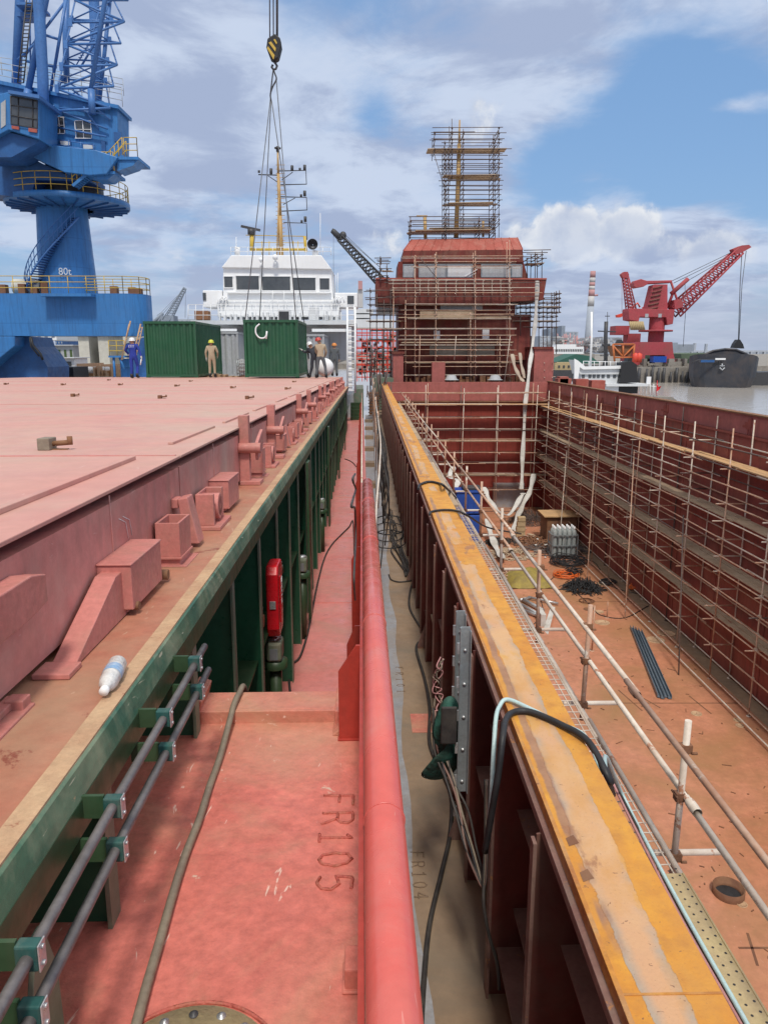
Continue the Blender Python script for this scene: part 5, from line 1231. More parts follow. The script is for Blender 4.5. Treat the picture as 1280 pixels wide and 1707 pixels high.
b=MB(); PB(b,[(-60,641),(26,577),(26,561),(49,561),(55,578),(66,590),(80,612),(80,640),(-60,650)],YC-1.6,YC+2,YR=YC-1.6); b.build('leg_inner_web',MAT['blue_dk'],CR)
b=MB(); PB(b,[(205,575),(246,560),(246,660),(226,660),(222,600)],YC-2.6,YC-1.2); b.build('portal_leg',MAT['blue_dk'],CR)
b=MB(); BX(b,66,489,152,494,YC-3.9,YC-2.9); b.build('landing',MAT['blue'],CR)
# column
c0=at(116,490,Y=YC); c1=at(119,352,Y=YC); r0=44/1233*YC; r1=37/1233*YC
b=MB(); b.lathe([(r0,c0.z-.4),(r1,c1.z+.3)],(c0.x,YC,0),48); b.build('column',MAT['blue'],CR)
colx=c0.x
text_mesh('lettering','80t',.62,T((at(109,453,Y=YC-1.9).x,YC-1.93,at(109,453,Y=YC-1.9).z))@Matrix.Rotation(PI/2,4,'X'),MAT['text_white'],CR,.004)
# ring platform
px_=at(114,332,Y=YC); zr=at(114,337,Y=YC).z; R=91/1233*YC
b=MB(); b.lathe([(0,zr),(R,zr),(R,zr-.30),(R-.1,zr-.33)],(px_.x,YC,0),56); b.lathe([(R-.1,zr-.33),(r1,zr-.48)],(px_.x,YC,0),56); b.build('ring_platform',MAT['blue'],CR)
b=MB()
for k in range(24):
    a=2*PI*k/24; b.bar((px_.x+math.cos(a)*r1,YC+math.sin(a)*r1,zr-.52),(px_.x+math.cos(a)*(R-.1),YC+math.sin(a)*(R-.1),zr-.38),.05,.10)
b.build('platform_rib',MAT['blue_dk'],CR)
def ring_rail(cx,cy,z,R,h,mat,name='railing',a0=0,a1=2*PI,n=26):
    b=MB()
    for k in range(n+1):
        a=a0+(a1-a0)*k/n; b.cyl((cx+math.cos(a)*R,cy+math.sin(a)*R,z),(cx+math.cos(a)*R,cy+math.sin(a)*R,z+h),.028,n=5)
    for q in (.33,.66,1): b.tube([(cx+math.cos(a0+(a1-a0)*k/48)*R,cy+math.sin(a0+(a1-a0)*k/48)*R,z+h*q) for k in range(49)],.026,5)
    return b.build(name,mat,CR)
ring_rail(px_.x,YC,zr,R-.08,1.08,MAT['rail_yellow'])
# spiral stair
b=MB(); s=MB(); N=34; zt0=at(80,475,Y=YC).z; 
for k in range(N):
    t=k/N; a=math.radians(205+110*t); z=c0.z-.2+(zr-.9-c0.z)*t; rr=r0+(r1-r0)*t
    d=Vector((math.cos(a),math.sin(a),0)); tt=Vector((-d.y,d.x,0))
    p=Vector((colx,YC,z)); b.obox(p+d*(rr+.4),(.8,.30,.05),Matrix((d,tt,Vector((0,0,1)))).transposed())
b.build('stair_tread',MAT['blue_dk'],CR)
for q in (.5,1.0):
    pts=[]
    for k in range(N+1):
        t=k/N; a=math.radians(205+110*t); rr=r0+(r1-r0)*t+.8; pts.append((colx+math.cos(a)*rr,YC+math.sin(a)*rr,c0.z-.2+(zr-.9-c0.z)*t+q))
    s.tube(pts,.03,5)
pts=[(p[0],p[1],p[2]-1.08) for p in pts]; s.tube(pts,.06,5)
for k in range(0,N,2): s.cyl(pts[k],(pts[k][0],pts[k][1],pts[k][2]+1.08),.025,n=5)
s.build('stair_rail',MAT['blue_lat'],CR)
# beam top railing with gear
def poly_rail(pts,h,mat,par,name='railing',step=1.1,r=.026,lv=(.33,.66,1)):
    b=MB(); pts=[Vector(p) for p in pts]
    for a,c in zip(pts[:-1],pts[1:]):
        n=max(1,int((c-a).length/step))
        for k in range(n+1): p=a.lerp(c,k/n); b.cyl(p,p+Vector((0,0,h)),r,n=5)
        for q in lv: b.cyl(a+Vector((0,0,h*q)),c+Vector((0,0,h*q)),r,n=5)
    return b.build(name,mat,par)
poly_rail([(xl,YC-2.95,zt),(xr-1.2,YC-2.95,zt),(xr-.3,YC-2.5,zt),(xr-.05,YC-1.8,zt),(xr-.05,YC-1.05,zt),(xr-6,YC-1.05,zt)],1.05,MAT['rail_yellow'],CR)
b=MB(); p=at(48,478,Y=YC-1); b.cyl((p.x-.9,YC-1,zt+.55),(p.x+.9,YC-1,zt+.55),.5,n=18); b.build('cable_drum',MAT['cream'],CR,bevel=.02)
b=MB()
for x in (8,40,60,78,192,222,232): p=at(x,480,Y=YC-1.5); b.box(p.x-.25,p.x+.2,YC-1.8,YC-1.3,zt,zt+random.uniform(.4,.9))
b.build('beam_machinery',MAT['rustbox'],CR,bevel=.03)
# slewing part
b=MB(); PB(b,[(37,252),(56,238),(160,250),(197,262),(178,290),(150,292),(108,287),(68,268)],YC-4.2,YC-2.2,YR=YC-4.2)
b.build('slewing_box',MAT['blue'],CR,bevel=.04)
b=MB(); PB(b,[(-40,235),(40,256),(70,272),(108,290),(150,294),(150,302),(60,300),(50,331),(-40,320)],YC-3.2,YC-.5,YR=YC-3.2)
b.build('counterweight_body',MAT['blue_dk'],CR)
b=MB(); b.lathe([(1.95,zr+.0),(1.95,zr+1.9)],(px_.x+.3,YC,0),36); b.build('slewing_ring',MAT['darksteel'],CR)
b=MB(); PB(b,[(-60,130),(30,140),(196,175),(197,262),(190,262),(56,240),(-60,236)],YC-3,YC-.8,YR=YC-3)
b.build('machinery_house',MAT['blue'],CR,bevel=.03)
b=MB(); PB(b,[(-60,126),(0,134),(198,175),(198,181),(0,140),(-60,132)],YC-3.25,YC-.7,YR=YC-3.25); b.build('house_roof_edge',MAT['blue'],CR)
def tl(x,y,Y): return at(x,y,Y=Y)
poly_rail([tl(-60,126,YC-3.1),tl(0,136,YC-3.1),tl(70,150,YC-3.1),tl(205,178,YC-3.1)],1.05,MAT['cont_grey'],CR,step=.7,r=.02)
poly_rail([tl(-60,116,YC+3.5),tl(90,136,YC+3.5),tl(207,160,YC+3.5)],1.05,MAT['cont_grey'],CR,step=.8,r=.02)
for (x0,y0,x1,y1) in ((92,196,107,222),(127,202,152,230)):
    b=MB(); BX(b,x0,y0,x1,y1,YC-3.06,YC-3.0); o=b.build('window',MAT['glass'],CR)
    b=MB(); 
    for q in ((x0-1.2,y0-1.2,x1+1.2,y0),(x0-1.2,y1,x1+1.2,y1+1.2),(x0-1.2,y0,x0,y1),(x1,y0,x1+1.2,y1),((x0+x1)/2-.5,y0,(x0+x1)/2+.5,y1),(x0,(y0+y1)/2-.5,x1,(y0+y1)/2+.4)): BX(b,*q,YC-3.10,YC-3.04,YR=YC-3.06)
    b.build('window_frame',MAT['white'],o)
for (x0,y0,x1,y1) in ((101,235,117,242),(139,241,155,248)):
    b=MB(); BX(b,x0-2,y0-2,x1+2,y1+2,YC-3.15,YC-3); b.build('floodlight_box',MAT['blue_dk'],CR); b=MB(); BX(b,x0,y0,x1,y1,YC-3.2,YC-3.15); b.build('floodlight',MAT['white_grey'],CR)
b=MB(); LN(b,[(95,232),(158,242)],YC-3.5,.03); LN(b,[(92,240),(160,252)],YC-3.5,.03)
for x in (95,115,135,157): LN(b,[(x,229+(x-90)*.16),(x,247+(x-90)*.16)],YC-3.5,.025)
b.build('front_rail',MAT['blue_lat'],CR)
b=MB(); BX(b,190,220,203,236,YC-3.1,YC-3); BX(b,169,235,177,258,YC-3.1,YC-3); b.build('house_door',MAT['blue_dk'],CR)
# cab
b=MB(); PB(b,[(-30,165),(17,152),(65,162),(66,232),(15,216),(-30,240)],YC-6,YC-3.4,YR=YC-6); cab_=b.build('cab',MAT['blue'],CR,bevel=.04)
b=MB(); PB(b,[(19,161),(62,168),(62,213),(20,206)],YC-6.05,YC-6.0,YR=YC-6.05); w=b.build('cab_window',MAT['glass'],cab_)
b=MB()
for q in ([(19,175),(62,181)],[(19,192),(62,199)],[(31,162),(31,208)],[(55,166),(55,212)],[(18,160),(63,167),(63,214),(19,207),(18,160)]): LN(b,q,YC-6.08,.03)
b.build('window_bars',MAT['darksteel'],w)
b=MB(); PB(b,[(14,150),(66,158),(66,164),(14,155)],YC-6.5,YC-3.4,YR=YC-6.5); b.build('cab_sunshade',MAT['blue_lat'],cab_)
b=MB(); PB(b,[(20,209),(32,211),(32,216),(20,214)],YC-6.1,YC-6.03,YR=YC-6.1); PB(b,[(48,213),(62,215),(62,221),(48,219)],YC-6.1,YC-6.03,YR=YC-6.1); b.build('cab_board',MAT['house_red_lit'],cab_)
b=MB(); PB(b,[(-30,240),(15,220),(66,234),(60,240),(20,262),(-30,262)],YC-5.6,YC-3.4,YR=YC-5.6); b.build('cab_bracket',MAT['blue_dk'],CR)
b=MB(); PB(b,[(2,172),(10,166),(10,208),(2,214)],YC-6.04,YC-6.0,YR=YC-6.04); b.build('cab_side_window',MAT['cont_grey'],cab_)
# stairs and landings at the right
b=MB(); BX(b,192,261,231,266,YC-4,YC-1.5); BX(b,155,285,192,290,YC-4,YC-2); PB(b,[(196,266),(231,266),(222,276),(196,285)],YC-3.9,YC-2.5); PB(b,[(155,290),(192,290),(180,299),(158,299)],YC-3.9,YC-2.5)
b.build('side_landing',MAT['blue'],CR)
poly_rail([tl(208,261,YC-3.95),tl(230,261,YC-3.95),tl(230,261,YC-1.6)],1.05,MAT['rail_yellow'],CR,step=.5)
poly_rail([tl(157,285,YC-3.95),tl(191,285,YC-3.95)],1.05,MAT['rail_yellow'],CR,step=.4)
def stair(p,q,w,mat,par):
    p=Vector(p);q=Vector(q); b=MB(); n=10
    for s in (-w/2,w/2): b.bar(p+Vector((0,s,0)),q+Vector((0,s,0)),.06,.16)
    for k in range(n): c=p.lerp(q,(k+.5)/n); b.box(c.x-.13,c.x+.13,c.y-w/2,c.y+w/2,c.z-.02,c.z+.02)
    b.build('stair',mat,par)
    b=MB()
    for s in (-w/2,w/2):
        for h in (.5,1.0): b.cyl(p+Vector((0,s,h)),q+Vector((0,s,h)),.028,n=5)
        for k in range(5): c=p.lerp(q,k/4)+Vector((0,s,0)); b.cyl(c,c+Vector((0,0,1)),.025,n=5)
    b.build('stair_rail',MAT['rail_yellow'],par)
stair(tl(126,312,YC-3.6),tl(157,286,YC-3.6),.8,MAT['blue'],CR); stair(tl(184,289,YC-3.4),tl(209,262,YC-3.4),.8,MAT['blue'],CR)
# A-frame and lattice boom
b=MB(); LN(b,[(28,140),(34,0),(35,-60)],YC-1,.28); LN(b,[(75,220),(72,130),(65,0),(64,-60)],YC-3.5,.34,8); b.build('a_frame_leg',MAT['blue_lat'],CR)
b=MB(); LN(b,[(162,240),(161,100),(157,0),(156,-60)],YC+1.5,.34,8); LN(b,[(112,140),(110,60),(112,-20)],YC+3,.2); b.build('a_frame_leg',MAT['blue_lat'],CR)
b=MB(); BX(b,26,3,66,8,YC-2.6,YC-1); BX(b,28,20,62,27,YC-2,YC-1); LN(b,[(72,60),(30,100)],YC-1.5,.07); LN(b,[(40,95),(108,5)],YC-1,.08); LN(b,[(74,58),(100,66)],YC-1.2,.08); LN(b,[(45,102),(95,112)],YC-1,.08); LN(b,[(50,0),(52,140)],YC-.5,.05); LN(b,[(76,0),(76,60)],YC-.5,.03); b.build('a_frame_brace',MAT['blue_lat'],CR)
b=MB()
for s in (0,9): LN(b,[(30+s,138),(45+s,0)] if not s else [(40,138),(55,0)],YC-3.1,.04)
for k in range(22): LN(b,[(30+k*.68,138-k*6.3),(40+k*.68,138-k*6.3)],YC-3.1,.03)
b.build('ladder',MAT['darksteel'],CR)
LA=[(82,220),(125,0)]; 
chords=[([(86,190),(124,0),(132,-40)],-3.4,.19),([(98,165),(126,0)],-1.2,.10),([(185,180),(214,0),(220,-40)],-3.4,.15),([(172,175),(190,0)],-.6,.13),([(80,218),(88,180)],-3.4,.24),([(187,218),(185,180)],-3.4,.22)]
b=MB()
for pts,dy,r in chords: LN(b,pts,YC,r,8,dy)
b.build('boom_chord',MAT['blue_lat'],CR)
def lerp2(P,t): return (P[0][0]+(P[1][0]-P[0][0])*t,P[0][1]+(P[1][1]-P[0][1])*t)
A=[(88,185),(125,0)]; Bc=[(184,180),(214,0)]; Cc=[(98,165),(126,0)]; Dc=[(173,170),(190,0)]
b=MB(); n=5
for k in range(n+1):
    t=k/n; p,q=lerp2(A,t),lerp2(Bc,t); b.cyl(at(*p,Y=YC-3.4),at(*q,Y=YC-3.4),.07,n=6)
    p2,q2=lerp2(Cc,t),lerp2(Dc,t); b.cyl(at(*p2,Y=YC-.8),at(*q2,Y=YC-.8),.055,n=6)
    b.cyl(at(*p,Y=YC-3.4),at(*p2,Y=YC-.8),.05,n=5); b.cyl(at(*q,Y=YC-3.4),at(*q2,Y=YC-.8),.05,n=5)
    if k<n:
        u=(k+1)/n; b.cyl(at(*p,Y=YC-3.4),at(*lerp2(Bc,(t+u)/2 if 0 else u),Y=YC-3.4),.065,n=6) if k%2 else b.cyl(at(*q,Y=YC-3.4),at(*lerp2(A,u),Y=YC-3.4),.065,n=6)
        m1=lerp2(Cc,u); m2=lerp2(Dc,u)
        b.cyl(at(*(p2),Y=YC-.8),at(*m2,Y=YC-.8),.045,n=5); b.cyl(at(*(q2),Y=YC-.8),at(*m1,Y=YC-.8),.045,n=5)
        b.cyl(at(*q,Y=YC-3.4),at(*m2,Y=YC-.8),.05,n=5); b.cyl(at(*p,Y=YC-3.4),at(*m1,Y=YC-.8),.05,n=5)
for q in ([(82,215),(100,185),(180,215)],[(100,180),(175,190)],[(140,178),(165,215)],[(95,212),(178,228)],[(122,150),(185,200)]): LN(b,q,YC-3.2,.06)
LN(b,[(135,112),(160,70),(180,10)],YC-1.5,.06); LN(b,[(128,108),(153,66),(165,20)],YC-1.3,.035); 
for k in range(10): LN(b,[(135+k*2.6,100-k*4),(129+k*2.6,100-k*4)],YC-1.4,.03)
b.build('boom_bracing',MAT['blue_lat'],CR)
b=MB()
for k in range(1,5):
    for P_,yy in ((A,YC-3.5),(Cc,YC-.9),(Dc,YC-.9)):
        x,y=lerp2(P_,k/5); p=at(x,y,Y=yy); b.obox(p,(.22,.08,.45))
b.build('gusset_plate',MAT['blue_lat'],CR)
# stair under the beam with platform
b=MB(); LN(b,[(211,563),(218,535)],YC-3.4,.05); LN(b,[(203,600),(216,540)],YC-3.4,.05); LN(b,[(221,600),(235,540)],YC-3.4,.05); LN(b,[(226,600),(238,545)],YC-3.4,.03)
for k in range(9): LN(b,[(222+k*1.5,598-k*6.5),(228+k*1.3,598-k*6.5)],YC-3.4,.03)
b.build('access_ladder',MAT['tan'],CR)
b=MB(); BX(b,181,593,209,596,YC-3,YC-.5); LN(b,[(190,596),(192,630)],YC-2.8,.08); LN(b,[(200,596),(208,615)],YC-2.8,.08); b.build('low_platform',MAT['blue'],CR)
poly_rail([tl(183,593,YC-2.9),tl(209,593,YC-2.9)],.95,MAT['rail_yellow'],CR,step=.35)
b=MB(); BX(b,200,600,223,629,YC-2,YC+1,YR=YC-2); PB(b,[(200,612),(206,598),(222,598),(222,612)],YC-2.2,YC-2.0,YR=YC-2.2); b.build('winch_housing',MAT['blue'],CR,bevel=.03)
b=MB(); LN(b,[(52,562),(55,575),(62,583),(68,590),(72,600)],YC-3.2,.08); LN(b,[(50,562),(52,577),(60,587),(66,594)],YC-3.1,.05); b.build('hydraulic_hose',MAT['black'],CR)
# ================================================================== HOOK AND CONTAINERS
def container(name,label,x0,x1,Y0,Y1,z0,z1,mat,group,rz=0):
    o=thing(name,label,'container',((x0+x1)/2,Y0,z0),group)
    w=MB(); P=.28; D=.055
    def corr(b,a,c,fixed,axis,out):
        n=int(abs(c-a)/P); s=(c-a)/n; pts=[]
        for k in range(n):
            u=a+s*k; pts += [(u,0),(u+s*.25,D),(u+s*.5,D),(u+s*.75,0)]
        pts.append((c,0)); vs=[]
        for u,d in pts:
            v=fixed+out*(d-D)
            for z in (z0+.15,z1-.1): vs.append((u,v,z) if axis=='X' else (v,u,z))
        b.add(vs,[(2*i,2*i+2,2*i+3,2*i+1) for i in range(len(pts)-1)])
    e=.08
    corr(w,x0+e,x1-e,Y0+.03,'X',-1); corr(w,Y0+e,Y1-e,x1-.03,'Y',1); corr(w,Y0+e,Y1-e,x0+.03,'Y',-1); corr(w,x0+e,x1-e,Y1-.03,'X',1)
    w.box(x0+.02,x1-.02,Y0+.02,Y1-.02,z1-.05,z1-.02); w.box(x0+.02,x1-.02,Y0+.02,Y1-.02,z0+.1,z0+.15); w.build('corrugated_wall',mat,o)
    f=MB()
    for x in (x0,x1-.1):
        for y in (Y0,Y1-.1): f.box(x,x+.1,y,y+.1,z0+.12,z1-.12)
    for z in (z0+.03,z1-.11):
        for y in (Y0+.003,Y1-.093): f.box(x0+.1,x1-.1,y,y+.09,z,z+.11)
        for x in (x0+.003,x1-.093): f.box(x,x+.09,Y0+.1,Y1-.1,z,z+.11)
    f.build('frame',mat,o)
    for x in (x0-.01,x1-.15):
        for y in (Y0-.01,Y1-.15):
            for z in (z0,z1-.12): g=MB(); g.box(x,x+.16,y,y+.16,z,z+.12); g.build('corner_casting',mat,o)
    return o
zc=cov(-9,36.2)+.01
x0=at(243,600,Y=36).x; x1=at(329,600,Y=36).x
container('shipping_container','dark green shipping container standing on the hatch covers, behind the worker in beige',x0,x1,36,42,zc,zc+2.6,MAT['cont_green'],'dark green shipping containers')
x0=at(408,600,Y=33).x; x1=at(498,600,Y=33).x; zc2=cov(-4,33)+.05; zh=zc2+2.44
hc_=container('shipping_container','dark green shipping container hanging level from the crane slings with a white rope end',x0,x1,33,37.4,zc2,zh,MAT['cont_green'],'dark green shipping containers')
b=MB(); b.tube(spline([at(x,y,Y=32.93) for x,y in ((433,540),(427,546),(427,556),(433,563),(441,563),(445,557))],5),.035,6); b.cyl(at(445,552,Y=32.9),at(444,565,Y=32.9),.04,n=6); b.build('rope_end',MAT['white'],hc_)
zc3=at(380,630,Y=41).z
container('shipping_container','tall grey shipping container just to the right of the standing green one',at(362,600,Y=42).x,at(398,600,Y=42).x,42.1,48,zc3,at(380,553,Y=42).z,MAT['cont_grey'],'grey shipping containers')
container('shipping_container','grey shipping container behind the hanging green one and the two workers',at(500,600,Y=40).x,at(541,600,Y=40).x,40,46,at(520,630,Y=40).z,at(520,557,Y=40).z,MAT['cont_grey'],'grey shipping containers')
o=thing('ibc_tank','white caged liquid tank between the grey container and the hanging one','tank',tuple(at(401,626,Y=38)))
b=MB(); a=at(396,626,Y=38); c=at(409,599,Y=38); b.box(a.x+.05,c.x,38.05,39,a.z+.15,c.z); b.build('tank_body',MAT['white_grey'],o,bevel=.06)
b=MB()
for k in range(5): x=a.x+k*(c.x-a.x)/4; b.cyl((x,38,a.z),(x,38,c.z),.02,n=5)
for k in range(5): z=a.z+.1+k*(c.z-a.z-.1)/4; b.cyl((a.x,38,z),(c.x,38,z),.02,n=5)
b.build('cage',MAT['galv'],o)
p=at(541,628,Y=38.5); b=MB(); q=at(541,597,Y=38.5); r=(q.z-p.z)/2; b.lathe([(0,-.5),(r*.6,-.48),(r*.95,-.3),(r,0),(r*.95,.5),(r*.6,.7),(0,.74)],(p.x,38.9,p.z+r),22,0,'Y'); o=b.build('round_tank',MAT['white'],label='round white tank end behind the worker in the red helmet',cat='tank')
# rubbish on far deck
o=thing('deck_stack','low stack of grey frames and boxes at the far end of the hatch covers','stack',tuple(at(30,630,Y=40)))
b=MB()
for k in range(12): x=300+k*9; BX(b,x,626+random.uniform(-3,2),x+random.uniform(3,8),630,38.2,39)
b.build('frame_pieces',MAT['tan'],o)
# hook block
YK=35.2
hk=thing('crane_hook','black and yellow striped crane hook block hanging on steel wires','crane hook',tuple(at(456,118,Y=YK)))
b=MB(); PB(b,[(459,59),(468,66),(470,80),(465,100),(459,103),(452,101),(445,82),(447,67)],YK-.22,YK+.22,YR=YK); b.build('block_cheek',MAT['black'],hk,bevel=.05)
b=MB()
for q in ([(448,71),(452,69),(460,80),(459,86)],[(445,80),(447,77),(458,92),(456,99)],[(456,66),(459,65),(462,71),(461,74)]): PB(b,q,YK-.25,YK-.225,YR=YK-.25)
b.build('yellow_stripe',MAT['rail_yellow'],hk)
b=MB(); b.tube([at(x,y,Y=YK) for x,y in ((456,102),(459,105),(462,110),(460,115),(456,116),(453,112),(455,108))],.05,8); b.build('hook',MAT['darksteel'],hk)
b=MB()
for x,x2 in ((450,448.5),(461,461),(463,463),(456,455)): b.cyl(at(x,66,Y=YK),at(x2,-260,Y=YK),.028,n=5)
b.build('hoist_wire',MAT['grey_rope'],hk)
sl=thing('lifting_sling','four leg wire sling spreading from the hook to the corners of the hanging container','sling',tuple(at(456,120,Y=YK)))
def P3(x,y,Y): return at(x,y,Y=Y)
corners=[Vector((at(408,600,Y=33).x+.08,33.08,zh)),Vector((at(498,600,Y=33).x-.08,33.08,zh)),Vector((at(408,600,Y=33).x+.08,37.3,zh)),Vector((at(498,600,Y=33).x-.08,37.3,zh))]
top=[P3(454,118,YK),P3(461,132,YK),P3(452,160,YK)]
b=MB(); b.tube(spline([P3(456,115,YK),P3(458,122,YK),P3(461,132,YK),P3(455,144,YK),P3(451,157,YK),P3(452,168,YK)],4),.035,6); b.tube(spline([P3(456,115,YK),P3(454,130,YK),P3(451,157,YK)],4),.03,6); b.build('master_link',MAT['darksteel'],sl)
for c,s in ((corners[0],P3(451,165,YK)),(corners[1],P3(461,135,YK)),(corners[2],P3(452,168,YK)),(corners[3],P3(453,168,YK))):
    b=MB(); b.cyl(s,c,.022,n=5); b.build('sling_leg',MAT['grey_rope'],sl)
# ================================================================== PEOPLE
def person(label,foot,J,face,cm,hm,extra=None,gloves=True,h=1.7,rz=0,boots='black'):
    """J: joint overrides in metres (x right, y forward, z up)"""
    o=thing('person',label,'person',foot,rz=rz)
    S={'pel':(0,0,.93),'sp':(0,0,1.12),'ch':(0,0,1.32),'nk':(0,0,1.47),'hd':(0,.01,1.58),'tp':(0,.01,1.66),
       'shl':(-.19,0,1.40),'ell':(-.24,0,1.13),'wrl':(-.25,.05,.88),'hal':(-.25,.07,.80),'shr':(.19,0,1.40),'elr':(.24,0,1.13),'wrr':(.25,.05,.88),'har':(.25,.07,.80),
       'hil':(-.10,0,.90),'knl':(-.11,.02,.50),'anl':(-.12,-.02,.10),'tol':(-.12,.13,.05),'hir':(.10,0,.90),'knr':(.11,.02,.50),'anr':(.12,-.02,.10),'tor':(.12,.13,.05)}
    S.update(J); names=list(S); R={'pel':.15,'sp':.135,'ch':.16,'nk':.06,'hd':.095,'tp':.07,'sh':.075,'el':.055,'wr':.04,'ha':.035,'hi':.10,'kn':.07,'an':.055,'to':.045}
    E=[('pel','sp'),('sp','ch'),('ch','nk'),('nk','hd'),('hd','tp')]
    for s in 'lr': E+=[('ch','sh'+s),('sh'+s,'el'+s),('el'+s,'wr'+s),('wr'+s,'ha'+s),('pel','hi'+s),('hi'+s,'kn'+s),('kn'+s,'an'+s),('an'+s,'to'+s)]
    V_=[Vector(S[n]) for n in names]; idx={n:i for i,n in enumerate(names)}; Ed=[(idx[a],idx[b_]) for a,b_ in E]; rad=[R.get(n) or R[n[:2]] for n in names]
    for s in 'lr':   # fingers
        w=V_[idx['wr'+s]]; hnd=V_[idx['ha'+s]]; d=(hnd-w).normalized(); side=d.cross(Vector((1,0,0)))
        side=side.normalized() if side.length>.1 else Vector((0,1,0))
        for k in range(5):
            u=(k-2)*.02; a=hnd+side*u+d*.02; L=(.05,.075,.08,.075,.06)[k]; 
            if k==0: a=hnd-d*.02+side*-.035; tip=a+side*-.025+d*.04
            else: tip=a+d*L
            V_.append(a); V_.append(tip); rad+= [.012,.008]; Ed+= [(idx['ha'+s],len(V_)-2),(len(V_)-2,len(V_)-1)]
    me=bpy.data.meshes.new('tmp'); me.from_pydata(V_,Ed,[]); t=bpy.data.objects.new('tmp_body',me); COL.objects.link(t)
    sk=t.modifiers.new('s','SKIN'); 
    if not me.skin_vertices: 
        import bmesh; bm=bmesh.new(); bm.from_mesh(me); bm.verts.layers.skin.verify(); bm.to_mesh(me); bm.free()
    for i,r in enumerate(rad): me.skin_vertices[0].data[i].radius=(r,r*.8 if names and i<3 else r)
    me.skin_vertices[0].data[0].use_root=True
    ss=t.modifiers.new('u','SUBSURF'); ss.levels=2; ss.render_levels=2
    dg=bpy.context.evaluated_depsgraph_get(); dg.update(); m2=bpy.data.meshes.new_from_object(t.evaluated_get(dg)); bpy.data.objects.remove(t)
    m2.materials.clear(); m2.materials.append(cm); m2.materials.append(MAT['skin']); m2.materials.append(MAT['glove'] if gloves else MAT['skin'])
    hd,nk=V_[idx['hd']],V_[idx['nk']]; hz=[V_[idx['hal']],V_[idx['har']]]
    if isinstance(extra,tuple): m2.materials.append(extra[0])
    for f in m2.polygons:
        c=f.center; f.use_smooth=True
        if (c-hd).length<.16 : f.material_index=1
        elif min((c-q).length for q in hz)<.11: f.material_index=2
        elif isinstance(extra,tuple) and c.z<extra[1]: f.material_index=3
    bo=bpy.data.objects.new('body',m2); COL.objects.link(bo); place(bo, MW[o.name].copy(), o)
    def child(b,name,mat,bevel=0):
        W0=FRAME[0]; FRAME[0]=MW[o.name]; q=b.build(name,mat,o,bevel); FRAME[0]=W0; return q
    b=MB(); up=(V_[idx['tp']]-hd).normalized(); a=up.orthogonal().normalized(); c2=up.cross(a); Rm=Matrix((a,c2,up)).transposed()
    b.lathe([(.165,.02),(.135,.03),(.13,.06),(.11,.12),(.06,.155),(0,.165)],(0,0,0),18); b.v=[hd+Rm@v for v in b.v]; child(b,'helmet',hm)
    b=MB(); f=Vector((0,1,0)); e=hd+f*.088; 
    b.obox(e+Vector((0,.01,-.01)),(.022,.03,.035)); 
    for s in (-.035,.035): b.obox(e+Vector((s,-.006,.012)),(.022,.01,.012))
    b.obox(e+Vector((0,-.008,-.05)),(.045,.01,.01))
    for s in (-.098,.098): b.obox(hd+Vector((s,0,-.01)),(.02,.04,.06))
    child(b,'face',MAT['skin'])
    for s in 'lr':
        b=MB(); an,to=V_[idx['an'+s]],V_[idx['to'+s]]; b.tube([an+Vector((0,-.03,-.02)),an.lerp(to,.5)+Vector((0,0,-.015)),to+Vector((0,.03,0))],.058,10,r1=.045); b.cyl(an+Vector((0,0,.1)),an-Vector((0,0,.03)),.062,n=10); child(b,'boot',MAT[boots])
    return o
fz=lambda x,y,Y: (at(x,y,Y=Y).x,Y,cov(at(x,y,Y=Y).x,Y)+.005)
w1=person('person in royal blue overalls and white helmet seen from behind, walking towards the containers',fz(225,629,33),
 {'ell':(-.34,.02,1.20),'wrl':(-.24,.18,1.02),'hal':(-.20,.22,.98),'elr':(.30,-.05,1.15),'wrr':(.37,-.08,.92),'har':(.38,-.08,.85),'knl':(-.10,.0,.5),'knr':(.13,.1,.52),'anr':(.13,-.05,.12),'tor':(.15,.08,.06),'hd':(-.02,.03,1.58),'tp':(-.02,.03,1.66)},0,MAT['cloth_blue'],MAT['h_white'])
W0=FRAME[0]; FRAME[0]=MW[w1.name]
text_mesh('back_lettering','ETIT',.13,T((0,-.175,1.36))@Matrix.Rotation(PI/2,4,'X'),MAT['text_white'],w1,.003)
b=MB(); b.cyl((.36,-.08,.82),(.30,-.05,.58),.025,n=8); b.build('held_paper_roll',MAT['white'],w1); FRAME[0]=W0
w2=person('person in beige overalls and yellow helmet seen from behind, beside the standing green container',fz(355,631,35.5),
 {'ell':(-.27,-.02,1.15),'wrl':(-.26,.04,.92),'hal':(-.26,.05,.84),'elr':(.28,.02,1.15),'wrr':(.24,.16,.98),'har':(.22,.2,.93)},0,MAT['cloth_beige'],MAT['h_yellow'])
w3=person('person in dark clothes and white helmet leaning towards the hanging container to push it',fz(525,632,33.5),
 {'pel':(.02,0,.90),'sp':(-.03,0,1.06),'ch':(-.10,0,1.22),'nk':(-.15,.02,1.34),'hd':(-.20,.03,1.43),'tp':(-.24,.03,1.51),'shl':(-.26,.05,1.24),'ell':(-.42,.1,1.1),'wrl':(-.55,.1,1.22),'hal':(-.62,.1,1.26),'shr':(.02,0,1.32),'elr':(-.12,.15,1.1),'wrr':(-.3,.2,1.15),'har':(-.38,.2,1.18),'knl':(-.12,0,.48),'anl':(-.22,0,.1),'tol':(-.30,.1,.05),'knr':(.10,0,.48),'anr':(.12,0,.1),'tor':(.06,.12,.05)},0,MAT['cloth_dark'],MAT['h_white'])
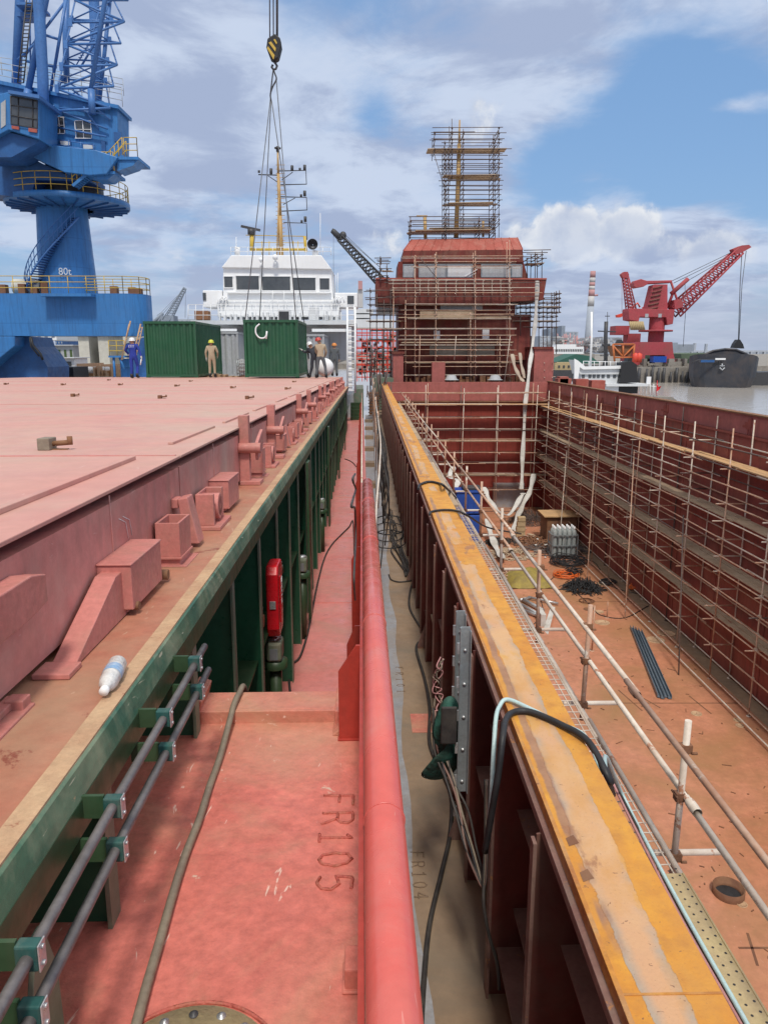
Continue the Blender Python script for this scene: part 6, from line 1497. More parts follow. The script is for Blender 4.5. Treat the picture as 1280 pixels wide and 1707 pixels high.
w4=person('person in pale shirt and red helmet with dark trousers steadying the hanging container',fz(535,633,33.2),
 {'hd':(-.08,.02,1.60),'tp':(-.10,.02,1.68),'ell':(-.20,.15,1.12),'wrl':(-.08,.22,.98),'hal':(-.03,.24,.94),'elr':(.25,.05,1.13),'wrr':(.18,.2,.92),'har':(.14,.22,.9),'knr':(.20,.0,.5),'anr':(.24,-.05,.1),'tor':(.26,.1,.05),'knl':(-.14,.0,.48),'anl':(-.2,-.05,.1),'tol':(-.22,.1,.05)},0,MAT['cloth_beige'],MAT['h_red'],extra=(MAT['cloth_grey'],.93))
w5=person('person in dark grey clothes and orange helmet standing alone beyond the other workers',fz(558,630,40),{},0,MAT['cloth_grey'],MAT['h_orange'],gloves=False)
w6=person('person hidden behind the hanging green container, only dark legs showing',fz(507,632,38.2),{'knl':(-.2,0,.5),'anl':(-.32,0,.1),'tol':(-.36,.1,.05),'knr':(.12,0,.5),'anr':(.2,0,.1),'tor':(.22,.1,.05)},0,MAT['cloth_dark'],MAT['h_white'])
# ================================================================== SETTING
WZ=-9.0
b=MB()
for (x0,x1,y0,y1) in ((-9000,9000,60,16000),(-9000,.18,-300,60),(13.4,9000,-300,60),(.18,13.4,-300,-4)): b.quad((x0,y0,WZ),(x1,y0,WZ),(x1,y1,WZ),(x0,y1,WZ))
b.build('water',MAT['water'],kind='structure')
b=MB(); b.box(-400,-18.2,-60,2500,WZ-2,-3.2); b.box(-18.2,1500,420,2500,WZ-2,-6.2); b.build('quay_ground',MAT['concrete'],kind='structure')
b=MB(); b.box(70,420,300,420,WZ-2,-5.4); b.build('far_jetty',MAT['concrete'],kind='structure')
def bld(name,label,x0,y0,x1,y1,Y,D,mat,cat='building',group=None,win=None,roof=None,wm='haze_dk'):
    o=thing(name,label,cat,tuple(at((x0+x1)/2,y1,Y=Y)),group); b=MB(); BX(b,x0,y0,x1,y1,Y,Y+D); b.build('wall',MAT[mat],o)
    if roof: b=MB(); BX(b,x0-1,y0-1.2,x1+1,y0,Y-.4,Y+D+.4,YR=Y); b.build('roof',MAT[roof],o)
    if win:
        nx,ny=win; b=MB(); cw=(x1-x0)/nx; ch=(y1-y0)/ny
        for i in range(nx):
            for j in range(ny):
                BX(b,x0+cw*(i+.25),y0+ch*(j+.25),x0+cw*(i+.75),y0+ch*(j+.7),Y-.05,Y-.02,YR=Y)
        b.build('windows',MAT[wm],o)
    return o
G='buildings behind the blue crane legs'
bld('storage_silo','cream concrete silo column, first to the right of the grey shed under the crane',130,558,153,625,80,6,'cream','silo',G,roof='concrete')
bld('storage_silo','cream concrete silo column, next to the yellow railed platform under the crane',163,558,185,620,80,6,'cream','silo',G,roof='concrete')
bld('storage_silo','narrow cream silo strip beside the crane access ladder',205,558,212,600,80,6,'cream','silo',G)
bld('warehouse','dark brick warehouse wall glimpsed between the cream silos',150,560,210,626,92,8,'rustbox','warehouse',G,(6,4),wm='concrete')
bld('warehouse','pale grey corrugated shed beside the crane leg inner web',76,576,124,604,88,10,'cont_grey','shed',G,(5,1),'white_grey','foliage')
bld('warehouse','white upper storey block above the grey shed under the crane beam',60,552,95,567,100,10,'white',None or 'building',G,(3,1))
bld('site_cabin','small white site cabin with one dark window on the quay',103,597,126,620,64,3,'white','cabin',G,(1,1),'white_grey','glass')
bld('skip_container','black open skip standing on the quay next to the crane leg',82,612,124,634,56,3,'black','skip',G)
bld('office_block','distant blue glazed block seen over the grey shed',92,560,106,575,130,10,'blue_dk','building',G,(3,2))
b=MB()
for k in range(60):
    x=random.uniform(126,222); BX(b,x,random.uniform(606,622),x+random.uniform(1.5,5),628,random.uniform(60,66),67)
o=b.build('quay_clutter',MAT['tan'],label='boxes and tools lying about on the quay under the crane beam',cat='clutter',kind='stuff')
o=thing('white_drum','row of white drums on the quay below the cream silos','drums',tuple(at(160,622,Y=62)))
for x in (147,152,160,172,180): b=MB(); p=at(x,622,Y=62); b.lathe([(0,0),(.2,.0),(.2,.5),(0,.52)],p,12); b.build('drum_body',MAT['white'],o)
def tree(x,yb,yt,Y,w,label,n=900,mat='foliage',group='trees on the quay'):
    p=at(x,yb,Y=Y); q=at(x,yt,Y=Y); H=q.z-p.z; Wd=w/1233*Y; o=thing('tree',label,'tree',tuple(p),group)
    t=MB(); t.tube([p,p+Vector((0,0,H*.6))],.22,8,r1=.08)
    for k in range(7): a=random.uniform(0,6.28); t.tube([p+Vector((0,0,H*(.25+.05*k))),p+Vector((math.cos(a)*Wd*.35,math.sin(a)*Wd*.35,H*(.5+.06*k)))],.08,5,r1=.02)
    t.build('trunk',MAT['rustbox'],o)
    cl=[(random.uniform(-.38,.38)*Wd,random.uniform(-.38,.38)*Wd,random.uniform(.35,.95)*H,random.uniform(.12,.24)*H) for _ in range(14)]
    b=MB()
    for k in range(n):
        cx,cy,cz,r=random.choice(cl); v=Vector((random.gauss(0,1),random.gauss(0,1),random.gauss(0,1))).normalized()*r*random.uniform(.5,1.05)
        c=p+Vector((cx,cy,cz))+v; a=Vector((random.gauss(0,1),random.gauss(0,1),random.gauss(0,1))).normalized(); e=a.orthogonal().normalized()*.22; f=a.cross(e)
        b.add([c-e-f*.6,c+e-f*.6,c+e+f*.6,c-e+f*.6],[(0,1,2,3)])
    b.build('crown',MAT[mat],o)
tree(158,600,560,110,16,'green tree between the two cream silos'); tree(196,606,558,105,18,'green tree behind the yellow railed crane platform'); tree(100,606,580,105,22,'low green tree in front of the grey shed')
# far left lattice cranes
def lattice(b,p,q,w0,w1,n,r,Y):
    p=Vector(p); q=Vector(q); d=(q-p); u=Vector((0,1,0)); s=d.cross(u).normalized()
    for a in (-1,1):
        for c in (-1,1):
            b.cyl(p+s*a*w0+u*c*w0,q+s*a*w1+u*c*w1,r,n=5)
    for k in range(n):
        t,t2=k/n,(k+1)/n; w,w2=w0+(w1-w0)*t,w0+(w1-w0)*t2
        for c in (-1,1):
            b.cyl(p+d*t-s*w+u*c*w,p+d*t2+s*w2+u*c*w2,r*.6,n=4); b.cyl(p+d*t+s*w+u*c*w,p+d*t2-s*w2+u*c*w2,r*.6,n=4)
o=thing('lattice_crane','distant thin grey lattice crane above the standing green container','crane',tuple(at(280,538,Y=220)))
b=MB(); lattice(b,at(278,536,Y=220),at(309,480,Y=220),1.0,.35,14,.13,220); b.build('boom',MAT['haze_dk'],o); b=MB(); LN(b,[(268,528),(309,480)],220,.06); LN(b,[(262,526),(270,520),(309,480)],220,.06); LN(b,[(310,480),(309,530)],220,.06); b.build('stay_wire',MAT['haze_dk'],o); b=MB(); BX(b,268,526,290,538,219,224); b.build('cabin',MAT['haze_dk'],o); 
b=MB(); LN(b,[(254,540),(272,522)],220,.5); LN(b,[(262,542),(270,526)],220,.4); b.build('rear_strut',MAT['haze_dk'],o)
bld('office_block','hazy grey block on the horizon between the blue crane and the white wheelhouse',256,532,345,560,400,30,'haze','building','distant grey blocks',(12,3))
# dark lattice crane behind the wheelhouse
o=thing('lattice_crane','dark grey lattice crane leaning left behind the red wheelhouse','crane',tuple(at(650,500,Y=85)))
b=MB(); lattice(b,at(642,478,Y=85),at(566,396,Y=85),.55,.33,16,.085,85); b.build('boom',MAT['darksteel'],o)
b=MB(); b.tube([at(568,398,Y=85),at(556,386,Y=85),at(553,384,Y=85)],.35,8,r1=.25); p=at(572,392,Y=85); b.lathe([(.0,-.3),(.35,-.3),(.35,.3),(0,.3)],p,14,0,'Y'); b.build('boom_head',MAT['darksteel'],o)
b=MB(); LN(b,[(574,390),(640,452)],85,.03); LN(b,[(574,394),(636,448)],85,.03); LN(b,[(556,388),(556,470)],85,.02); b.build('stay_wire',MAT['grey_rope'],o)
b=MB(); BX(b,630,478,668,520,84,90); b.build('cabin',MAT['darksteel'],o)
# orange red racks at the far end of the gap
o=thing('steel_rack','orange red steel lattice racks rising beyond the gap between the ships','rack',tuple(at(620,630,Y=75)))
b=MB()
for k in range(9): BX(b,594+k*8.5,548,595.6+k*8.5,636,75,75.4,YR=75)
for k in range(9): BX(b,594,548+k*10,664,549.5+k*10,75,75.3,YR=75)
b.build('rack_front',MAT['orange_red'],o)
b=MB()
for k in range(7): BX(b,597+k*10,560,598+k*10,636,80,80.4,YR=80)
for k in range(6): BX(b,594,554+k*13,664,556+k*13,80,80.4,YR=80)
b.build('rack_back',MAT['orange_red'],o)
b=MB()
for k in range(110): x=random.uniform(596,658); y=random.uniform(553,628); BX(b,x,y,x+random.uniform(3,7),y+random.uniform(3,6),76,78,YR=76)
b.build('stored_boxes',MAT['cont_grey'],o)
o=thing('steel_rack','lower pinkish red rack seen right of the far worker in the orange helmet','rack',tuple(at(560,600,Y=60)))
b=MB()
for k in range(6): BX(b,548+k*6,568,549.5+k*6,600,60,60.3,YR=60)
for k in range(4): BX(b,546,568+k*8,580,570+k*8,60,60.3,YR=60)
b.build('rack_front',MAT['orange_red'],o)
b=MB(); BX(b,545,560,582,563,58,62,YR=58); BX(b,555,583,582,594,58,60,YR=58); b.build('brown_boards',MAT['house_red'],o)
bld('ferry_tower','red topped chimney stack beyond the gap between the wheelhouses',597,468,604,482,300,5,'stack_red','chimney')
bld('ferry_tower','pale hazy tower below the red topped stack in the gap',596,482,605,512,301,5,'stack_white','tower')
b=MB(); 
for (x0,y0,x1,y1,m) in ((592,515,622,522,0),(592,524,618,530,0),(592,532,655,546,0)): BX(b,x0,y0,x1,y1,110,118)
b.build('moored_ferry',MAT['white_grey'],label='pale decks of a moored ferry glimpsed in the gap between the wheelhouses',cat='ferry')
# ---------------------------------------------------------------- right background
# tug
YT=130
tg=thing('workboat','white and grey workboat with black funnel moored behind the starboard wall','workboat',tuple(at(1040,655,Y=YT)),)
b=MB(); PB(b,[(935,640),(958,652),(1000,660),(1120,662),(1128,668),(1060,690),(940,690)],YT,YT+7); b.build('hull',MAT['concrete'],tg)
b=MB(); PB(b,[(960,600),(966,606),(978,613),(1048,613),(1048,624),(966,624)],YT+1,YT+6); BX(b,968,618,1046,640,YT+1.3,YT+6); wh=b.build('wheelhouse',MAT['white_grey'],tg)
b=MB(); PB(b,[(957,598),(963,601),(975,611),(1052,609),(1054,614),(972,616),(966,612),(962,640),(957,640)],YT+.6,YT+.9); b.build('wing_fairing',MAT['white'],tg)
for x in (970,981,988,995,1003,1012,1022,1035): b=MB(); BX(b,x,617,x+4,630,YT+1.22,YT+1.3); b.build('window',MAT['glass'],wh)
b=MB(); PB(b,[(1037,604),(1052,602),(1061,608),(1062,638),(1032,638)],YT,YT+4); PB(b,[(1047,597),(1053,597),(1053,603),(1045,603)],YT+1,YT+3); b.build('funnel',MAT['black'],tg)
b=MB(); BX(b,962,640,1034,656,YT+.8,YT+1.2); b.build('lower_side',MAT['darksteel'],tg)
b=MB(); BX(b,1010,640,1080,644,YT-.5,YT+6); BX(b,1008,644,1030,656,YT+0,YT+6); b.build('upper_deck',MAT['white_grey'],tg)
b=MB(); BX(b,1030,644,1062,656,YT+.5,YT+6); b.build('shadowed_deck',MAT['black'],tg)
b=MB(); LN(b,[(1009,612),(1009,560),(1010,536)],YT+3,.35,8); LN(b,[(996,552),(1026,553)],YT+3,.12); LN(b,[(1003,575),(1016,575)],YT+3,.25); LN(b,[(1012,536),(1012,520)],YT+3,.05); LN(b,[(1008,527),(1016,527)],YT+3,.08)
LN(b,[(1009,590),(1004,612)],YT+3,.15); b.build('mast',MAT['darksteel'],tg)
b=MB()
for x in (984,983): LN(b,[(x,612),(x+2,566),(x+2,520)],YT+2,.14)
for x in range(972,1045,9): LN(b,[(x,613),(x,602)],YT+2,.06)
LN(b,[(972,602),(1045,604)],YT+2,.06); 
for x in range(1065,1100,6): LN(b,[(x,664),(x,640)],YT+.5,.06)
LN(b,[(1062,640),(1100,646)],YT+.5,.06)
b.build('railing',MAT['white'],tg)
b=MB(); BX(b,1078,628,1084,641,YT-.3,YT); b.build('signboard',MAT['white'],tg)
p=at(1093,648,Y=YT-1); b=MB(); b.add([at(1094,638,Y=YT-1),at(1097,645,Y=YT-.6),at(1102,643,Y=YT-1.3),at(1098,650,Y=YT-.7),at(1093,653,Y=YT-1)],[(0,1,2,3,4)]); b.cyl(at(1094,660,Y=YT-1),at(1095,634,Y=YT-1),.06,n=5); b.build('flag',MAT['flag'],tg)
for k,(x0,y0,x1,y1) in enumerate(((960,632,980,646),(986,634,1008,650),(933,628,947,640),(930,631,952,640))):
    b=MB(); BX(b,x0,y0,x1,y1,56,57); b.build('deck_box',MAT['house_red_lit'],bevel=.02,label=['red steel box on the starboard side near the workboat bow','larger red steel box on the starboard side below the workboat windows','small red steel box at the corner by the red column','low wide red steel box against the red column'][k],cat='box',group='red steel boxes beyond the hold wall')
o=thing('cargo_boat','yellow cabined boat moored behind the red column','boat',tuple(at(940,640,Y=150)))
b=MB(); BX(b,925,604,958,620,150,154); b.build('cabin',MAT['perf'],o); b=MB(); BX(b,920,617,960,636,149,156); b.build('hull',MAT['darksteel'],o); b=MB()
for x in (930,938,946): BX(b,x,609,x+3,613,149.9,150)
b.build('window',MAT['glass'],o)
b=MB(); PB(b,[(920,606),(960,590),(985,594),(1000,606)],160,170); b.build('net_cover',MAT['tarp_green'],label='dark green net cover on a boat behind the workboat',cat='net')
# white ferries and city
o=thing('white_ferry','long white ferry with rows of windows on the far bank','ferry',tuple(at(945,600,Y=420)))
b=MB(); BX(b,922,578,972,590,420,430); BX(b,926,574,960,578,420,428); b.build('superstructure',MAT['white'],o); b=MB(); BX(b,920,590,990,603,418,432); b.build('hull',MAT['concrete'],o); b=MB()
for k in range(16): BX(b,925+k*2.9,582,926.6+k*2.9,586,419.8,420,YR=420)
b.build('windows',MAT['glass'],o)
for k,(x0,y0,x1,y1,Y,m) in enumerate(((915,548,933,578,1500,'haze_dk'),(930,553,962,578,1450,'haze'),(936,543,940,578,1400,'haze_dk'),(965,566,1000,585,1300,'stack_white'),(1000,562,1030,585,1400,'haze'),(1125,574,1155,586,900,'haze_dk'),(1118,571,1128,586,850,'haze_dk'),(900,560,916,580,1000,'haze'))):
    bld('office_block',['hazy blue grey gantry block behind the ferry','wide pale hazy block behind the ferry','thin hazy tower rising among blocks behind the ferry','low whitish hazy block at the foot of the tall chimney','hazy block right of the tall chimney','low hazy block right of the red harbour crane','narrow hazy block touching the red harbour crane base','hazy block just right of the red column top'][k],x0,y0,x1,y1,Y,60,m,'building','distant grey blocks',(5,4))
b=MB()
for k in range(90):
    x=random.uniform(912,1040); y=random.uniform(560,592); h=random.uniform(1,5); BX(b,x,y,x+random.uniform(1,6),y+h,520+k*.5,540+k*.5,YR=520)
b.build('far_shipyard',MAT['stack_white'],label='pale jumble of distant shipyard roofs and masts across the water',cat='shipyard',kind='stuff')
b=MB()
for k in range(40):
    x=random.uniform(925,975); LN(b,[(x,590),(x+random.uniform(-8,8),random.uniform(555,580))],560,.35,4)
b.build('far_masts',MAT['stack_red'],label='thin reddish cranes and masts over the distant shipyard',cat='masts',kind='stuff')
o=thing('tall_chimney','tall chimney with red and white bands smoking on the far bank','chimney',tuple(at(980,600,Y=900)))
def chim(y0,y1,m,nm):
    def xr(y): t=(y-452)/(600-452); return 988+(978-988)*t, 4.2+(7-4.2)*t
    (xa,ra),(xb,rb)=xr(y0),xr(y1); p=at(xa,y0,Y=900); q=at(xb,y1,Y=900); b=MB(); b.tube([q,p],rb/1233*900,16,r1=ra/1233*900); b.build(nm,MAT[m],o)
for y0,y1,m in ((452,463,'stack_red'),(463,471,'stack_white'),(471,477,'stack_red'),(477,483,'stack_white'),(483,494,'stack_red'),(494,511,'stack_white'),(511,600,'haze')): chim(y0,y1,m,'chimney_band' if y1<512 else 'chimney_shaft')
b=MB(); LN(b,[(984,560),(984,600)],880,1.5); LN(b,[(984,493),(996,492)],900,1.2); b.build('gallery',MAT['stack_red'],o)
# red harbour crane
YR_=240
rc=thing('harbour_crane','big red harbour crane with raised lattice jib on the far jetty','crane',tuple(at(1092,600,Y=YR_)))
b=MB(); PB(b,[(1056,578),(1060,570),(1120,570),(1122,590),(1127,612),(1110,612),(1108,592),(1075,592),(1072,612),(1056,612)],YR_-5,YR_+8); b.build('portal',MAT['crane_red'],rc)
b=MB(); 
b.lathe([(2.4,0),(2.4,9)],at(1092,571,Y=YR_),20); b.build('column',MAT['crane_red'],rc)
b=MB(); p=at(1092,553,Y=YR_); b.lathe([(0,0),(5.2,0),(5.2,.5),(0,.5)],p,24); b.build('ring_platform',MAT['crane_red'],rc)
b=MB(); PB(b,[(1047,519),(1048,533),(1064,536),(1066,528),(1110,529),(1112,542),(1121,540),(1124,516),(1048,514)],YR_-3,YR_+3); b.build('machinery_house',MAT['crane_red'],rc,bevel=.1)
b=MB(); PB(b,[(1078,516),(1088,475),(1091,474),(1112,474),(1112,516)],YR_-2,YR_+2); b.build('tower',MAT['crane_red'],rc)
b=MB()
for k in range(6): LN(b,[(1078+k*2,516-k*7),(1096+k*1.5,512-k*7)],YR_-2.2,.25)
b.build('tower_ladder',MAT['inner_dark'],rc)
b=MB(); PB(b,[(1056,472),(1058,468),(1068,465),(1078,468),(1120,467),(1120,471),(1080,473),(1072,478),(1060,480),(1056,477)],YR_-1.6,YR_+1.6); b.build('counterweight_arm',MAT['crane_red'],rc,bevel=.15)
b=MB(); lattice(b,at(1122,520,Y=YR_),at(1232,418,Y=YR_),2.0,1.1,18,.3,YR_); b.build('jib',MAT['crane_red'],rc)
b=MB(); PB(b,[(1221,415),(1236,409),(1248,408),(1252,412),(1238,420),(1226,425)],YR_-1.3,YR_+1.3); PB(b,[(1123,500),(1134,498),(1139,505),(1137,512),(1124,516)],YR_-2.4,YR_+2.4); b.build('jib_head',MAT['crane_red'],rc)
b=MB(); LN(b,[(1118,471),(1135,520)],YR_,.35); LN(b,[(1118,490),(1146,465)],YR_,.7); LN(b,[(1112,512),(1122,486),(1142,467)],YR_,.45); b.build('strut',MAT['crane_red'],rc)
b=MB(); LN(b,[(1120,468),(1228,416)],YR_,.1); LN(b,[(1122,472),(1228,420)],YR_,.1); LN(b,[(1128,478),(1222,424)],YR_,.1); LN(b,[(1141,470),(1142,520),(1138,578)],YR_,.08); LN(b,[(1236,420),(1233,470),(1230,567)],YR_,.12); LN(b,[(1243,418),(1236,475),(1231,567)],YR_,.1); b.build('hoist_wire',MAT['grey_rope'],rc)
for x in (1075,1097):
    b=MB(); BX(b,x,523,x+5,529,YR_-3.1,YR_-3); b.build('window',MAT['cont_grey'],rc)
b=MB()
for k in range(8): LN(b,[(1049+k*3,536),(1052+k*3,550)],YR_-3.5,.35)
b.build('striped_guard',MAT['perf'],rc)
b=MB(); PB(b,[(1221,580),(1224,573),(1229,566),(1233,566),(1238,574),(1240,581)],YR_-1,YR_+1); b.build('clamshell_grab',MAT['black'],label='black clamshell grab hanging over the barge hold',cat='grab')
# second smaller red crane
YO=255
o=thing('harbour_crane','smaller orange red harbour crane half hidden behind the big one','crane',tuple(at(1055,600,Y=YO)))
b=MB(); lattice(b,at(1052,520,Y=YO),at(1041,456,Y=YO),1.3,.7,12,.22,YO); b.build('jib',MAT['crane_red'],o)
b=MB(); PB(b,[(1035,457),(1040,453),(1046,453),(1048,458),(1046,463),(1038,463)],YO-1,YO+1); LN(b,[(1036,460),(1036,520)],YO,.06); b.build('jib_head',MAT['crane_red'],o)
b=MB(); PB(b,[(1028,525),(1048,519),(1050,522),(1034,529),(1029,529)],YO-1,YO+1); b.build('counterweight_arm',MAT['orange_red'],o)
b=MB(); BX(b,1026,543,1048,558,YO-3,YO+3); BX(b,1045,556,1066,580,YO-2,YO+2); b.build('machinery_house',MAT['crane_red'],o)
b=MB(); LN(b,[(1049,518),(1062,505),(1066,512)],YO,.3); LN(b,[(1070,514),(1082,505)],YO,.3); b.build('strut',MAT['orange_red'],o)
b=MB(); PB(b,[(1025,574),(1029,566),(1036,566),(1040,574)],YO-14,YO-13); b.build('clamshell_grab',MAT['darksteel'],label='grey grab above the orange hopper beside the red crane',cat='grab')
o=thing('loading_hopper','orange framed brown loading hopper standing by the red crane','hopper',tuple(at(1038,604,Y=230)))
b=MB(); PB(b,[(1020,576),(1056,576),(1050,594),(1028,594)],230,236); b.build('bin',MAT['rustbox'],o)
b=MB()
for q in ([(1021,574),(1057,574)],[(1021,574),(1024,604)],[(1057,574),(1054,604)],[(1021,576),(1038,595),(1057,576)],[(1038,576),(1038,595)],[(1024,596),(1055,596)]): LN(b,q,229.5,.3)
b.build('frame',MAT['orange'],o)
# cargo on the jetty
b=MB()
for k in range(60): x=random.uniform(1060,1150); h_=random.choice((2,3,4,6,9,14)); BX(b,x,612-h_,x+random.uniform(2,12),612,232+k*.1,236+k*.1,YR=232)
b.build('jetty_cargo',MAT['concrete'],label='grey heaps and crates piled on the jetty below the red crane',cat='cargo',kind='stuff')
b=MB(); BX(b,1089,594,1110,604,228,231); b.build('tarpaulin',MAT['drum_blue'],label='blue tarpaulin on the jetty in front of the red crane',cat='tarpaulin')
b=MB()
for x in (1058,1064): p=at(x,604,Y=228); b.lathe([(0,0),(.9,0),(.9,2.4),(0,2.9)],p,12)
b.build('red_tanks',MAT['orange_red'],label='pair of small orange red tanks on the jetty beside the hopper',cat='tanks')
b=MB(); BX(b,1060,612,1160,641,226,300); 
b.build('jetty_wall',MAT['concrete'],label='dark concrete jetty wall standing in the water below the red crane',cat='jetty wall')
b=MB()
for k in range(9): x=1064+k*10+random.uniform(-3,3); p=at(x,641,Y=225); b.cyl((p.x,225,WZ-1),(p.x,225,p.z+random.uniform(3.5,5.6)),random.uniform(.25,.5),n=8)
b.build('jetty_piles',MAT['darksteel'],label='row of dark timber piles along the jetty wall',cat='piles')
# barge
bg=thing('barge','large black barge with blunt rusty bow lying in the brown water','barge',tuple(at(1200,643,Y=195)))
YB0=193; z0=WZ; sec=[]; vs=[]
cx=at(1200,640,Y=YB0).x
for i,(dy,w,zt_) in enumerate(((0,4.2,.5),(.5,5.6,.45),(1.5,7.0,.3),(4,8.1,-.1),(10,8.6,-.7),(62,8.7,-1.2))):
    zt2=at(1200,600,Y=YB0).z+zt_+1.0
    hx,hy=math.sin(math.radians(26)),math.cos(math.radians(26))
    for (u,z) in ((-1,zt2),(-.96,WZ+2.6),(-.84,WZ-.6),(.84,WZ-.6),(.96,WZ+2.6),(1,zt2)): vs.append((cx+u*w*hy+dy*hx,YB0+dy*hy-u*w*hx,z))
n=6; fs=[]
for i in range(5):
    for k in range(n-1): fs.append((i*n+k,i*n+k+1,(i+1)*n+k+1,(i+1)*n+k))
fs.append((0,5,4,3,2,1)); b=MB(); b.add(vs,fs)
b.build('hull',MAT['barge'],bg)
zdk=at(1200,600,Y=YB0).z+.6
b=MB(); b.box(-7.4,7.4,4.5,60,zdk-.9,zdk-.6); b.v=[Vector((cx+v.x*hy+v.y*hx,YB0+v.y*hy-v.x*hx,v.z)) for v in b.v]; b.build('deck',MAT['darksteel'],bg)
b=MB(); arc=[at(x,y,Y=YB0+10) for x,y in ((1163,600),(1172,592),(1188,585),(1208,582),(1226,583),(1243,590),(1253,600))]
b.prism([(p.x,p.z) for p in arc],'Y',YB0+10,YB0+10.5); b.tube(arc,.35,6); b.build('hatch_coaming',MAT['barge'],bg)
b=MB()
for k in range(20): x=1165+k*4.2; LN(b,[(x,606),(x,601)],YB0-.1,.09)
LN(b,[(1152,604),(1163,600),(1200,599),(1240,600),(1252,606)],YB0-.1,.1); b.build('bow_rail',MAT['darksteel'],bg)
b=MB(); BX(b,1192,597,1212,600,YB0-.3,YB0); b.build('name_board',MAT['white'],bg)
b=MB(); BX(b,1168,600,1190,604,YB0-.3,YB0); b.build('blue_strip',MAT['blue_dk'],bg)
for x in (1203,1226):
    b=MB(); LN(b,[(x,606),(x,612)],YB0-.4,.18); LN(b,[(x-4,613),(x,617),(x+4,613)],YB0-.4,.2); LN(b,[(x-4,610),(x+4,610)],YB0-.4,.15); b.build('anchor',MAT['cont_grey'],bg)
# second low barge and bank
b=MB(); PB(b,[(1252,628),(1262,621),(1280,620),(1400,622),(1400,643),(1252,643)],205,215); b.build('low_barge',MAT['darksteel'],label='low dark barge just visible behind the black barge',cat='barge')
b=MB(); PB(b,[(1130,596),(1180,602),(1176,640),(1130,612)],260,290); PB(b,[(1135,590),(1200,588),(1200,600),(1135,604)],300,340); b.build('moored_ship',MAT['haze_green'],label='dull green ship moored behind the black barge',cat='ship')
# bridge on the horizon
o=thing('road_bridge','long low road bridge on piers along the horizon','bridge',tuple(at(1220,592,Y=2600)))
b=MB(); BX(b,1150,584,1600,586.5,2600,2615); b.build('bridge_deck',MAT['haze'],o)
for k in range(26): b=MB(); BX(b,1152+k*11,586.5,1153.6+k*11,594,2600,2612,YR=2600); b.build('bridge_pier',MAT['haze'],o)
bld('bridge_tower','slim hazy bridge pylons left of the long bridge',1157,572,1159,586,2500,10,'haze','pylon')
bld('bridge_tower','second slim hazy pylon on the horizon near the bridge',1176,573,1178,586,2500,10,'haze','pylon')
b=MB(); b.box(-3000,-20,2500,2900,WZ,4); b.box(-400,1900,3000,3300,WZ,2); b.build('far_shore',MAT['haze_dk'],kind='structure')
# ================================================================== SKY AND SUN
SUN_EL=math.radians(58); SUN_AZ=math.radians(176)   # from +Y clockwise: behind, to the right
sd=Vector((math.sin(SUN_AZ)*math.cos(SUN_EL),math.cos(SUN_AZ)*math.cos(SUN_EL),math.sin(SUN_EL)))
li=bpy.data.lights.new('sun','SUN'); li.energy=SUN_E; li.angle=math.radians(SUN_ANG); li.color=(1,.94,.84)
lo=bpy.data.objects.new('sun',li); COL.objects.link(lo); lo.matrix_world=(-sd).to_track_quat('-Z','Y').to_matrix().to_4x4()
w=bpy.data.worlds.new('World'); scene.world=w; w.use_nodes=True; t=w.node_tree; N=t.nodes; L=t.links; N.clear()
def nn(k,**a):
    q=N.new(k)
    for x,y in a.items(): setattr(q,x,y)
    return q
out=nn('ShaderNodeOutputWorld'); bg_=nn('ShaderNodeBackground'); bg_.inputs[1].default_value=SKY_S; L.new(bg_.outputs[0],out.inputs[0])
sky=nn('ShaderNodeTexSky'); sky.sky_type='NISHITA'; sky.sun_disc=False; sky.sun_elevation=SUN_EL; sky.sun_rotation=SUN_AZ; sky.air_density=1.1; sky.dust_density=1.4; sky.ozone_density=1.2
tc=nn('ShaderNodeTexCoord'); sp=nn('ShaderNodeSeparateXYZ'); L.new(tc.outputs['Generated'],sp.inputs[0])
def mth(op,a,b_=None,c=None,cl=False):
    q=nn('ShaderNodeMath',operation=op,use_clamp=cl)
    for i,v in enumerate((a,b_,c)):
        if v is None: continue
        if isinstance(v,(int,float)): q.inputs[i].default_value=v
        else: L.new(v,q.inputs[i])
    return q.outputs[0]
zz=mth('MAXIMUM',sp.outputs[2],0.0); den=mth('ADD',zz,.16); inv=mth('DIVIDE',1.0,den)
cm_=nn('ShaderNodeCombineXYZ'); L.new(mth('MULTIPLY',sp.outputs[0],inv),cm_.inputs[0]); L.new(mth('MULTIPLY',sp.outputs[1],inv),cm_.inputs[1]); L.new(mth('MULTIPLY',zz,2.2),cm_.inputs[2])
def wn(sc,det,rg,off,dist=.0,src=None):
    mp=nn('ShaderNodeMapping'); mp.inputs['Location'].default_value=off; L.new(src or cm_.outputs[0],mp.inputs[0]); q=nn('ShaderNodeTexNoise'); q.inputs['Scale'].default_value=sc; q.inputs['Detail'].default_value=det; q.inputs['Roughness'].default_value=rg; q.inputs['Distortion'].default_value=dist; L.new(mp.outputs[0],q.inputs[0]); return q.outputs['Fac']
def rg_(x,a,b_,lo=0.,hi=1.,sm=True):
    q=nn('ShaderNodeMapRange'); q.interpolation_type='SMOOTHSTEP' if sm else 'LINEAR'; q.inputs[1].default_value=a; q.inputs[2].default_value=b_; q.inputs[3].default_value=lo; q.inputs[4].default_value=hi; L.new(x,q.inputs[0]); return q.outputs[0]
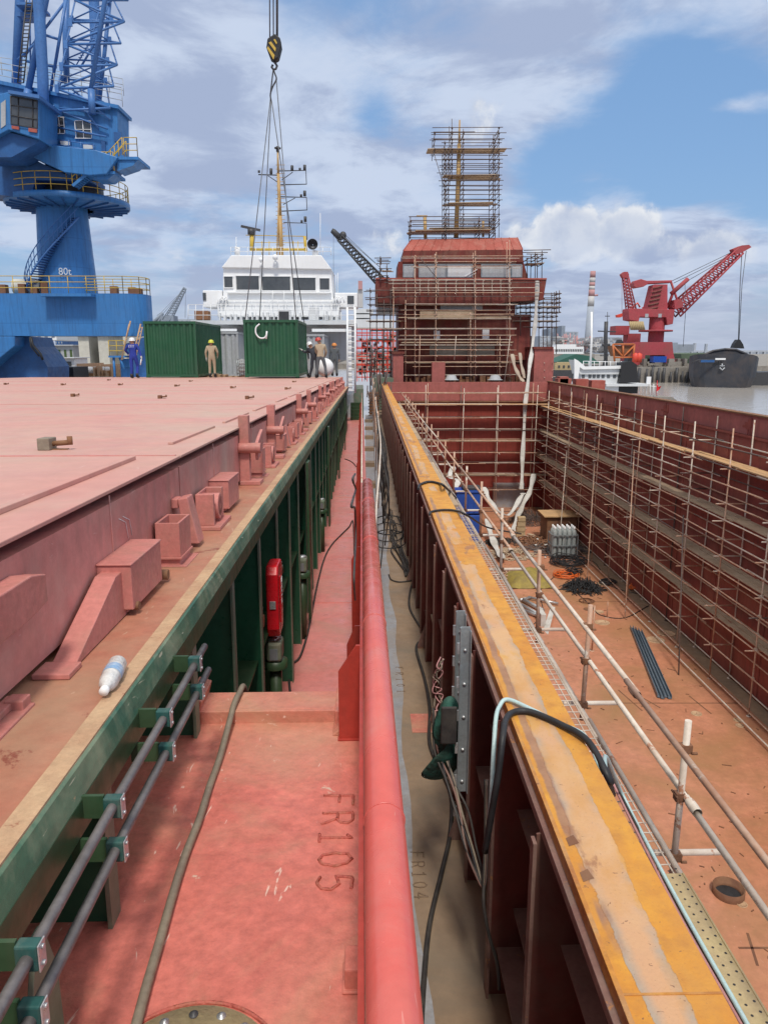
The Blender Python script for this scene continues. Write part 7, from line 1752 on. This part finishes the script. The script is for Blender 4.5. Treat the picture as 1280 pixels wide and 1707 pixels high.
def blob(px,py,rad,amt,sy=1.0):
    d=ray(px,py).normalized(); e=ray(px+rad,py).normalized(); R_=(e-d).length
    vs=nn('ShaderNodeVectorMath',operation='SUBTRACT'); L.new(tc.outputs['Generated'],vs.inputs[0]); vs.inputs[1].default_value=d
    ms=nn('ShaderNodeVectorMath',operation='MULTIPLY'); L.new(vs.outputs[0],ms.inputs[0]); ms.inputs[1].default_value=(1,1,sy)
    ln=nn('ShaderNodeVectorMath',operation='LENGTH'); L.new(ms.outputs[0],ln.inputs[0]); return rg_(ln.outputs['Value'],0,R_,amt,0)
n1=wn(1.15,9,.56,(3.1,1.7,0),.25); n2=wn(3.2,8,.6,(7.3,2.2,1.0),.3)
base=mth('ADD',mth('MULTIPLY',n1,.7),mth('MULTIPLY',n2,.3))
cov=base
for bl in SKY_BLOBS: cov=mth('ADD',cov,blob(*bl))
fac=rg_(cov,.40,.60)
# shade inside the clouds
shade=wn(2.3,8,.6,(1.2,5.5,.3),.4); sh=rg_(shade,.40,.60)
def mixc(f,a,b_):
    q=nn('ShaderNodeMix',data_type='RGBA')
    if isinstance(f,(int,float)): q.inputs[0].default_value=f
    else: L.new(f,q.inputs[0])
    for k,v in ((6,a),(7,b_)):
        if isinstance(v,tuple): q.inputs[k].default_value=c4(v)
        else: L.new(v,q.inputs[k])
    return q.outputs[2]
K=1/SKY_S
cl=mixc(sh,tuple(K*x for x in (.38,.46,.65)),tuple(K*x for x in (.58,.67,.84)))
# bright cumulus heads
cb=None
def dens(off):
    return mth('ADD',mth('MULTIPLY',wn(13,9,.58,off,.25,tc.outputs['Generated']),1.0),mth('MULTIPLY',wn(34,7,.6,off,.2,tc.outputs['Generated']),.25))
d0=dens((2,1,0)); d1=dens((2.012,1,-.03))
for bl in CUMULUS:
    q=blob(*bl); cb=q if cb is None else mth('MAXIMUM',cb,q)
D0=mth('ADD',cb,d0)
hd_=rg_(D0,.86,1.06)
relief=rg_(mth('SUBTRACT',d0,d1),-.14,.14)
body=rg_(D0,.95,1.25)
cum=mixc(relief,tuple(K*x for x in (.50,.57,.72)),tuple(K*x for x in (.80,.83,.88)))
cum=mixc(rg_(body,.3,1,0,.6),cum,tuple(K*x for x in (.52,.59,.74)))
cl=mixc(mth('MULTIPLY',hd_,rg_(sp.outputs[2],.075,.15)),cl,cum)
fac=mth('MAXIMUM',fac,mth('MULTIPLY',hd_,rg_(sp.outputs[2],.05,.12)))
# blue of the gaps a little lighter towards the horizon
blue=mixc(.6,sky.outputs[0],tuple(K*x for x in (.21,.42,.78)))
col=mixc(fac,blue,cl)
# unseen sky overhead whitened to raise and neutralise the ambient light
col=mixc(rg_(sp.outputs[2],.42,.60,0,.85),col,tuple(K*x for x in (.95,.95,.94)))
hz=rg_(sp.outputs[2],.0,.13,.75,0)
col=mixc(hz,col,tuple(K*x for x in (.47,.52,.64)))
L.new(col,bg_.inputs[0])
scene.view_settings.view_transform='Standard'; scene.view_settings.look='None'; scene.view_settings.exposure=0; scene.view_settings.gamma=1
scene.render.engine='CYCLES'; scene.cycles.use_denoising=True; scene.cycles.max_bounces=5; scene.cycles.diffuse_bounces=3; scene.cycles.glossy_bounces=3
